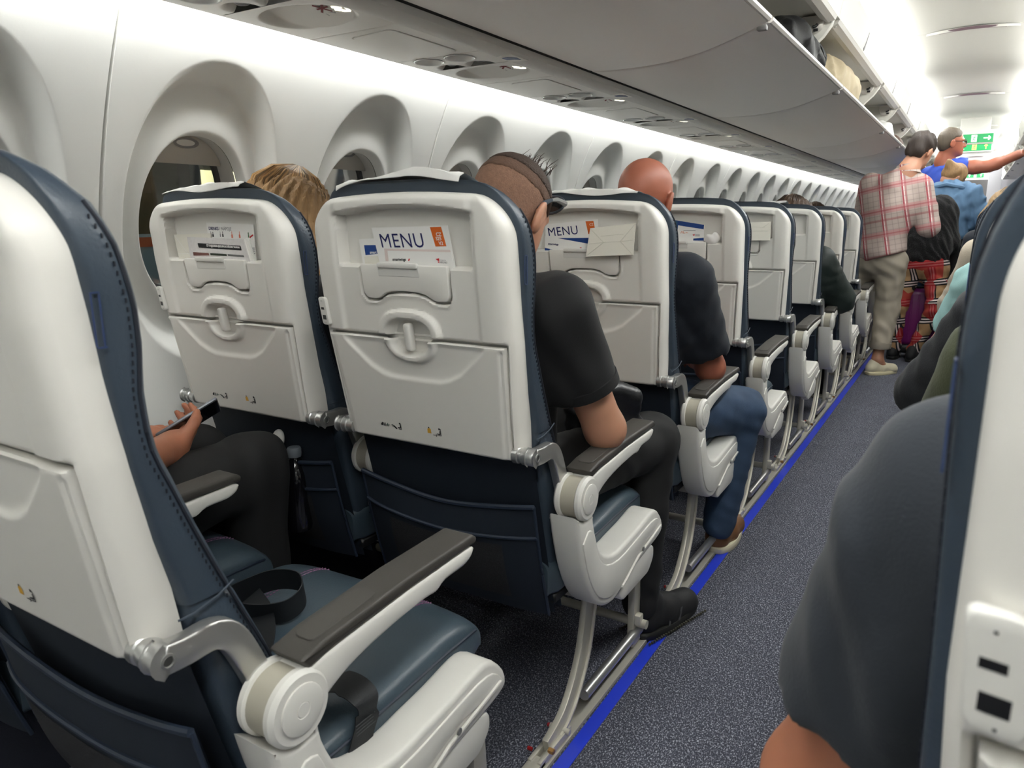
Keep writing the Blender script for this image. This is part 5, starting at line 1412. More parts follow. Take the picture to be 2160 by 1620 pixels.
# shades pushed up on the head
M_SHADES = mat('shades_frame', rgb(62, 72, 82), 0.3, coat=0.4); M_SHL = mat('shades_metal', rgb(170, 172, 170), 0.3, metal=0.7)
sg = thing('sunglasses', 'dark sunglasses pushed up over the ear of the man with cropped hair', 'sunglasses', tuple(W1(0, 0.04, 0.05)))
o0 = np.array(W1(0, 0.04, 0.05))
def gl(mb, name, m):
    mb.v = [tuple(np.array(q) - o0) for q in mb.v]; return mb.obj(name, m, sg)
for s_ in (1, -1):
    gl(MB().tube([W1(s_ * 0.081, -0.020, 0.006), W1(s_ * 0.082, -0.008, 0.024), W1(s_ * 0.083, 0.012, 0.040)], [0.0050, 0.0056, 0.0042], 8), 'temple_tip', M_SHADES)
    gl(MB().tube([W1(s_ * 0.083, 0.010, 0.038), W1(s_ * 0.083, 0.032, 0.050), W1(s_ * 0.080, 0.068, 0.058), W1(s_ * 0.072, 0.080, 0.060)], [0.0036, 0.0052, 0.0060, 0.0045], 8), 'temple', M_SHL)
    lens = [W1(s_ * (0.036 + 0.030 * math.cos(a)), 0.086 + 0.004 * math.sin(a), 0.062 + 0.022 * math.sin(a)) for a in np.linspace(0, 2 * math.pi, 20, endpoint=False)]
    mb = MB(); mb.tube(lens + [lens[0]], 0.003, 6, False); gl(mb, 'rim', M_SHADES)
    gl(MB().add(lens, [tuple(range(20))]), 'lens', mat('dark_lens', rgb(20, 22, 24), 0.1))
gl(MB().tube([W1(-0.008, 0.090, 0.066), W1(0.008, 0.090, 0.066)], 0.003, 6), 'bridge', M_SHADES)
# shoes
for hl, to in (((-0.700, 1.775, 0.0), (-0.617, 2.052, 0.0)), ((-1.03, 1.79, 0.0), (-1.03, 2.07, 0.0))):
    o, at, x, d, L = shoe(p1, hl, to, C_SHOE, C_SOLE, 0.050)
    st = MB()
    for k in range(3):
        for sd in (1, -1):
            st.add([at(0.34 + 0.08 * k, sd * 0.0500, 0.024), at(0.375 + 0.08 * k, sd * 0.0500, 0.024), at(0.435 + 0.08 * k, sd * 0.0455, 0.062), at(0.400 + 0.08 * k, sd * 0.0455, 0.062)], [(0, 1, 2, 3)])
    p1.addm('side_stripes', st, mat('grey_suede', rgb(72, 72, 74), 0.7), o)
    lc = MB()
    for k in range(5):
        lc.tube([at(0.34 + 0.045 * k, -0.026, 0.096 - 0.006 * k), at(0.355 + 0.045 * k, 0.0, 0.108 - 0.008 * k), at(0.36 + 0.045 * k, 0.026, 0.096 - 0.006 * k)], 0.0032, 6)
    p1.addm('laces', lc, C_BLACK, o)
    ln = MB()
    for k in range(26):
        t = 0.04 + 0.92 * k / 25
        for sd in (1, -1): ln.box(np.array(at(t, sd * 0.053, 0.010)) - 0.0028, np.array(at(t, sd * 0.053, 0.010)) + 0.0028)
    p1.addm('sole_tread', ln, mat('olive_rubber', rgb(62, 60, 48), 0.7), o)

# ---------- 2: bald man in navy polo and jeans
p2 = Person('bald man in a navy polo and blue jeans, seated by the aisle', (-0.84, 2.15, 0.0))
hc = np.array((-0.835, 2.120, 1.216)); R2 = rot(-0.10, 0.10, 0.05)
sk, tp, tr = SDF(), SDF(), SDF()
g = dict(shR=(-0.690, 2.075, 0.985), elR=(-0.648, 2.215, 0.715), wrR=(-0.76, 2.42, 0.70), shL=(-1.04, 2.09, 0.99), elL=(-1.12, 2.22, 0.72), wrL=(-0.97, 2.42, 0.70))
W2, nb = seated(sk, tp, tr, -0.88, 2.036, hc, R2, g['shR'], g['elR'], g['wrR'], g['shL'], g['elL'], g['wrL'], (-0.620, 2.50, 0.520), (-0.66, 2.46, 0.11), (-1.05, 2.56, 0.55), (-1.05, 2.52, 0.11), neck=(-0.845, 2.065, 1.065), sleeve=0.80, bulk=1.08, legr=1.12)
cut_sleeves(tp, ((g['shR'], g['elR']), (g['shL'], g['elL'])), 0.80); tp.folds(0.004, 34, (0.5, 0.5, 0.7), 8); tr.folds(0.0035, 44, (0.2, 1.0, 0.3), 9)
p2.add('body', sk, SK2, 0.006, 3); p2.add('polo_shirt', tp, C_NAVY, 0.010, 3); p2.add('jeans', tr, C_JEAN, 0.010, 3)
collar(p2, (-0.845, 2.072, 1.072), R2, C_NAVY, 0.072, 0.028)
for hl, to in (((-0.67, 2.43, 0.0), (-0.66, 2.71, 0.0)), ((-1.05, 2.48, 0.0), (-1.05, 2.76, 0.0))): shoe(p2, hl, to, mat('brown_leather', rgb(120, 82, 48), 0.5), C_SNEAK, 0.05, res=0.008)

# ---------- 3: blond woman in the window seat
def long_hair(p, c, R, m, w_=0.115, length=0.34, seed=1, res=0.006, strands=170, dep=0.105):
    H = SDF(); c = np.array(c, float); Wh = lambda *q: c + R @ np.array(q)
    H.ell(Wh(0, -0.016, 0.034), (0.088, 0.108, 0.098), R, 0.02)
    for sgn in (1, -1):
        H.chain([Wh(sgn * 0.055, -0.02, 0.03), Wh(sgn * w_ * 0.72, -0.030, -0.08), Wh(sgn * w_ * 0.74, -0.015, -length * 0.6), Wh(sgn * w_ * 0.6, 0.02, -length)], [0.065, 0.062, 0.055, 0.035], 0.05)
    H.chain([Wh(0, -0.05, 0.0), Wh(0, -0.075, -0.12), Wh(0, -0.06, -length * 0.8)], [0.07, 0.065, 0.045], 0.06)
    H.box(Wh(0, 0.10, -0.08), (0.055, 0.06, 0.10), 0.03, R, 0.03, True)
    cc = c.copy(); Ri = R.T
    def disp(P):
        q = (P - cc) @ R
        th = np.arctan2(q[:, 0], -q[:, 1] + 0.02)
        return 0.0035 * np.sin(34 * th + 3 * np.sin(q[:, 2] * 14 + 1.0)) + 0.0022 * np.sin(71 * th + 5 * np.sin(q[:, 2] * 9))
    H.ops.append(('d', disp, 0))
    ho = p.add('hair', H, m, res, 1)
    rs = random.Random(seed); base = m.node_tree.nodes['Principled BSDF'].inputs['Base Color'].default_value[:3]
    for tone, kk in (('pale', 1.55), ('mid', 1.0), ('dark', 0.42)):
        mb = MB()
        for i in range(strands):
            th = rs.uniform(-2.2, 2.2); x0, y0 = math.sin(th), -math.cos(th)
            k = rs.uniform(0.98, 1.05); sw = rs.uniform(-0.25, 0.25); P = []
            for t in np.linspace(0, 1, 8):
                if t < 0.4:
                    a = t / 0.4 * 1.30 + 0.12; t2 = th + sw * t; xx, yy = math.sin(t2), -math.cos(t2)
                    P.append(Wh(xx * 0.091 * k * math.sin(a), -0.016 + yy * 0.111 * k * math.sin(a), 0.036 + 0.100 * k * math.cos(a)))
                else:
                    u = (t - 0.4) / 0.6; t2 = th + sw * 0.4; xx, yy = math.sin(t2), -math.cos(t2)
                    P.append(Wh(xx * (0.088 + 0.050 * math.sin(min(1.57, u * 2.4)) * abs(xx)) * k, -0.016 + yy * (0.107 + 0.02 * u) * k, 0.030 - (length * 0.95) * u))
            mb.tube(P, [0.0006, 0.0016, 0.0019, 0.0019, 0.0018, 0.0017, 0.0014, 0.0005], 4, up=(0.3, 0.9, 0.1))
        p.addm('hair_strands', mb, mat(m.name + '_' + tone, tuple(min(1, x * kk) for x in base) + (1,), 0.4), ho)['kind'] = 'stuff'
    return ho
p3 = Person('woman with long straight blond hair seated by the window', (-1.49, 1.33, 0.0))
R3 = rot(-0.35, 0.25, 0.16); hc = np.array((-1.478, 1.345, 1.158))
sk, tp, tr = SDF(), SDF(), SDF()
g = dict(shR=(-1.30, 1.30, 0.95), elR=(-1.235, 1.42, 0.73), wrR=(-1.40, 1.62, 0.68), shL=(-1.60, 1.31, 0.95), elL=(-1.64, 1.42, 0.73), wrL=(-1.52, 1.62, 0.68))
W3, nb = seated(sk, tp, tr, -1.455, 1.274, hc, R3, g['shR'], g['elR'], g['wrR'], g['shL'], g['elL'], g['wrL'], (-1.33, 1.80, 0.56), (-1.34, 1.78, 0.11), (-1.55, 1.80, 0.56), (-1.55, 1.78, 0.11), neck=(-1.46, 1.30, 1.02), sleeve=1.0, bulk=0.86, legr=0.9, s=0.95)
tp.folds(0.003, 40, seed=12)
p3.add('body', sk, SK1, 0.008, 2); p3.add('top', tp, C_DKGREY, 0.012, 3); p3.add('trousers', tr, C_BLKJEAN, 0.012, 3)
long_hair(p3, hc, R3, H_BLOND, 0.125, 0.30, 2, 0.006, 260)

# ---------- 4: sitter in black with a phone (window seat of the empty aisle seat)
p4 = Person('sitter in black holding a phone beside the empty aisle seat', (-1.45, 0.65, 0.0))
R4 = rot(0, 0.5, 0); hc = np.array((-1.47, 0.60, 1.14))
sk, tp, tr = SDF(), SDF(), SDF()
g = dict(shR=(-1.30, 0.54, 0.95), elR=(-1.245, 0.70, 0.735), wrR=(-1.395, 0.890, 0.695), shL=(-1.60, 0.54, 0.95), elL=(-1.60, 0.66, 0.73), wrL=(-1.53, 0.86, 0.70))
nbk = (-1.46, 0.545, 1.02)
W4 = head(sk, hc, R4, 0.98, nbk)
pel = np.array((-1.455, 0.612, 0.585)); ch = np.array((-1.45, 0.555, 0.86))
sk.chain([nbk, ch, pel], [0.06, 0.09, 0.10], 0.06)
for sh, el, wr in ((g['shR'], g['elR'], g['wrR']), (g['shL'], g['elL'], g['wrL'])):
    sk.chain([ch, sh], [0.07, 0.05], 0.05); sk.chain([sh, el, wr], [0.050, 0.044, 0.029], 0.02)
hand(sk, g['wrR'], (-0.42, 0.80, 0.10), (-0.55, -0.10, 0.80), 0.9, 1.0, -1); hand(sk, g['wrL'], (0.2, 0.9, 0.1), (0, 0, -1), 0.6, 0.95, -1)
tp.ell(ch, (0.165, 0.11, 0.17), None, 0.06); tp.chain([ch - np.array((0, 0, 0.08)), pel], [0.13, 0.145], 0.08); tp.cap(g['shR'], g['shL'], 0.06, 0.06, 0.05); tp.cap(nbk, ch, 0.066, 0.11, 0.05)
for sh, el in ((g['shR'], g['elR']), (g['shL'], g['elL'])):
    sh, el = np.array(sh), np.array(el); tp.cap(sh, sh + (el - sh) * 0.6, 0.072, 0.064, 0.05)
for sg_, kn, an in ((1, (-1.355, 1.060, 0.612), (-1.37, 1.075, 0.11)), (-1, (-1.545, 1.055, 0.60), (-1.55, 1.06, 0.11))):
    hip = pel + np.array((sg_ * 0.085, 0.02, -0.01)); tr.chain([hip, kn], [0.098, 0.080], 0.04); tr.chain([kn, an], [0.078, 0.056], 0.03)
tr.ell(pel, (0.165, 0.12, 0.10), None, 0.05); tr.folds(0.0045, 52, (0.3, 1.0, 0.2), 15); tp.folds(0.004, 40, seed=16)
p4.add('body', sk, SK3, 0.0055, 2); p4.add('t_shirt', tp, C_BLACK, 0.011, 3); p4.add('trousers', tr, C_BLKJEAN, 0.009, 3)
long_hair(p4, hc, R4, H_DARK, 0.10, 0.2, 4, 0.010, 40)
_a = Vector((0.0375, 0.090, 0.047)).normalized(); _v = Vector((-0.70, 0.66, -0.26)); _w = (_v - _a * _v.dot(_a)).normalized(); _n = _w.cross(_a)
_w = (_w * math.cos(0.3) + _n * math.sin(0.3)).normalized(); _n = _w.cross(_a)
ph = thing('smartphone', 'grey smartphone held by the sitter in black', 'phone')
ph.matrix_world = Matrix(((_w.x, _a.x, _n.x, -1.462), (_w.y, _a.y, _n.y, 0.990), (_w.z, _a.z, _n.z, 0.722), (0, 0, 0, 1)))
MB().box((-0.036, -0.074, -0.004), (0.036, 0.074, 0.004), 0.0035, 3).obj('phone_body', mat('phone_grey', rgb(120, 122, 128), 0.3, metal=0.6), ph)
MB().box((-0.033, -0.071, 0.0035), (0.033, 0.071, 0.0046), 0.0005, 1).obj('screen', mat('phone_screen', rgb(14, 15, 18), 0.1, coat=0.5), ph)
MB().box((0.010, 0.036, -0.0062), (0.033, 0.071, -0.0036), 0.002, 2).obj('camera_bump', M_BLACK, ph)
for hl, to in (((-1.37, 1.03, 0.0), (-1.37, 1.30, 0.0)), ((-1.55, 1.02, 0.0), (-1.55, 1.29, 0.0))): shoe(p4, hl, to, C_SHOE, C_SOLE, 0.046, res=0.009)

# ---------- 5: sitter in dark green coat further ahead on the aisle
def simple_seated(label, x, py, m_top, m_hair, headz=1.17, long_=True, dx=0.0, skin=None, sleeve=1.0, arm_out=0.0, m_tr=None, res=0.011, hair_w=0.10, headdy=0.06, elz=0.715, bulk=1.0, fwd=0.0, group=None, sgn=1, shz=0.97, bald=False):
    p = Person(label, (x, py + 0.05, 0.0), group=group)
    Rr = rot(random.uniform(-0.2, 0.2), 0.2, 0); c = np.array((x + dx, py + headdy, headz))
    sk, tp, tr = SDF(), SDF(), SDF()
    w_ = 0.165
    a = dict(shR=(x + w_, py + 0.025 + fwd, shz), elR=(x + w_ + 0.05 + (arm_out if sgn > 0 else 0), py + 0.14 + fwd, elz), wrR=(x + 0.10, py + 0.36, 0.69), shL=(x - w_, py + 0.025 + fwd, shz), elL=(x - w_ - 0.05 - (arm_out if sgn < 0 else 0), py + 0.14 + fwd, elz), wrL=(x - 0.10, py + 0.36, 0.69))
    W_, nb_ = seated(sk, tp, tr, x, py, c, Rr, a['shR'], a['elR'], a['wrR'], a['shL'], a['elL'], a['wrL'], (x + 0.14, py + 0.52, 0.56), (x + 0.13, py + 0.50, 0.11), (x - 0.14, py + 0.52, 0.56), (x - 0.13, py + 0.50, 0.11), sleeve=min(sleeve, 1.0), bulk=bulk)
    if sleeve < 1: cut_sleeves(tp, ((a['shR'], a['elR']), (a['shL'], a['elL'])), sleeve)
    else:
        for e, w2 in ((a['elR'], a['wrR']), (a['elL'], a['wrL'])): tp.cap(e, w2, 0.064 * bulk, 0.042, 0.03)
    tp.folds(0.004, 36, seed=int(abs(x * 100 + py * 10)))
    p.add('body', sk, skin or SK1, res, 3); p.add('top', tp, m_top, res * 1.1, 3); p.add('trousers', tr, m_tr or C_BLKJEAN, res * 1.2, 3)
    if long_: long_hair(p, c, Rr, m_hair, hair_w, 0.26, int(py * 10), res * 0.8, 60)
    elif not bald: buzz(p, W_, Rr, m_hair, m_hair, res=res * 0.8)
    return p, W_
p5, _ = simple_seated('sitter in a dark green coat with cream collar by the aisle', XA + 0.03, PIV0 + ROW * 5, C_GREEN, H_BROWN, headz=1.150, arm_out=0.05, bulk=1.2, fwd=0.05, shz=0.92)
S = SDF(); q = np.array((XA + 0.17, PIV0 + ROW * 5 + 0.06, 0.90)); S.chain([q + (-0.06, 0, 0.07), q + (0.035, 0.01, 0.02), q + (0.055, 0.03, -0.06)], [0.045, 0.045, 0.035], 0.03); S.folds(0.004, 90, seed=3)
p5.add('collar', S, C_CREAM, 0.009, 2)
# further sitters whose hair shows above the seat backs
simple_seated('sitter with pale blond hair by the window, in the row of the green coat', XW + 0.03, PIV0 + ROW * 5, C_CREAM, H_BLOND2, headz=1.135, res=0.014)
simple_seated('sitter with brown hair by a window far beyond the green coat', XW + 0.04, PIV0 + ROW * 10, C_DKGREY, H_BROWN, headz=1.185, res=0.016)
simple_seated('sitter with short dark hair by the window ahead of the blond woman', XW + 0.04, PIV0 + ROW * 2, C_GREY, H_DARK, headz=1.13, res=0.013, long_=False)

# ---------- triple-row sitters, arms over the aisle
p6 = Person('sitter in a charcoal T-shirt, bare forearm over the aisle', (XD, 0.56, 0.0))
R6 = rot(0, 0.2, 0); hc = np.array((XD + 0.05, 0.60, 1.15))
sk, tp, tr = SDF(), SDF(), SDF()
g = dict(shL=(0.024, 0.535, 0.958), elL=(-0.062, 0.588, 0.700), wrL=(0.07, 0.83, 0.69), shR=(0.44, 0.54, 0.97), elR=(0.50, 0.66, 0.72), wrR=(0.36, 0.86, 0.70))
W6, nb = seated(sk, tp, tr, XD + 0.01, 0.512, hc, R6, g['shR'], g['elR'], g['wrR'], g['shL'], g['elL'], g['wrL'], (0.40, 1.03, 0.56), (0.38, 1.00, 0.11), (0.12, 1.03, 0.56), (0.12, 1.00, 0.11), sleeve=0.70, bulk=1.12)
cut_sleeves(tp, ((g['shR'], g['elR']), (g['shL'], g['elL'])), 0.60); tp.folds(0.0060, 34, (0.8, 0.55, 0.22), 21)
p6.add('body', sk, SK3, 0.006, 3); p6.add('t_shirt', tp, C_GREY, 0.0075, 4); p6.add('trousers', tr, C_BLKJEAN, 0.014, 3)
long_hair(p6, hc, R6, H_BROWN, 0.1, 0.2, 6, 0.010, 40)
simple_seated('sitter in an olive long-sleeved top beside the aisle in the triple rows', XD - 0.02, PIV0 + ROW * 1, C_OLIVE, H_DARK, headz=1.10, arm_out=0.02, sgn=-1, headdy=0.12, shz=0.94, m_tr=C_OLIVE)
simple_seated('sitter in a dark grey knit beside the aisle in the triple rows', XD - 0.03, PIV0 + ROW * 2, C_DKGREY, H_BROWN, headz=1.10, arm_out=0.06, sgn=-1, headdy=0.1, shz=0.92)
simple_seated('sitter with a mint short-sleeved shirt and bare arm by the aisle', XD - 0.04, PIV0 + ROW * 3, C_MINT, H_BROWN, headz=1.10, arm_out=0.04, sgn=-1, sleeve=0.72, headdy=0.1, shz=0.95, skin=SK3)
simple_seated('sitter in a cream knit beside the aisle in the triple rows', XD - 0.05, PIV0 + ROW * 5, C_CREAM, H_BLOND2, headz=1.14, arm_out=0.03, sgn=-1, shz=0.98, res=0.012)
simple_seated('sitter with tousled ash blond hair showing over a triple-row seat', XD - 0.06, PIV0 + ROW * 7, C_NAVY, H_BLOND2, headz=1.215, arm_out=0.0, sgn=-1, shz=1.0, res=0.012, hair_w=0.13)
simple_seated('sitter with wavy blond hair showing over the next triple-row seat', XD - 0.02, PIV0 + ROW * 8, C_GREY, H_BLOND, headz=1.205, res=0.013, hair_w=0.13)
# ================================================================== STANDING PASSENGERS
# ---- man in a red plaid shirt, khaki trousers rolled up, cream sneaker
pA = Person('standing man in a red plaid shirt and rolled khaki trousers, seen from behind', (-0.55, 6.15, 0.0))
RA = rot(-0.55, 0.28, 0.22); hA = np.array((-0.385, 6.17, 1.622)); nbA = (-0.455, 6.12, 1.475)
sk, tp, tr = SDF(), SDF(), SDF()
WA = head(sk, hA, RA, 1.0, nbA)
sk.chain([nbA, (-0.53, 6.12, 1.33), (-0.57, 6.12, 0.92)], [0.06, 0.10, 0.11], 0.06)
shR, elR, wrR = (-0.365, 6.14, 1.375), (-0.285, 6.13, 1.095), (-0.300, 6.30, 1.275)
shL, elL, wrL = (-0.685, 6.16, 1.40), (-0.74, 6.27, 1.14), (-0.66, 6.47, 1.10)
for a, b, c in ((shR, elR, wrR), (shL, elL, wrL)):
    sk.chain([(-0.53, 6.12, 1.36), a], [0.07, 0.05], 0.05); sk.chain([a, b, c], [0.05, 0.043, 0.03], 0.02)
hand(sk, wrR, (-0.02, 0.25, 1.0), (-0.9, 0.3, 0), 0.9, 1.0, 1); hand(sk, wrL, (0.3, 1, -0.1), (0, 0, -1), 0.5, 1.0, -1)
sk.chain([(-0.50, 6.17, 0.85), (-0.505, 6.20, 0.49), (-0.525, 6.12, 0.12), (-0.49, 6.16, 0.055)], [0.08, 0.055, 0.036, 0.034], 0.03)
tp.ell((-0.53, 6.13, 1.27), (0.20, 0.125, 0.19), rot(0, 0, -0.16), 0.06); tp.chain([(-0.54, 6.13, 1.20), (-0.575, 6.13, 0.93)], [0.150, 0.152], 0.08)
tp.ell((-0.58, 6.13, 0.92), (0.165, 0.135, 0.10), None, 0.05); tp.cap(shR, shL, 0.066, 0.066, 0.05); tp.cap(nbA, (-0.52, 6.12, 1.38), 0.070, 0.11, 0.05)
tp.chain([shR, elR], [0.082, 0.070], 0.04); tp.chain([elR, np.array(elR) * 0.25 + np.array(wrR) * 0.75], [0.070, 0.056], 0.03)
tp.chain([shL, elL, wrL], [0.080, 0.068, 0.05], 0.03)
tp.cut((-0.58, 6.13, 0.875), (0.30, 0, -1)); tp.folds(0.0045, 30, (0.9, 0.4, 0.35), 31)
tr.chain([(-0.50, 6.15, 0.84), (-0.500, 6.19, 0.49), (-0.517, 6.13, 0.20)], [0.108, 0.082, 0.070], 0.04); tr.chain([(-0.66, 6.15, 0.84), (-0.80, 6.33, 0.52), (-0.84, 6.28, 0.18)], [0.105, 0.080, 0.066], 0.04)
tr.ell((-0.58, 6.14, 0.86), (0.165, 0.125, 0.12), None, 0.05); tr.box((-0.52, 6.13, 0.12), (0.12, 0.12, 0.085), 0.005, None, 0.005, True); tr.folds(0.0042, 34, (1.0, 0.5, 0.45), 33)
pA.add('body', sk, SK1, 0.0085, 3); pA.add('plaid_shirt', tp, C_PLAID, 0.011, 3); pA.add('trousers', tr, C_KHAKI, 0.010, 3)
cu_ = MB(); cu_.tube([(-0.517, 6.13, 0.200), (-0.517, 6.13, 0.205), (-0.515, 6.135, 0.245), (-0.515, 6.135, 0.250)], [0.070, 0.0745, 0.0755, 0.070], 28); pA.addm('rolled_cuff', cu_, C_KHAKI)
Hh = SDF(); Hh.ell(WA(0, -0.016, 0.040), (0.082, 0.103, 0.092), RA, 0.02); Hh.ell(WA(0, -0.06, -0.02), (0.066, 0.05, 0.062), RA, 0.04); Hh.cut(WA(0, 0.07, 0.03), RA @ np.array((0, 1, -0.3))); Hh.box(WA(0, 0.06, -0.05), (0.2, 0.055, 0.055), 0.02, RA, 0.02, True); Hh.cut(WA(0, -0.05, -0.058), RA @ np.array((0, 0.2, -1))); Hh.folds(0.004, 110, (1, 0.5, 0.6), 35)
pA.add('hair', Hh, H_DARK, 0.008, 1)
collar(pA, (-0.455, 6.13, 1.470), RA, C_PLAID, 0.078, 0.040)
oA, atA, xA, dA, LA = shoe(pA, (-0.590, 6.06, 0.0), (-0.400, 6.27, 0.0), C_SNEAK, mat('cream_sole', rgb(222, 212, 176), 0.6), 0.050, 'sneaker', 0.085, 0.008)
lc = MB()
for k in range(5): lc.tube([atA(0.36 + 0.05 * k, -0.026, 0.088 - 0.006 * k), atA(0.37 + 0.05 * k, 0, 0.098 - 0.008 * k), atA(0.38 + 0.05 * k, 0.026, 0.088 - 0.006 * k)], 0.0035, 6)
pA.addm('laces', lc, M_PAPER, oA)
shoe(pA, (-0.84, 6.22, 0.0), (-0.80, 6.50, 0.0), C_SNEAK, MATS['cream_sole'], 0.050, 'sneaker', 0.085, 0.010)

# ---- person in a black fleece jacket and red tartan trousers, bent forward
pB = Person('bending person in a black fleece jacket and patchwork red tartan trousers', (-0.32, 6.90, 0.0))
sk, tp, tr = SDF(), SDF(), SDF(); RB = rot(0.3, 0.9, -0.2); hB = np.array((-0.435, 6.98, 1.255))
head(sk, hB, RB, 0.95, (-0.36, 6.93, 1.20)); sk.chain([(-0.36, 6.93, 1.20), (-0.31, 6.92, 0.85)], [0.08, 0.10], 0.05)
sk.chain([(-0.20, 6.95, 1.18), (-0.16, 7.02, 0.95), (-0.26, 7.08, 0.78)], [0.048, 0.04, 0.03], 0.03); hand(sk, (-0.26, 7.08, 0.78), (-0.3, 0.2, -1), (-1, 0, 0), 0.7, 0.95, 1)
sk.chain([(-0.43, 6.95, 1.16), (-0.46, 7.03, 0.93), (-0.40, 7.1, 0.74)], [0.048, 0.04, 0.03], 0.03); hand(sk, (-0.40, 7.1, 0.74), (0.3, 0.2, -1), (1, 0, 0), 0.7, 0.95, -1)
tp.ell((-0.315, 6.90, 0.96), (0.178, 0.135, 0.22), None, 0.08); tp.ell((-0.255, 6.91, 1.19), (0.125, 0.115, 0.145), rot(0, 0, 0.12), 0.08); tp.ell((-0.34, 6.9, 0.86), (0.175, 0.13, 0.10), None, 0.05)
tp.chain([(-0.21, 6.94, 1.18), (-0.165, 7.01, 0.96), (-0.25, 7.07, 0.82)], [0.075, 0.07, 0.055], 0.05); tp.chain([(-0.42, 6.94, 1.16), (-0.46, 7.02, 0.94), (-0.41, 7.09, 0.78)], [0.075, 0.07, 0.055], 0.05)
tp.cut((-0.32, 6.9, 0.79), (-0.10, 0, -1)); tp.folds(0.008, 60, (1, 0.4, 0.7), 41)
tr.ell((-0.325, 6.90, 0.80), (0.17, 0.13, 0.12), None, 0.05); tr.chain([(-0.235, 6.90, 0.76), (-0.205, 6.84, 0.46), (-0.330, 6.86, 0.09)], [0.092, 0.064, 0.050], 0.05); tr.chain([(-0.41, 6.91, 0.76), (-0.470, 6.88, 0.46), (-0.470, 6.90, 0.09)], [0.092, 0.060, 0.046], 0.05); tr.folds(0.0050, 40, (0.9, 0.5, 0.5), 42)
pB.add('body', sk, SK1, 0.010, 3); pB.add('fleece_jacket', tp, C_FUR, 0.010, 1); pB.add('tartan_trousers', tr, C_TARTAN, 0.0095, 2)
Hh = SDF(); Hh.ell(hB + RB @ np.array((0, -0.016, 0.036)), (0.086, 0.106, 0.094), RB, 0.02); Hh.cut(hB + RB @ np.array((0, 0.06, 0)), RB @ np.array((0, 1, -0.2))); pB.add('hair', Hh, H_DARK, 0.010, 1)
for hl, to in (((-0.355, 6.77, 0.0), (-0.285, 6.94, 0.0)), ((-0.49, 6.83, 0.0), (-0.47, 7.08, 0.0))): shoe(pB, hl, to, C_SHOE, C_SOLE, 0.046, res=0.009)

# ---- person in a denim jacket with pinned-up blond hair
pC = Person('person in a light denim jacket with pinned-up blond hair, leaning over', (-0.18, 7.34, 0.0))
sk, tp, tr = SDF(), SDF(), SDF(); RC = rot(-0.9, 0.75, 0.1); hC = np.array((-0.205, 7.38, 1.475))
head(sk, hC, RC, 0.95, (-0.23, 7.33, 1.37)); sk.chain([(-0.23, 7.33, 1.37), (-0.2, 7.34, 1.0)], [0.07, 0.09], 0.05)
shR, elR, wrR = (-0.060, 7.32, 1.340), (0.025, 7.36, 1.165), (-0.11, 7.46, 1.07); shL, elL, wrL = (-0.36, 7.33, 1.36), (-0.42, 7.42, 1.15), (-0.32, 7.52, 1.02)
for a, b, c, sd in ((shR, elR, wrR, 1), (shL, elL, wrL, -1)):
    sk.chain([(-0.21, 7.33, 1.3), a], [0.07, 0.045], 0.05); sk.chain([a, b, c], [0.045, 0.04, 0.03], 0.02); hand(sk, c, np.array(c) - np.array(b), (0, 0, -1), 0.6, 0.95, sd)
tp.ell((-0.215, 7.33, 1.27), (0.185, 0.12, 0.20), None, 0.06); tp.chain([(-0.21, 7.33, 1.2), (-0.19, 7.34, 1.02)], [0.145, 0.145], 0.06); tp.cap(shR, shL, 0.075, 0.07, 0.05)
tp.chain([shR, elR, wrR], [0.085, 0.084, 0.062], 0.04); tp.chain([shL, elL, wrL], [0.08, 0.075, 0.055], 0.04); tp.cut((-0.2, 7.3, 0.965), (0.1, 0, -1)); tp.folds(0.008, 34, (0.5, 0.4, 0.8), 51)
tr.ell((-0.18, 7.35, 0.92), (0.16, 0.12, 0.11), None, 0.05); tr.chain([(-0.10, 7.35, 0.88), (-0.10, 7.37, 0.48), (-0.11, 7.35, 0.10)], [0.095, 0.068, 0.05], 0.04); tr.chain([(-0.26, 7.35, 0.88), (-0.27, 7.38, 0.48), (-0.27, 7.37, 0.10)], [0.095, 0.068, 0.05], 0.04)
pC.add('body', sk, SK1, 0.010, 3); pC.add('denim_jacket', tp, C_LDENIM, 0.010, 2); pC.add('trousers', tr, C_BLKJEAN, 0.013, 3)
Hh = SDF(); WC = lambda *q: hC + RC @ np.array(q); Hh.ell(WC(0, -0.016, 0.030), (0.086, 0.106, 0.094), RC, 0.02); Hh.cut(WC(0, 0.07, 0), RC @ np.array((0, 1, -0.25))); Hh.ell((-0.24, 7.34, 1.575), (0.038, 0.036, 0.055), rot(0, 0, -0.3), 0.03); Hh.folds(0.006, 90, (0.8, 0.5, 0.6), 53); pC.add('hair', Hh, H_BLOND, 0.008, 1)
mb = MB(); mb.tube([(-0.33, 7.27, 1.405), (-0.24, 7.235, 1.425), (-0.14, 7.245, 1.40), (-0.085, 7.28, 1.385)], [0.018, 0.020, 0.020, 0.016], 8); pC.addm('collar', mb, C_LDENIM)
for hl, to in (((-0.115, 7.30, 0.0), (-0.09, 7.55, 0.0)), ((-0.275, 7.31, 0.0), (-0.27, 7.56, 0.0))): shoe(pC, hl, to, C_SHOE, C_SOLE, 0.044, res=0.011)

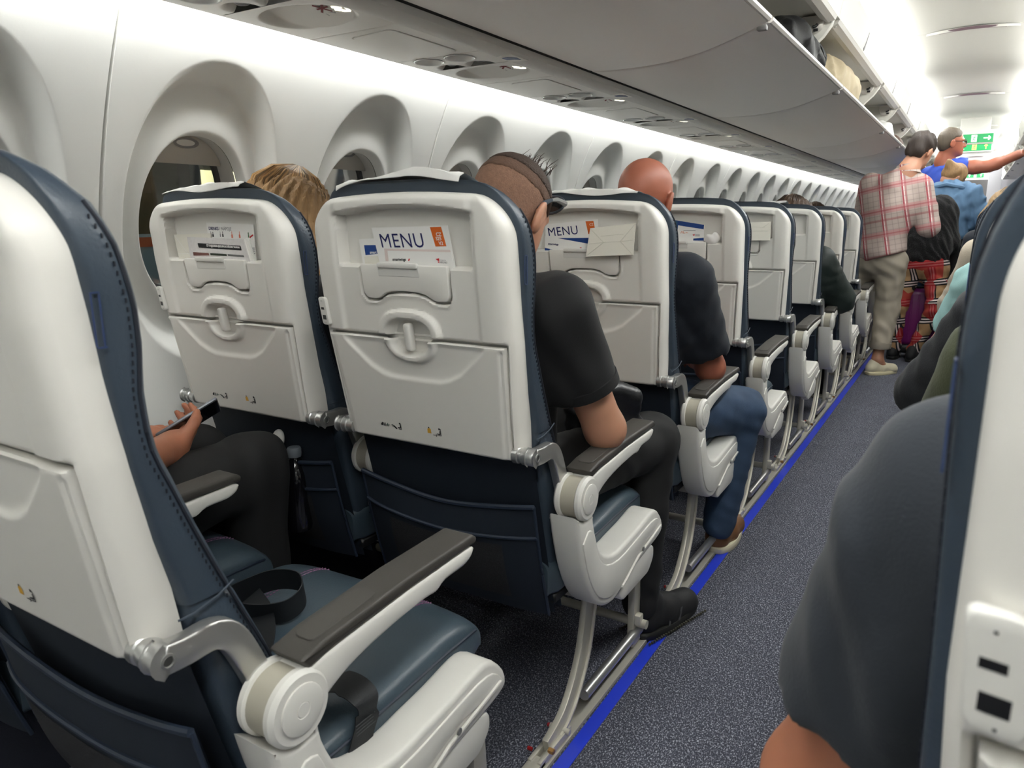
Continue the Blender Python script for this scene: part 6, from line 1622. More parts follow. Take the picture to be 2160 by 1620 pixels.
# ---- man in a blue T-shirt and glasses reaching to the bins
pD = Person('man in a bright blue T-shirt and dark-rimmed glasses reaching up to a bin', (-0.27, 7.70, 0.0))
RD_ = rot(-1.30, -0.02, 0.06); hD = np.array((-0.250, 7.62, 1.782)); nbD = (-0.295, 7.65, 1.625)
sk, tp, tr = SDF(), SDF(), SDF()
WD = head(sk, hD, RD_, 1.0, nbD)
sk.chain([nbD, (-0.28, 7.67, 1.45), (-0.27, 7.70, 1.0)], [0.062, 0.10, 0.11], 0.06)
shR, elR, wrR = (-0.165, 7.60, 1.575), (0.035, 7.58, 1.572), (0.235, 7.62, 1.660); shL, elL, wrL = (-0.40, 7.76, 1.52), (-0.45, 7.84, 1.25), (-0.34, 7.93, 1.05)
sk.chain([(-0.28, 7.67, 1.48), shR], [0.08, 0.058], 0.06); sk.chain([shR, (-0.06, 7.59, 1.570), elR, (0.09, 7.585, 1.592), wrR], [0.060, 0.056, 0.047, 0.048, 0.031], 0.02)
sk.chain([(-0.28, 7.67, 1.48), shL], [0.08, 0.055], 0.06); sk.chain([shL, elL, wrL], [0.055, 0.045, 0.03], 0.02)
hand(sk, wrR, (1.0, 0.1, 0.45), (0, 0.3, -1), 0.6, 1.0, 1); hand(sk, wrL, (0.3, 0.4, -1), (1, 0, 0), 0.5, 1.0, -1)
tp.ell((-0.29, 7.67, 1.42), (0.175, 0.135, 0.19), rot(-0.5), 0.06); tp.chain([(-0.28, 7.68, 1.35), (-0.27, 7.70, 1.02)], [0.145, 0.145], 0.08); tp.cap(nbD, (-0.28, 7.67, 1.5), 0.07, 0.10, 0.05); tp.cap(shR, shL, 0.072, 0.068, 0.05)
tp.cap((-0.20, 7.62, 1.56), (-0.13, 7.60, 1.574), 0.078, 0.072, 0.04); tp.chain([shL, np.array(shL) * 0.4 + np.array(elL) * 0.6], [0.075, 0.066], 0.04); tp.box((-0.035, 7.59, 1.57), (0.08, 0.12, 0.12), 0.004, rot(0.1), 0.006, True); tp.folds(0.005, 36, (0.6, 0.5, 0.5), 61)
tr.ell((-0.27, 7.71, 0.97), (0.165, 0.12, 0.11), None, 0.05); tr.chain([(-0.19, 7.71, 0.92), (-0.18, 7.73, 0.5), (-0.18, 7.72, 0.1)], [0.10, 0.072, 0.055], 0.04); tr.chain([(-0.36, 7.72, 0.92), (-0.37, 7.74, 0.5), (-0.37, 7.73, 0.1)], [0.10, 0.072, 0.055], 0.04)
pD.add('body', sk, SK2, 0.006, 2); pD.add('t_shirt', tp, C_BLUET, 0.010, 3); pD.add('trousers', tr, C_JEAN, 0.014, 3)
Hh = SDF(); Hh.ell(WD(0, -0.016, 0.038), (0.080, 0.101, 0.090), RD_, 0.02); Hh.ell(WD(0, -0.055, -0.02), (0.062, 0.05, 0.055), RD_, 0.04); Hh.cut(WD(0, 0.058, 0.05), RD_ @ np.array((0, 1, -0.35))); Hh.box(WD(0, 0.068, -0.03), (0.2, 0.070, 0.068), 0.02, RD_, 0.02, True); Hh.cut(WD(0, -0.05, -0.068), RD_ @ np.array((0, 0.2, -1))); Hh.folds(0.0025, 150, (1, 0.4, 0.6), 63); pD.add('hair', Hh, H_GREY, 0.007, 1)
M_EYE = mat('eye_white', rgb(226, 220, 214), 0.2); M_IRIS = mat('iris', rgb(60, 46, 36), 0.2); M_LIP = mat('lips', rgb(176, 96, 84), 0.4)
for s_ in (1, -1):
    e = WD(s_ * 0.032, 0.076, 0.001); mb = MB().lathe([(0.0105 * math.sin(a), 0.0105 * math.cos(a)) for a in np.linspace(0.01, math.pi - 0.01, 9)], 14, Matrix.Translation(e)); eo = pD.addm('eye', mb, M_EYE)
    i_ = WD(s_ * 0.032, 0.0855, 0.001); mb = MB().lathe([(0.0045 * math.sin(a), 0.0045 * math.cos(a)) for a in np.linspace(0.01, math.pi - 0.01, 7)], 10, Matrix.Translation(i_)); pD.addm('iris', mb, M_IRIS, eo)
    mb = MB().tube([WD(s_ * 0.014, 0.090, 0.018), WD(s_ * 0.032, 0.091, 0.022), WD(s_ * 0.052, 0.080, 0.016)], [0.002, 0.0032, 0.0015], 6); pD.addm('eyebrow', mb, H_GREY)
mb = MB().tube([WD(-0.022, 0.086, -0.063), WD(0, 0.0955, -0.062), WD(0.022, 0.086, -0.063)], [0.002, 0.0045, 0.002], 8); pD.addm('lips', mb, M_LIP)
gs = thing('glasses', 'dark-rimmed glasses worn by the man in the blue T-shirt', 'glasses', tuple(WD(0, 0.1, 0)))
o0 = np.array(WD(0, 0.1, 0)); M_RIM = mat('dark_rim', rgb(40, 26, 28), 0.3)
def gl2(mb, name, m):
    mb.v = [tuple(np.array(q) - o0) for q in mb.v]; return mb.obj(name, m, gs)
for s_ in (1, -1):
    rim = [WD(s_ * (0.034 + 0.026 * math.copysign(abs(math.cos(a)) ** 0.6, math.cos(a))), 0.106 - 0.010 * (math.cos(a) * 0.5 + 0.5), 0.0 + 0.017 * math.copysign(abs(math.sin(a)) ** 0.6, math.sin(a))) for a in np.linspace(0, 2 * math.pi, 24)]
    gl2(MB().tube(rim, 0.0022, 6, False), 'rim', M_RIM)
    gl2(MB().tube([WD(s_ * 0.060, 0.094, 0.006), WD(s_ * 0.078, 0.05, 0.008), WD(s_ * 0.083, -0.005, 0.012), WD(s_ * 0.083, -0.022, 0.0)], 0.0026, 6), 'temple', M_RIM)
gl2(MB().tube([WD(-0.009, 0.108, 0.006), WD(0.009, 0.108, 0.006)], 0.002, 6), 'bridge', M_RIM)
for hl, to in (((-0.19, 7.64, 0.0), (-0.12, 7.90, 0.0)), ((-0.37, 7.66, 0.0), (-0.34, 7.93, 0.0))): shoe(pD, hl, to, C_SHOE, C_SOLE, 0.050, res=0.012)

# ================================================================== LUGGAGE
s_ = thing('suitcase', 'purple hard-shell cabin suitcase with black base and wheels in the aisle', 'suitcase', (-0.305, 7.07, 0.0), (0.0, 0.0, 0.10))
M_PUR = mat('purple_shell', rgb(112, 22, 98), 0.35, bump=0.2, bscale=120)
MB().box((-0.175, -0.105, 0.105), (0.150, 0.105, 0.585), 0.045, 4).obj('shell', M_PUR, s_)
rb = MB()
for k in range(6): rb.box((-0.15 + k * 0.052, -0.1085, 0.16), (-0.135 + k * 0.052, -0.103, 0.54), 0.002, 1)
rb.obj('ridges', M_PUR, s_)
MB().box((-0.172, -0.110, 0.045), (0.150, 0.110, 0.120), 0.025, 3).obj('base', M_BLACK, s_)
MB().tube([(-0.177, 0, 0.30), (-0.184, 0, 0.30), (-0.184, 0, 0.42), (-0.177, 0, 0.42)], 0.007, 8).obj('side_handle', M_BLACK, s_)
MB().box((-0.08, -0.03, 0.585), (0.07, 0.03, 0.600), 0.006, 2).obj('top_handle', M_BLACK, s_)
for x in (-0.14, 0.115):
    for y in (-0.08, 0.08):
        w_ = MB().lathe([(0.012, -0.010), (0.024, -0.010), (0.024, 0.010), (0.012, 0.010)], 18, Matrix.Translation((x, y, 0.024)) @ Matrix.Rotation(math.pi / 2, 4, 'Y')).obj('wheel', M_BLACK, s_)
        MB().lathe([(0.011, -0.011), (0.011, 0.011)], 12, Matrix.Translation((x, y, 0.024)) @ Matrix.Rotation(math.pi / 2, 4, 'Y')).obj('wheel_hub', M_CHROME, w_)
def soft(name, label, cat, base, fn, m, res=0.011, it=2):
    S = SDF(); fn(S); sg = 1 if base[0] < XC else -1; S.cut((-0.55 if sg > 0 else 2 * XC + 0.55, base[1], 1.718), (0.067 * sg, 0, -0.25)); S.cut((0, 0, 1.650), (0, 0, -1)); o = thing(name, label, cat, base); q = obj('bag_body', S.mesh(res, base, name), m, o); smooth_mod(q, it); return o
# things in the bins
b = soft('backpack', 'black backpack with straps lying in the open bin', 'backpack', (-0.80, 3.32, 1.64), lambda S: (S.ell((-0.71, 3.22, 1.785), (0.115, 0.20, 0.125), rot(0, 0.2), 0.05), S.ell((-0.665, 3.38, 1.765), (0.075, 0.10, 0.085), None, 0.05), S.cut((0, 0, 1.645), (0, 0, -1)), S.folds(0.012, 40, (0.7, 0.5, 0.4), 71)), mat('black_nylon', rgb(10, 10, 12), 0.6, bump=0.4, bscale=200))
mb = MB()
for k in range(5):
    a = 0.03 * k; mb.tube([tuple(np.array(q) - np.array((-0.80, 3.32, 1.64))) for q in smooth_path([(-0.66 - a * 0.5, 3.40 + a * 0.5, 1.80), (-0.63, 3.42 + a * 0.6, 1.855 - 0.2 * a), (-0.61, 3.46 + a * 0.4, 1.81), (-0.63, 3.47 + a * 0.3, 1.74)], 4)], 0.006, 6)
mb.obj('strap', MATS['black_nylon'], b)
b = soft('tote_bag', 'beige canvas bag slumped in the open bin', 'bag', (-0.72, 4.25, 1.64), lambda S: (S.ell((-0.73, 4.12, 1.80), (0.13, 0.26, 0.135), rot(0, 0.0, 0.2), 0.08), S.ell((-0.665, 4.34, 1.785), (0.085, 0.17, 0.115), None, 0.08), S.cut((0, 0, 1.645), (0, 0, -1)), S.folds(0.009, 26, (0.2, 1.0, 0.5), 73)), mat('beige_canvas', rgb(186, 172, 144), 0.8, bump=0.4, bscale=300))
MB().box((-0.14, -0.07, 0.0), (0.12, 0.07, 0.115), 0.02, 3, Matrix.Rotation(0.3, 4, 'Z')).obj('carton_bag', mat('pink_bag', rgb(216, 176, 160), 0.6), label='pale pink bag standing in the bin near the black backpack', cat='bag').location = (-0.70, 2.10, 1.70)
b = thing('folded_jacket', 'folded cream jacket and grey cloth in a far open bin', 'jacket', (-0.70, 5.95, 1.64))
S = SDF(); S.ell((-0.69, 5.80, 1.72), (0.10, 0.22, 0.055), None, 0.04); S.folds(0.008, 40, seed=5); S.cut((-0.55, 0, 1.718), (0.067, 0, -0.25)); obj('cloth', S.mesh(0.012, (-0.70, 5.95, 1.64)), C_CREAM, b)
S = SDF(); S.ell((-0.70, 6.15, 1.73), (0.10, 0.18, 0.06), None, 0.04); S.folds(0.008, 40, seed=6); S.cut((-0.55, 0, 1.718), (0.067, 0, -0.25)); obj('lining', S.mesh(0.012, (-0.70, 5.95, 1.64)), C_LDENIM, b)
b = soft('shoulder_bag', 'white bag with a black stripe in a far open bin', 'bag', (-0.70, 6.36, 1.64), lambda S: (S.ell((-0.68, 6.36, 1.75), (0.10, 0.10, 0.11), None, 0.05), S.folds(0.006, 40, seed=7)), M_PAPER)
soft('holdall', 'dark brown holdall lying in a far open bin', 'bag', (-0.72, 7.2, 1.64), lambda S: (S.ell((-0.70, 7.1, 1.735), (0.12, 0.28, 0.10), None, 0.05), S.folds(0.008, 30, seed=8)), mat('brown_nylon', rgb(84, 58, 44), 0.6))
X = lambda x: 2 * XC - x
soft('grey_bag', 'grey bag in the bin where the man in blue reaches', 'bag', (X(-0.74), 8.4, 1.64), lambda S: (S.ell((X(-0.74), 8.35, 1.76), (0.13, 0.30, 0.12), None, 0.05), S.folds(0.010, 30, seed=9)), C_DKGREY, 0.014)

# ================================================================== LITERATURE in the seat pockets
def P3(o, d): return lambda u, z: (u, float(yr(z)) - d, z)
def card(seat_key, name, label, cat, poly, d, m, th=0.0012):
    sroot = SEATS[seat_key]; t = thing(name, label, cat, tuple(sroot.location))
    def fn(u, v, dd): return (u, -0.150 - 0.136 * (v - 1.0) * 0 - (float(yr(1.08)) * -1 - 0.150) * 0 + fy(v) - dd, v)
    fy = lambda z: float(np.interp(z, [1.0, 1.2], [-0.022 - 0.150 + d, -0.022 - 0.158 + d])) + 0.150 - 0.0
    fn = lambda u, v, dd: (u, -d - 0.02 * (v - 1.08) - dd, v)
    MB().prism(poly, 0.0, th, fn=fn).obj('sheet', m, t)
    t['_d'] = d + th
    return t
def ink(t, polys, m, name='print', lift=0.0004):
    d = t['_d'] + lift; mb = MB()
    for p in polys: mb.add([(u, -d - 0.02 * (v - 1.08), v) for u, v in p], [tuple(range(len(p)))])
    return mb.obj(name, m, t, fix=False)
def words(t, s, org, xd, yd, size, m, name='lettering', bold=0.0, lift=0.0006, spacing=1.0):
    """org (u,z); xd, yd direction vectors in (u,z)"""
    me = text_mesh(s, size, name, spacing, bold); d = t['_d'] + lift
    for v in me.vertices:
        u = org[0] + xd[0] * v.co.x + yd[0] * v.co.y; z = org[1] + xd[1] * v.co.x + yd[1] * v.co.y
        v.co = (u, -d - 0.02 * (z - 1.08), z)
    me.materials.clear()
    return obj(name, me, m, t)
B_ = ('la', 1)
t = card(B_, 'safety_card', 'white card with a dark blue block, partly behind the MENU card', 'card', [(-0.1197, 1.126), (-0.045, 1.129), (-0.045, 1.060), (-0.1095, 1.060)], 0.1735, M_PAPER)
ink(t, [[(-0.1063, 1.1146), (-0.066, 1.1152), (-0.066, 1.099), (-0.1039, 1.0955)]], M_INKB); words(t, 'smart', (-0.0925, 1.0985), (1, 0.02), (0.1, 1), 0.0075, M_PAPER, bold=0.0002)
t = card(B_, 'paper_bag', 'cream paper bag tucked low beside the MENU card', 'paper bag', [(-0.1065, 1.093), (-0.0615, 1.095), (-0.0615, 1.060), (-0.1025, 1.060)], 0.1755, M_KRAFT)
t = card(B_, 'menu_card', 'white MENU card with an orange corner tab, CZ S25 V2, on the aisle seat', 'menu card', [(-0.081, 1.1478), (0.0997, 1.1517), (0.1165, 1.060), (-0.0605, 1.060)], 0.1775, M_PAPER)
words(t, 'MENU', (-0.0592, 1.1108), (1.0, 0.016), (-0.24, 1.0), 0.0372, M_INK, spacing=1.08)
ink(t, [[(0.0598, 1.1487), (0.085, 1.1494), (0.0954, 1.115), (0.0709, 1.1142)]], M_INKO, 'orange_tab')
for wd, o_ in (('CZ', (0.0738, 1.1330)), ('S25', (0.0730, 1.1255)), ('V2', (0.0795, 1.1172))): words(t, wd, o_, (1, 0.01), (-0.2, 1), 0.0088, M_PAPER, bold=0.0002, lift=0.0010)
ink(t, [[(-0.052, 1.1090), (0.1035, 1.1085), (0.1043, 1.1045), (-0.044, 1.1052), (-0.0425, 1.0850), (-0.0500, 1.0850)]], mat('pale_pink_ink', rgb(222, 206, 200), 0.6), 'pale_band')
t = card(B_, 'airline_leaflet', 'white leaflet with small printed logos in front of the MENU card', 'leaflet', [(-0.0411, 1.1045), (0.1083, 1.1037), (0.1150, 1.060), (-0.0395, 1.060)], 0.1805, M_PAPER)
words(t, 'smartwings', (-0.0302, 1.0868), (1, 0.01), (0.05, 1), 0.0074, M_INKK, bold=0.0002, spacing=0.98); ink(t, [[(0.0075, 1.0868), (0.0100, 1.0868), (0.0128, 1.0915), (0.0090, 1.0910)]], M_INKR, 'red_mark')
ink(t, [[(0.0720, 1.0918), (0.0800, 1.0935), (0.0803, 1.0885), (0.0780, 1.0885)], [(0.0760, 1.0870), (0.0803, 1.0880), (0.0800, 1.0845)]], M_INKR, 'red_emblem')
words(t, 'CZECH', (0.0815, 1.0880), (1, 0), (0, 1), 0.0042, M_INKG); words(t, 'AIRLINES', (0.0815, 1.0845), (1, 0), (0, 1), 0.0042, M_INKK)
K = ('lw', 1)
t = card(K, 'drinks_card', 'white DRINKS card with bottle pictures in the window seat pocket', 'menu card', [(-0.0323, 1.1598), (0.1245, 1.155), (0.1238, 1.060), (-0.027, 1.060)], 0.1735, M_PAPER)
words(t, 'DRINKS', (-0.0250, 1.1435), (1, -0.02), (0, 1), 0.0098, M_INK, bold=0.0002); words(t, '/ NÁPOJE', (0.0125, 1.1428), (1, -0.02), (0, 1), 0.0098, M_INKG)
bt = lambda x, z, w_, h: [(x - w_, z), (x + w_, z), (x + w_ * 0.9, z + h * 0.45), (x + w_ * 0.35, z + h * 0.6), (x + w_ * 0.3, z + h), (x - w_ * 0.3, z + h), (x - w_ * 0.35, z + h * 0.6), (x - w_ * 0.9, z + h * 0.45)]
ink(t, [bt(-0.019, 1.128, 0.0016, 0.012), bt(-0.012, 1.128, 0.0026, 0.011), bt(0.0217, 1.128, 0.0024, 0.012)], M_INKK, 'dark_bottles'); ink(t, [bt(0.013, 1.128, 0.0016, 0.012)], M_INKG, 'clear_bottle')
ink(t, [bt(0.0526, 1.126, 0.0028, 0.014), bt(0.0778, 1.126, 0.0028, 0.014)], mat('salmon_ink', rgb(214, 120, 96), 0.6), 'red_bottles'); ink(t, [bt(0.1068, 1.108, 0.0042, 0.030)], mat('green_print', rgb(52, 108, 56), 0.5), 'green_bottle')
ink(t, [sl(0.110, 1.127, 0.122, 1.133, 0.0030)], M_INKR, 'red_ribbon'); ink(t, [rc(0.108, 1.104 - 0.004 * k, 0.123, 1.1055 - 0.004 * k) for k in range(4)], M_INKG, 'small_print')
t = card(K, 'paper_bag', 'cream paper bag leaning out of the window seat pocket', 'paper bag', [(-0.1498, 1.1324), (-0.0163, 1.1359), (-0.02, 1.060), (-0.1380, 1.060)], 0.1765, M_KRAFT, 0.0022)
ink(t, [sl(-0.148, 1.131, -0.104, 1.089, 0.0012), sl(-0.141, 1.089, -0.09, 1.0885, 0.0008)], M_PAPER, 'fold_lines')
t = card(K, 'magazine', 'folded magazine with a black web address bar, upside down in the pocket', 'magazine', [(-0.0941, 1.1276), (0.1007, 1.1237), (0.1195, 1.060), (-0.0880, 1.060)], 0.1825, mat('grey_patterned_paper', rgb(214, 210, 208), 0.6, var=0.12, vscale=160), 0.0018)
ink(t, [round_poly([(-0.0575, 1.1140), (0.0895, 1.1098), (0.0920, 1.0995), (-0.0550, 1.1038)], 0.002, 3)], M_INKK, 'black_bar')
words(t, 'www.nezapomentelnezazitky.cz', (0.0872, 1.1082), (-1.0, 0.0285), (-0.02, -1.0), 0.0094, M_PAPER, bold=0.0002, lift=0.0010, spacing=0.94)
ink(t, [[(-0.0779, 1.0935), (-0.0216, 1.0922), (-0.0199, 1.0868), (-0.0768, 1.0853)]], mat('brown_print', rgb(110, 72, 66), 0.5), 'photo'); ink(t, [[(-0.017, 1.0922), (0.0396, 1.0910), (0.0410, 1.0865), (-0.016, 1.0872)]], mat('dark_green_print', rgb(48, 54, 44), 0.5), 'photo'); ink(t, [[(0.043, 1.0911), (0.0963, 1.0892), (0.0985, 1.085), (0.044, 1.087)]], mat('grey_print', rgb(110, 110, 108), 0.5), 'photo')
pg = MB()
for k in range(5):
    a = 0.0022 * k; pg.prism([(0.098 + a, 1.1225 + a * 0.4), (0.1007 + a, 1.1237 + a * 0.4), (0.1203 + a, 1.060), (0.117 + a, 1.060)], 0.0, 0.0012, fn=lambda u, v, dd, k=k: (u, -0.1815 + 0.0014 * k - 0.02 * (v - 1.08) - dd, v))
pg.obj('pages', M_PAPER, t)
Cc = ('la', 2)
t = card(Cc, 'menu_card', 'white MENU card half hidden by a blue and white card, ahead of the cropped-hair man', 'menu card', [(-0.124, 1.148), (0.0376, 1.1614), (0.045, 1.060), (-0.122, 1.060)], 0.1765, M_PAPER)
words(t, 'MENU', (-0.1140, 1.1150), (1, 0.072), (-0.2, 1), 0.0335, M_INK, spacing=1.05); ink(t, [[(0.0011, 1.1558), (0.0247, 1.1568), (0.0330, 1.122), (0.010, 1.122)]], M_INKO, 'orange_tab'); words(t, 'CZ', (0.0135, 1.1440), (1, 0.05), (-0.2, 1), 0.0085, M_PAPER, lift=0.001)
t = card(Cc, 'safety_card', 'white card with a dark blue wedge and small logos, ahead of the cropped-hair man', 'card', [(-0.1235, 1.1165), (0.040, 1.1185), (0.040, 1.060), (-0.1235, 1.060)], 0.1805, M_PAPER)
ink(t, [[(-0.0821, 1.1105), (0.040, 1.1125), (0.040, 1.0920)], [(-0.1235, 1.0835), (-0.1235, 1.0765), (-0.075, 1.0765), (-0.095, 1.0790)]], M_INKB, 'blue_wedge'); words(t, 'smartwings', (-0.1126, 1.0930), (1, -0.07), (0.05, 1), 0.0072, M_INK, bold=0.0002); ink(t, [[(-0.0150, 1.0850), (-0.0085, 1.0872), (-0.0090, 1.0835)]], M_INKR, 'red_emblem')
def bag_out(key, poly, folds, label):
    t = thing('paper_bag', label, 'paper bag', tuple(SEATS[key].location)); fn = lambda u, v, dd: (u, -0.2015 - dd + 0.05 * (1.10 - v) * 0 - 0.006 * (1.15 - v) / 0.08, v)
    MB().prism(poly, 0, 0.0035, 0.001, 1, fn=fn).obj('sheet', M_KRAFT, t)
    mb = MB()
    for a, b_, c, d in folds: mb.tube([fn(a, b_, 0.0036), fn(c, d, 0.0036)], 0.0007, 5)
    mb.obj('fold_lines', mat('paper_crease', rgb(206, 202, 188), 0.6), t)
bag_out(Cc, [(0.0274, 1.1375), (0.1567, 1.1507), (0.1544, 1.0694), (0.0182, 1.0623)], [(0.029, 1.136, 0.069, 1.1011), (0.156, 1.149, 0.1166, 1.1038), (0.069, 1.1011, 0.1166, 1.1038), (0.069, 1.1011, 0.019, 1.064), (0.1166, 1.1038, 0.153, 1.071), (0.025, 1.096, 0.069, 1.1011), (0.1166, 1.1038, 0.156, 1.108), (0.060, 1.117, 0.125, 1.123)], 'cream paper bag with envelope folds over the pocket of the bald man\'s seat')
Dd = ('la', 3)
t = card(Dd, 'safety_card', 'tilted white card with blue top band and red handwriting, ahead of the bald man', 'card', [(-0.0230, 1.1575), (0.0920, 1.1397), (0.0925, 1.060), (-0.0290, 1.060)], 0.1785, M_PAPER)
ink(t, [[(-0.0230, 1.1575), (0.0918, 1.1397), (0.0908, 1.1246), (-0.0025, 1.1384), (-0.0035, 1.1230), (-0.0240, 1.1250)]], M_INKB, 'blue_band'); ink(t, [[(-0.0205, 1.1555), (-0.0045, 1.1530), (-0.0050, 1.1265), (-0.0215, 1.1280)]], mat('photo_print', rgb(50, 92, 122), 0.5), 'photo', 0.0008)
ink(t, [sl(0.0075, 1.110, 0.0125, 1.118, 0.0012), sl(0.0125, 1.118, 0.0155, 1.110, 0.0012), sl(0.018, 1.117, 0.019, 1.110, 0.0012), sl(0.019, 1.110, 0.023, 1.111, 0.0012), sl(0.026, 1.111, 0.030, 1.114, 0.0012), sl(0.030, 1.114, 0.034, 1.111, 0.0012)], M_INKO, 'handwriting')
ink(t, [rc(0.018, 1.1195, 0.062, 1.121)], M_INKG, 'small_print'); ink(t, [[(0.051, 1.105), (0.060, 1.108), (0.058, 1.101)]], M_INKR, 'red_emblem'); ink(t, [rc(0.061, 1.1035, 0.078, 1.1055), rc(0.061, 1.1005, 0.078, 1.102)], M_INKG, 'logo_lettering'); ink(t, [[(0.055, 1.092), (0.0925, 1.0955), (0.0925, 1.085), (0.055, 1.085)]], M_INKB, 'blue_wedge')
S = SDF(); o_ = np.array(SEATS[Dd].location); S.ell(o_ + (0.122, -0.180, 1.090), (0.026, 0.009, 0.017), None, 0.02); S.ell(o_ + (0.134, -0.181, 1.100), (0.010, 0.007, 0.014), None, 0.01); S.folds(0.006, 210, (1, 0.2, 0.8), 81)
obj('tissue', S.mesh(0.003, tuple(o_)), M_PAPER, label='crumpled white tissue stuffed in the pocket beside the handwritten card', cat='tissue').location = o_
Ee = ('la', 4)
t = card(Ee, 'menu_card', 'white card with an orange corner behind a folded paper bag', 'card', [(-0.02, 1.1605), (0.0469, 1.1600), (0.055, 1.060), (-0.01, 1.060)], 0.1765, M_PAPER); ink(t, [[(0.0164, 1.1590), (0.0365, 1.1590), (0.0410, 1.140), (0.021, 1.140)]], M_INKO, 'orange_tab')
bag_out(Ee, [(0.0250, 1.1407), (0.1526, 1.1461), (0.1555, 1.0662), (0.0550, 1.0653)], [(0.045, 1.125, 0.13, 1.123), (0.05, 1.105, 0.15, 1.108), (0.15, 1.144, 0.12, 1.122)], 'folded cream paper bag over the pocket of an empty-looking aisle seat')
t = card(('la', 5), 'safety_card', 'white card with a small dark blue block in a far seat pocket', 'card', [(0.03, 1.1226), (0.1015, 1.1226), (0.1035, 1.060), (0.03, 1.060)], 0.1785, M_PAPER); ink(t, [[(0.060, 1.1118), (0.0901, 1.1118), (0.0921, 1.085), (0.060, 1.085)]], M_INKB, 'blue_block')

# ---- paper headrest covers
def head_cover(key, x0, x1, label, ph=0.0, lift=0.0):
    o = SEATS[key]; rows = []
    yb = float(yback(1.212)) - 0.004
    for s in np.linspace(0, 1, 18):
        row = []
        for x in np.linspace(x0, x1, 30):
            e_ = min(1, (x - x0) / 0.05, (x1 - x) / 0.05)
            topz = 1.2245 + 0.012 * (1 - (x / 0.22) ** 2) - 0.30 * max(0, (abs(x) - 0.10)) ** 1.5
            wv = abs(0.005 * math.sin(34 * x + ph) + 0.003 * math.sin(83 * x + 2 * ph))
            if s < 0.3:      # hem hanging over the rear edge
                k = 1 - s / 0.3; y = yb - 0.004 - wv * 0.6 * k; z = topz + 0.003 - 0.016 * k * (0.55 + 0.45 * math.sin(21 * x + ph)) + lift * math.exp(-((x - 0.04) / 0.07) ** 2)
            elif s < 0.6:
                k = (s - 0.3) / 0.3; y = yb - 0.004 + (0.075 * k); z = topz + 0.003 + wv * (1 - k) - 0.012 * k * k + lift * math.exp(-((x - 0.04) / 0.07) ** 2) * (1 - k)
            else:
                k = (s - 0.6) / 0.4; y = yb + 0.071 + 0.045 * math.sin(k * 1.57); z = topz - 0.009 - 0.16 * k
            row.append((x, y, z))
        rows.append(row)
    V = np.array(rows); B = V.copy(); B[:, :, 1] += 0.0008; B[:, :, 2] -= 0.0010
    q = MB().add(*grid_mesh(V)).add(*grid_mesh(B[::-1])).obj('headrest_cover', M_PAPER, None, 60, False, label=label, cat='headrest cover'); q.location = o.location
    return q
head_cover(('la', 1), -0.165, 0.130, 'crumpled white paper headrest cover on the seat with the MENU card', 0.3, 0.016)
head_cover(('lw', 1), -0.170, 0.100, 'crumpled white paper headrest cover on the seat of the blond woman', 1.7, 0.006)
head_cover(('la', 2), -0.10, 0.15, 'white paper headrest cover behind the bald head', 0.9, 0.0)
head_cover(('la', 5), -0.16, 0.05, 'white paper headrest cover curling up beside brown hair', 2.2, 0.012)

# ---- seat belt on the empty seat
o = SEATS[('la', 0)].location
sb = thing('seat_belt', 'loose black seat belt lying on the empty cushion', 'seat belt', tuple(o))
def strap(path, w_, side, nm='webbing'):
    return ribbon([tuple(p) for p in smooth_path(path, 6)], w_, 0.0016, side).obj(nm, M_WEB, sb)
strap([(-0.170, 0.215, 0.500), (-0.135, 0.265, 0.520), (-0.095, 0.300, 0.536), (-0.045, 0.312, 0.540), (-0.012, 0.290, 0.532), (-0.012, 0.255, 0.522), (-0.050, 0.232, 0.514), (-0.100, 0.220, 0.510)], 0.046, (0.15, -0.25, 1.0))
strap([(-0.120, 0.262, 0.512), (-0.060, 0.235, 0.510), (0.000, 0.190, 0.506), (0.050, 0.130, 0.500), (0.080, 0.080, 0.498)], 0.046, (0.6, 0.6, 0.45))
strap([(0.100, 0.090, 0.502), (0.150, 0.140, 0.506), (0.195, 0.172, 0.506), (0.2290, 0.178, 0.492), (0.2375, 0.172, 0.470), (0.2385, 0.158, 0.440), (0.2385, 0.145, 0.415)], 0.046, [(-0.6, 0.8, 0)] * 12 + [(-0.2, 1.0, 0.2)] * 12 + [(0, 1.0, 0.35)] * 13)
mb = MB()
for k in range(4): mb.box((0.2385, 0.146, 0.452 + k * 0.005), (0.2400, 0.186, 0.4530 + k * 0.005))
mb.obj('stitch_block', mat('grey_thread', rgb(70, 72, 74), 0.6), sb)
MB().prism(round_poly([(0.112, 0.424), (0.172, 0.418), (0.158, 0.392), (0.146, 0.372), (0.134, 0.372), (0.122, 0.396)], 0.004, 2), 0.2375, 0.2400, 0.0005, 1, fn=yz).obj('anchor_plate', M_CHROME, sb)
MB().lathe([(0.011, 0), (0.011, 0.004), (0.007, 0.007), (0, 0.007)], 14, Matrix.Translation((0.2400, 0.142, 0.388)) @ Matrix.Rotation(math.pi / 2, 4, 'Y')).obj('anchor_bolt', M_CHROME, sb)
MB().add([(0.2265, 0.102, 0.425), (0.2285, 0.116, 0.428), (0.2310, 0.116, 0.392), (0.2290, 0.108, 0.388)], [(0, 1, 2, 3)]).obj('care_label', M_PAPER, sb, fix=False)

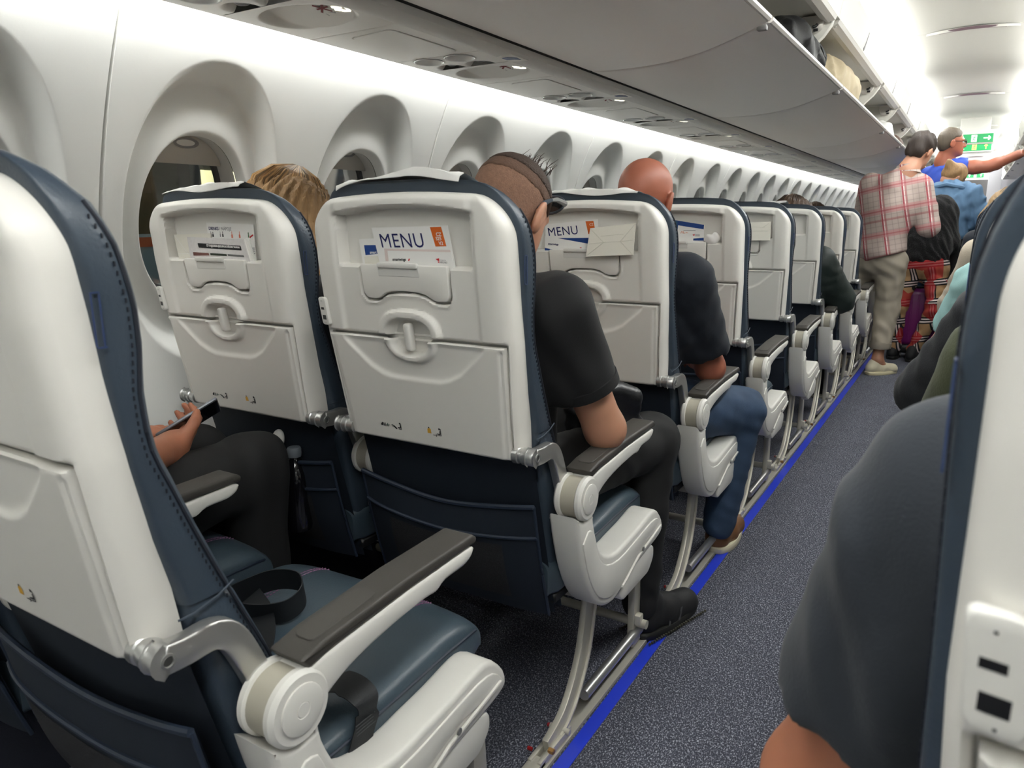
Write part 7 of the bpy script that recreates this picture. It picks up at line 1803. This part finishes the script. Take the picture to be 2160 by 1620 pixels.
# ---- bottle and white cable in the low pocket of the window seat
o = np.array(SEATS[('lw', 1)].location)
bt_ = thing('bottle', 'dark plastic drink bottle with a grey cap in the low seat pocket', 'bottle', tuple(o + (0.105, -0.092, 0.0)))
MB().lathe([(0.002, 0.42), (0.030, 0.42), (0.032, 0.43), (0.032, 0.545), (0.030, 0.565), (0.020, 0.590), (0.0125, 0.602), (0.0125, 0.612), (0.002, 0.612)], 24).obj('bottle_body', mat('dark_bottle', rgb(14, 14, 18), 0.12, coat=0.5), bt_)
MB().lathe([(0.0165, 0.606), (0.0175, 0.609), (0.0175, 0.624), (0.0150, 0.629), (0.0, 0.629)], 24).obj('cap', mat('cap_grey', rgb(104, 110, 116), 0.4), bt_)
cb_ = thing('charging_cable', 'white charging plug and cable poking from the low seat pocket', 'cable', tuple(o + (0.06, -0.10, 0.0)))
S = SDF(); b0 = np.array((0.0, 0.0, 0.0)); S.ell((0.000, 0.0, 0.642), (0.018, 0.012, 0.030), rot(0, 0, 0.35), 0.01); obj('plug_head', S.mesh(0.004), M_TRIM, cb_)
ribbon([tuple(p) for p in smooth_path([(0.004, -0.002, 0.622), (0.014, -0.004, 0.602), (0.028, -0.002, 0.578), (0.036, 0.0, 0.555)], 5)], 0.020, 0.006, (1, 0, 0.4)).obj('flat_cable', M_TRIM, cb_)
MB().box((-0.006, -0.010, 0.600), (0.026, 0.004, 0.618), 0.003, 2, Matrix.Rotation(0.0, 4, 'Z')).obj('clip', M_TRIM, cb_)
# ---- black puffer jacket beside the cropped-hair man
jk = thing('puffer_jacket', 'black quilted jacket bunched beside the cropped-hair man', 'jacket', (-0.76, 1.60, 0.60))
S = SDF()
for k in range(4): S.chain([(-0.80, 1.60, 0.735 - 0.034 * k), (-0.735, 1.655 + 0.006 * k, 0.745 - 0.034 * k), (-0.690, 1.700 + 0.008 * k, 0.725 - 0.034 * k)], [0.026, 0.030, 0.024], 0.016)
S.folds(0.004, 60, seed=4); obj('quilting', S.mesh(0.006, (-0.76, 1.60, 0.60)), mat('black_puffer', rgb(26, 27, 30), 0.35, bump=0.3, bscale=200), jk)

# ================================================================== SIGNS
M_SGREEN = mat('sign_green', rgb(18, 128, 70), 0.4, emit=rgb(18, 128, 70), estr=0.6); M_SWHITE = mat('sign_white', rgb(240, 244, 236), 0.4, emit=(1, 1, 1, 1), estr=0.6); M_SYEL = mat('sign_yellow', rgb(226, 224, 110), 0.4, emit=rgb(226, 224, 110), estr=0.4)
def exit_sign(y, z, w_, h, label, up, m_ink, boxed=True):
    t = thing('exit_sign', label, 'exit sign', (XC + 0.02, y, z))
    if boxed: MB().prism(round_poly([(-w_ * 0.72, h * 0.95), (w_ * 0.72, h * 0.95), (w_ * 0.56, -h * 0.68), (-w_ * 0.56, -h * 0.68)], h * 0.2, 3), 0.002, 0.05, 0.004, 2, fn=lambda u, v, d: (u, d, v)).obj('housing', M_CEIL, t)
    MB().box((-w_ * 0.4, 0.012, h * 0.5), (w_ * 0.4, 0.040, 2.236 - z), 0.003, 1).obj('bracket', M_CEIL, t)
    MB().box((-w_ / 2, -0.004, -h / 2), (w_ / 2, 0.004, h / 2), 0.001, 1).obj('green_panel', M_SGREEN, t)
    mb = MB()
    def s2(a, b, c, d, wd=0.012):
        p = sl(a, b, c, d, wd * h / 0.09); mb.add([(u, -0.0048, v) for u, v in p], [(0, 1, 2, 3)])
    k = h / 0.09
    for sg in (-1, 1):
        cx = sg * w_ * 0.34
        if up: s2(cx, -0.028 * k, cx, 0.028 * k); s2(cx - 0.018 * k, 0.010 * k, cx, 0.028 * k); s2(cx + 0.018 * k, 0.010 * k, cx, 0.028 * k)
        else: s2(cx - 0.032 * k, 0, cx + 0.032 * k, 0); s2(cx + sg * 0.012 * k, 0.020 * k, cx + sg * 0.032 * k, 0); s2(cx + sg * 0.012 * k, -0.020 * k, cx + sg * 0.032 * k, 0)
    mb.obj('arrow', m_ink, t, fix=False)
    mb = MB(); mb.add([(u, -0.0046, v) for u, v in rc(-0.026 * k, -0.036 * k, 0.026 * k, 0.036 * k)], [(0, 1, 2, 3)]); mb.obj('door_mark', m_ink, t, fix=False)
    mb = MB()
    for a in ((0.004, 0.018, -0.004, -0.004), (-0.004, -0.004, 0.010, -0.028), (-0.004, -0.004, -0.016, -0.026), (0.004, 0.014, 0.018, 0.002), (0.004, 0.014, -0.014, 0.006)):
        p = sl(*(q * k for q in a), 0.007 * k); mb.add([(u, -0.0052, v) for u, v in p], [(0, 1, 2, 3)])
    mb.add([(u, -0.0052, v) for u, v in rc(0.002 * k, 0.020 * k, 0.012 * k, 0.031 * k)], [(0, 1, 2, 3)])
    mb.obj('runner_mark', M_SGREEN, t, fix=False)
exit_sign(10.06, 2.015, 0.36, 0.092, 'green exit sign with white sideways arrows under the ceiling', False, M_SWHITE)
exit_sign(11.1, 2.000, 0.36, 0.085, 'green exit sign with pale yellow upward arrows', True, M_SYEL)
exit_sign(18.3, 1.985, 0.30, 0.080, 'small distant green exit sign at the end of the aisle', True, M_SWHITE)

# ================================================================== OUTSIDE (seen through the windows)
gr = MB().box((-60, -30, -3.2), (-2.3, 60, -3.15)).obj('apron_ground', mat('asphalt', rgb(70, 72, 70), 0.8, var=0.2, vscale=0.5), kind='structure', label='dim grey apron outside the windows')
tb = thing('terminal_building', 'dim terminal hall with lit strips seen through the windows', 'building', (-26, 14, -3.15))
MB().box((-4, -40, 0), (4, 40, 9.5)).obj('wall', mat('terminal_wall', rgb(74, 78, 60), 0.7, var=0.3, vscale=0.3), tb)
ml = lamp_mat('terminal_light', (0.9, 0.82, 0.45, 1), 1.2)
for k in range(20):
    MB().box((4.0, -38 + 4 * k, 5.2), (4.05, -35.6 + 4 * k, 6.0)).obj('window', ml if k % 3 else M_GLASS, tb)
    MB().box((4.0, -38.6 + 4 * k, 0), (4.6, -38.2 + 4 * k, 9.0)).obj('column', M_GASK, tb)
gv = thing('ground_vehicle', 'white service vehicle with an orange stripe outside the window', 'vehicle', (-10.0, 5.4, -3.15))
MB().box((-1.0, -2.4, 0.45), (1.0, 2.4, 4.14), 0.03, 2).obj('vehicle_body', mat('vehicle_white', rgb(150, 166, 180), 0.5), gv); MB().box((0.98, -2.39, 4.01), (1.02, 2.39, 4.13)).obj('orange_stripe', mat('vehicle_orange', rgb(206, 92, 50), 0.5), gv)
for y in (-1.6, 1.6):
    for x in (-0.85, 0.85): MB().lathe([(0.2, -0.12), (0.45, -0.12), (0.45, 0.12), (0.2, 0.12)], 20, Matrix.Translation((x, y, 0.45)) @ Matrix.Rotation(math.pi / 2, 4, 'Y')).obj('wheel', M_BLACK, gv)
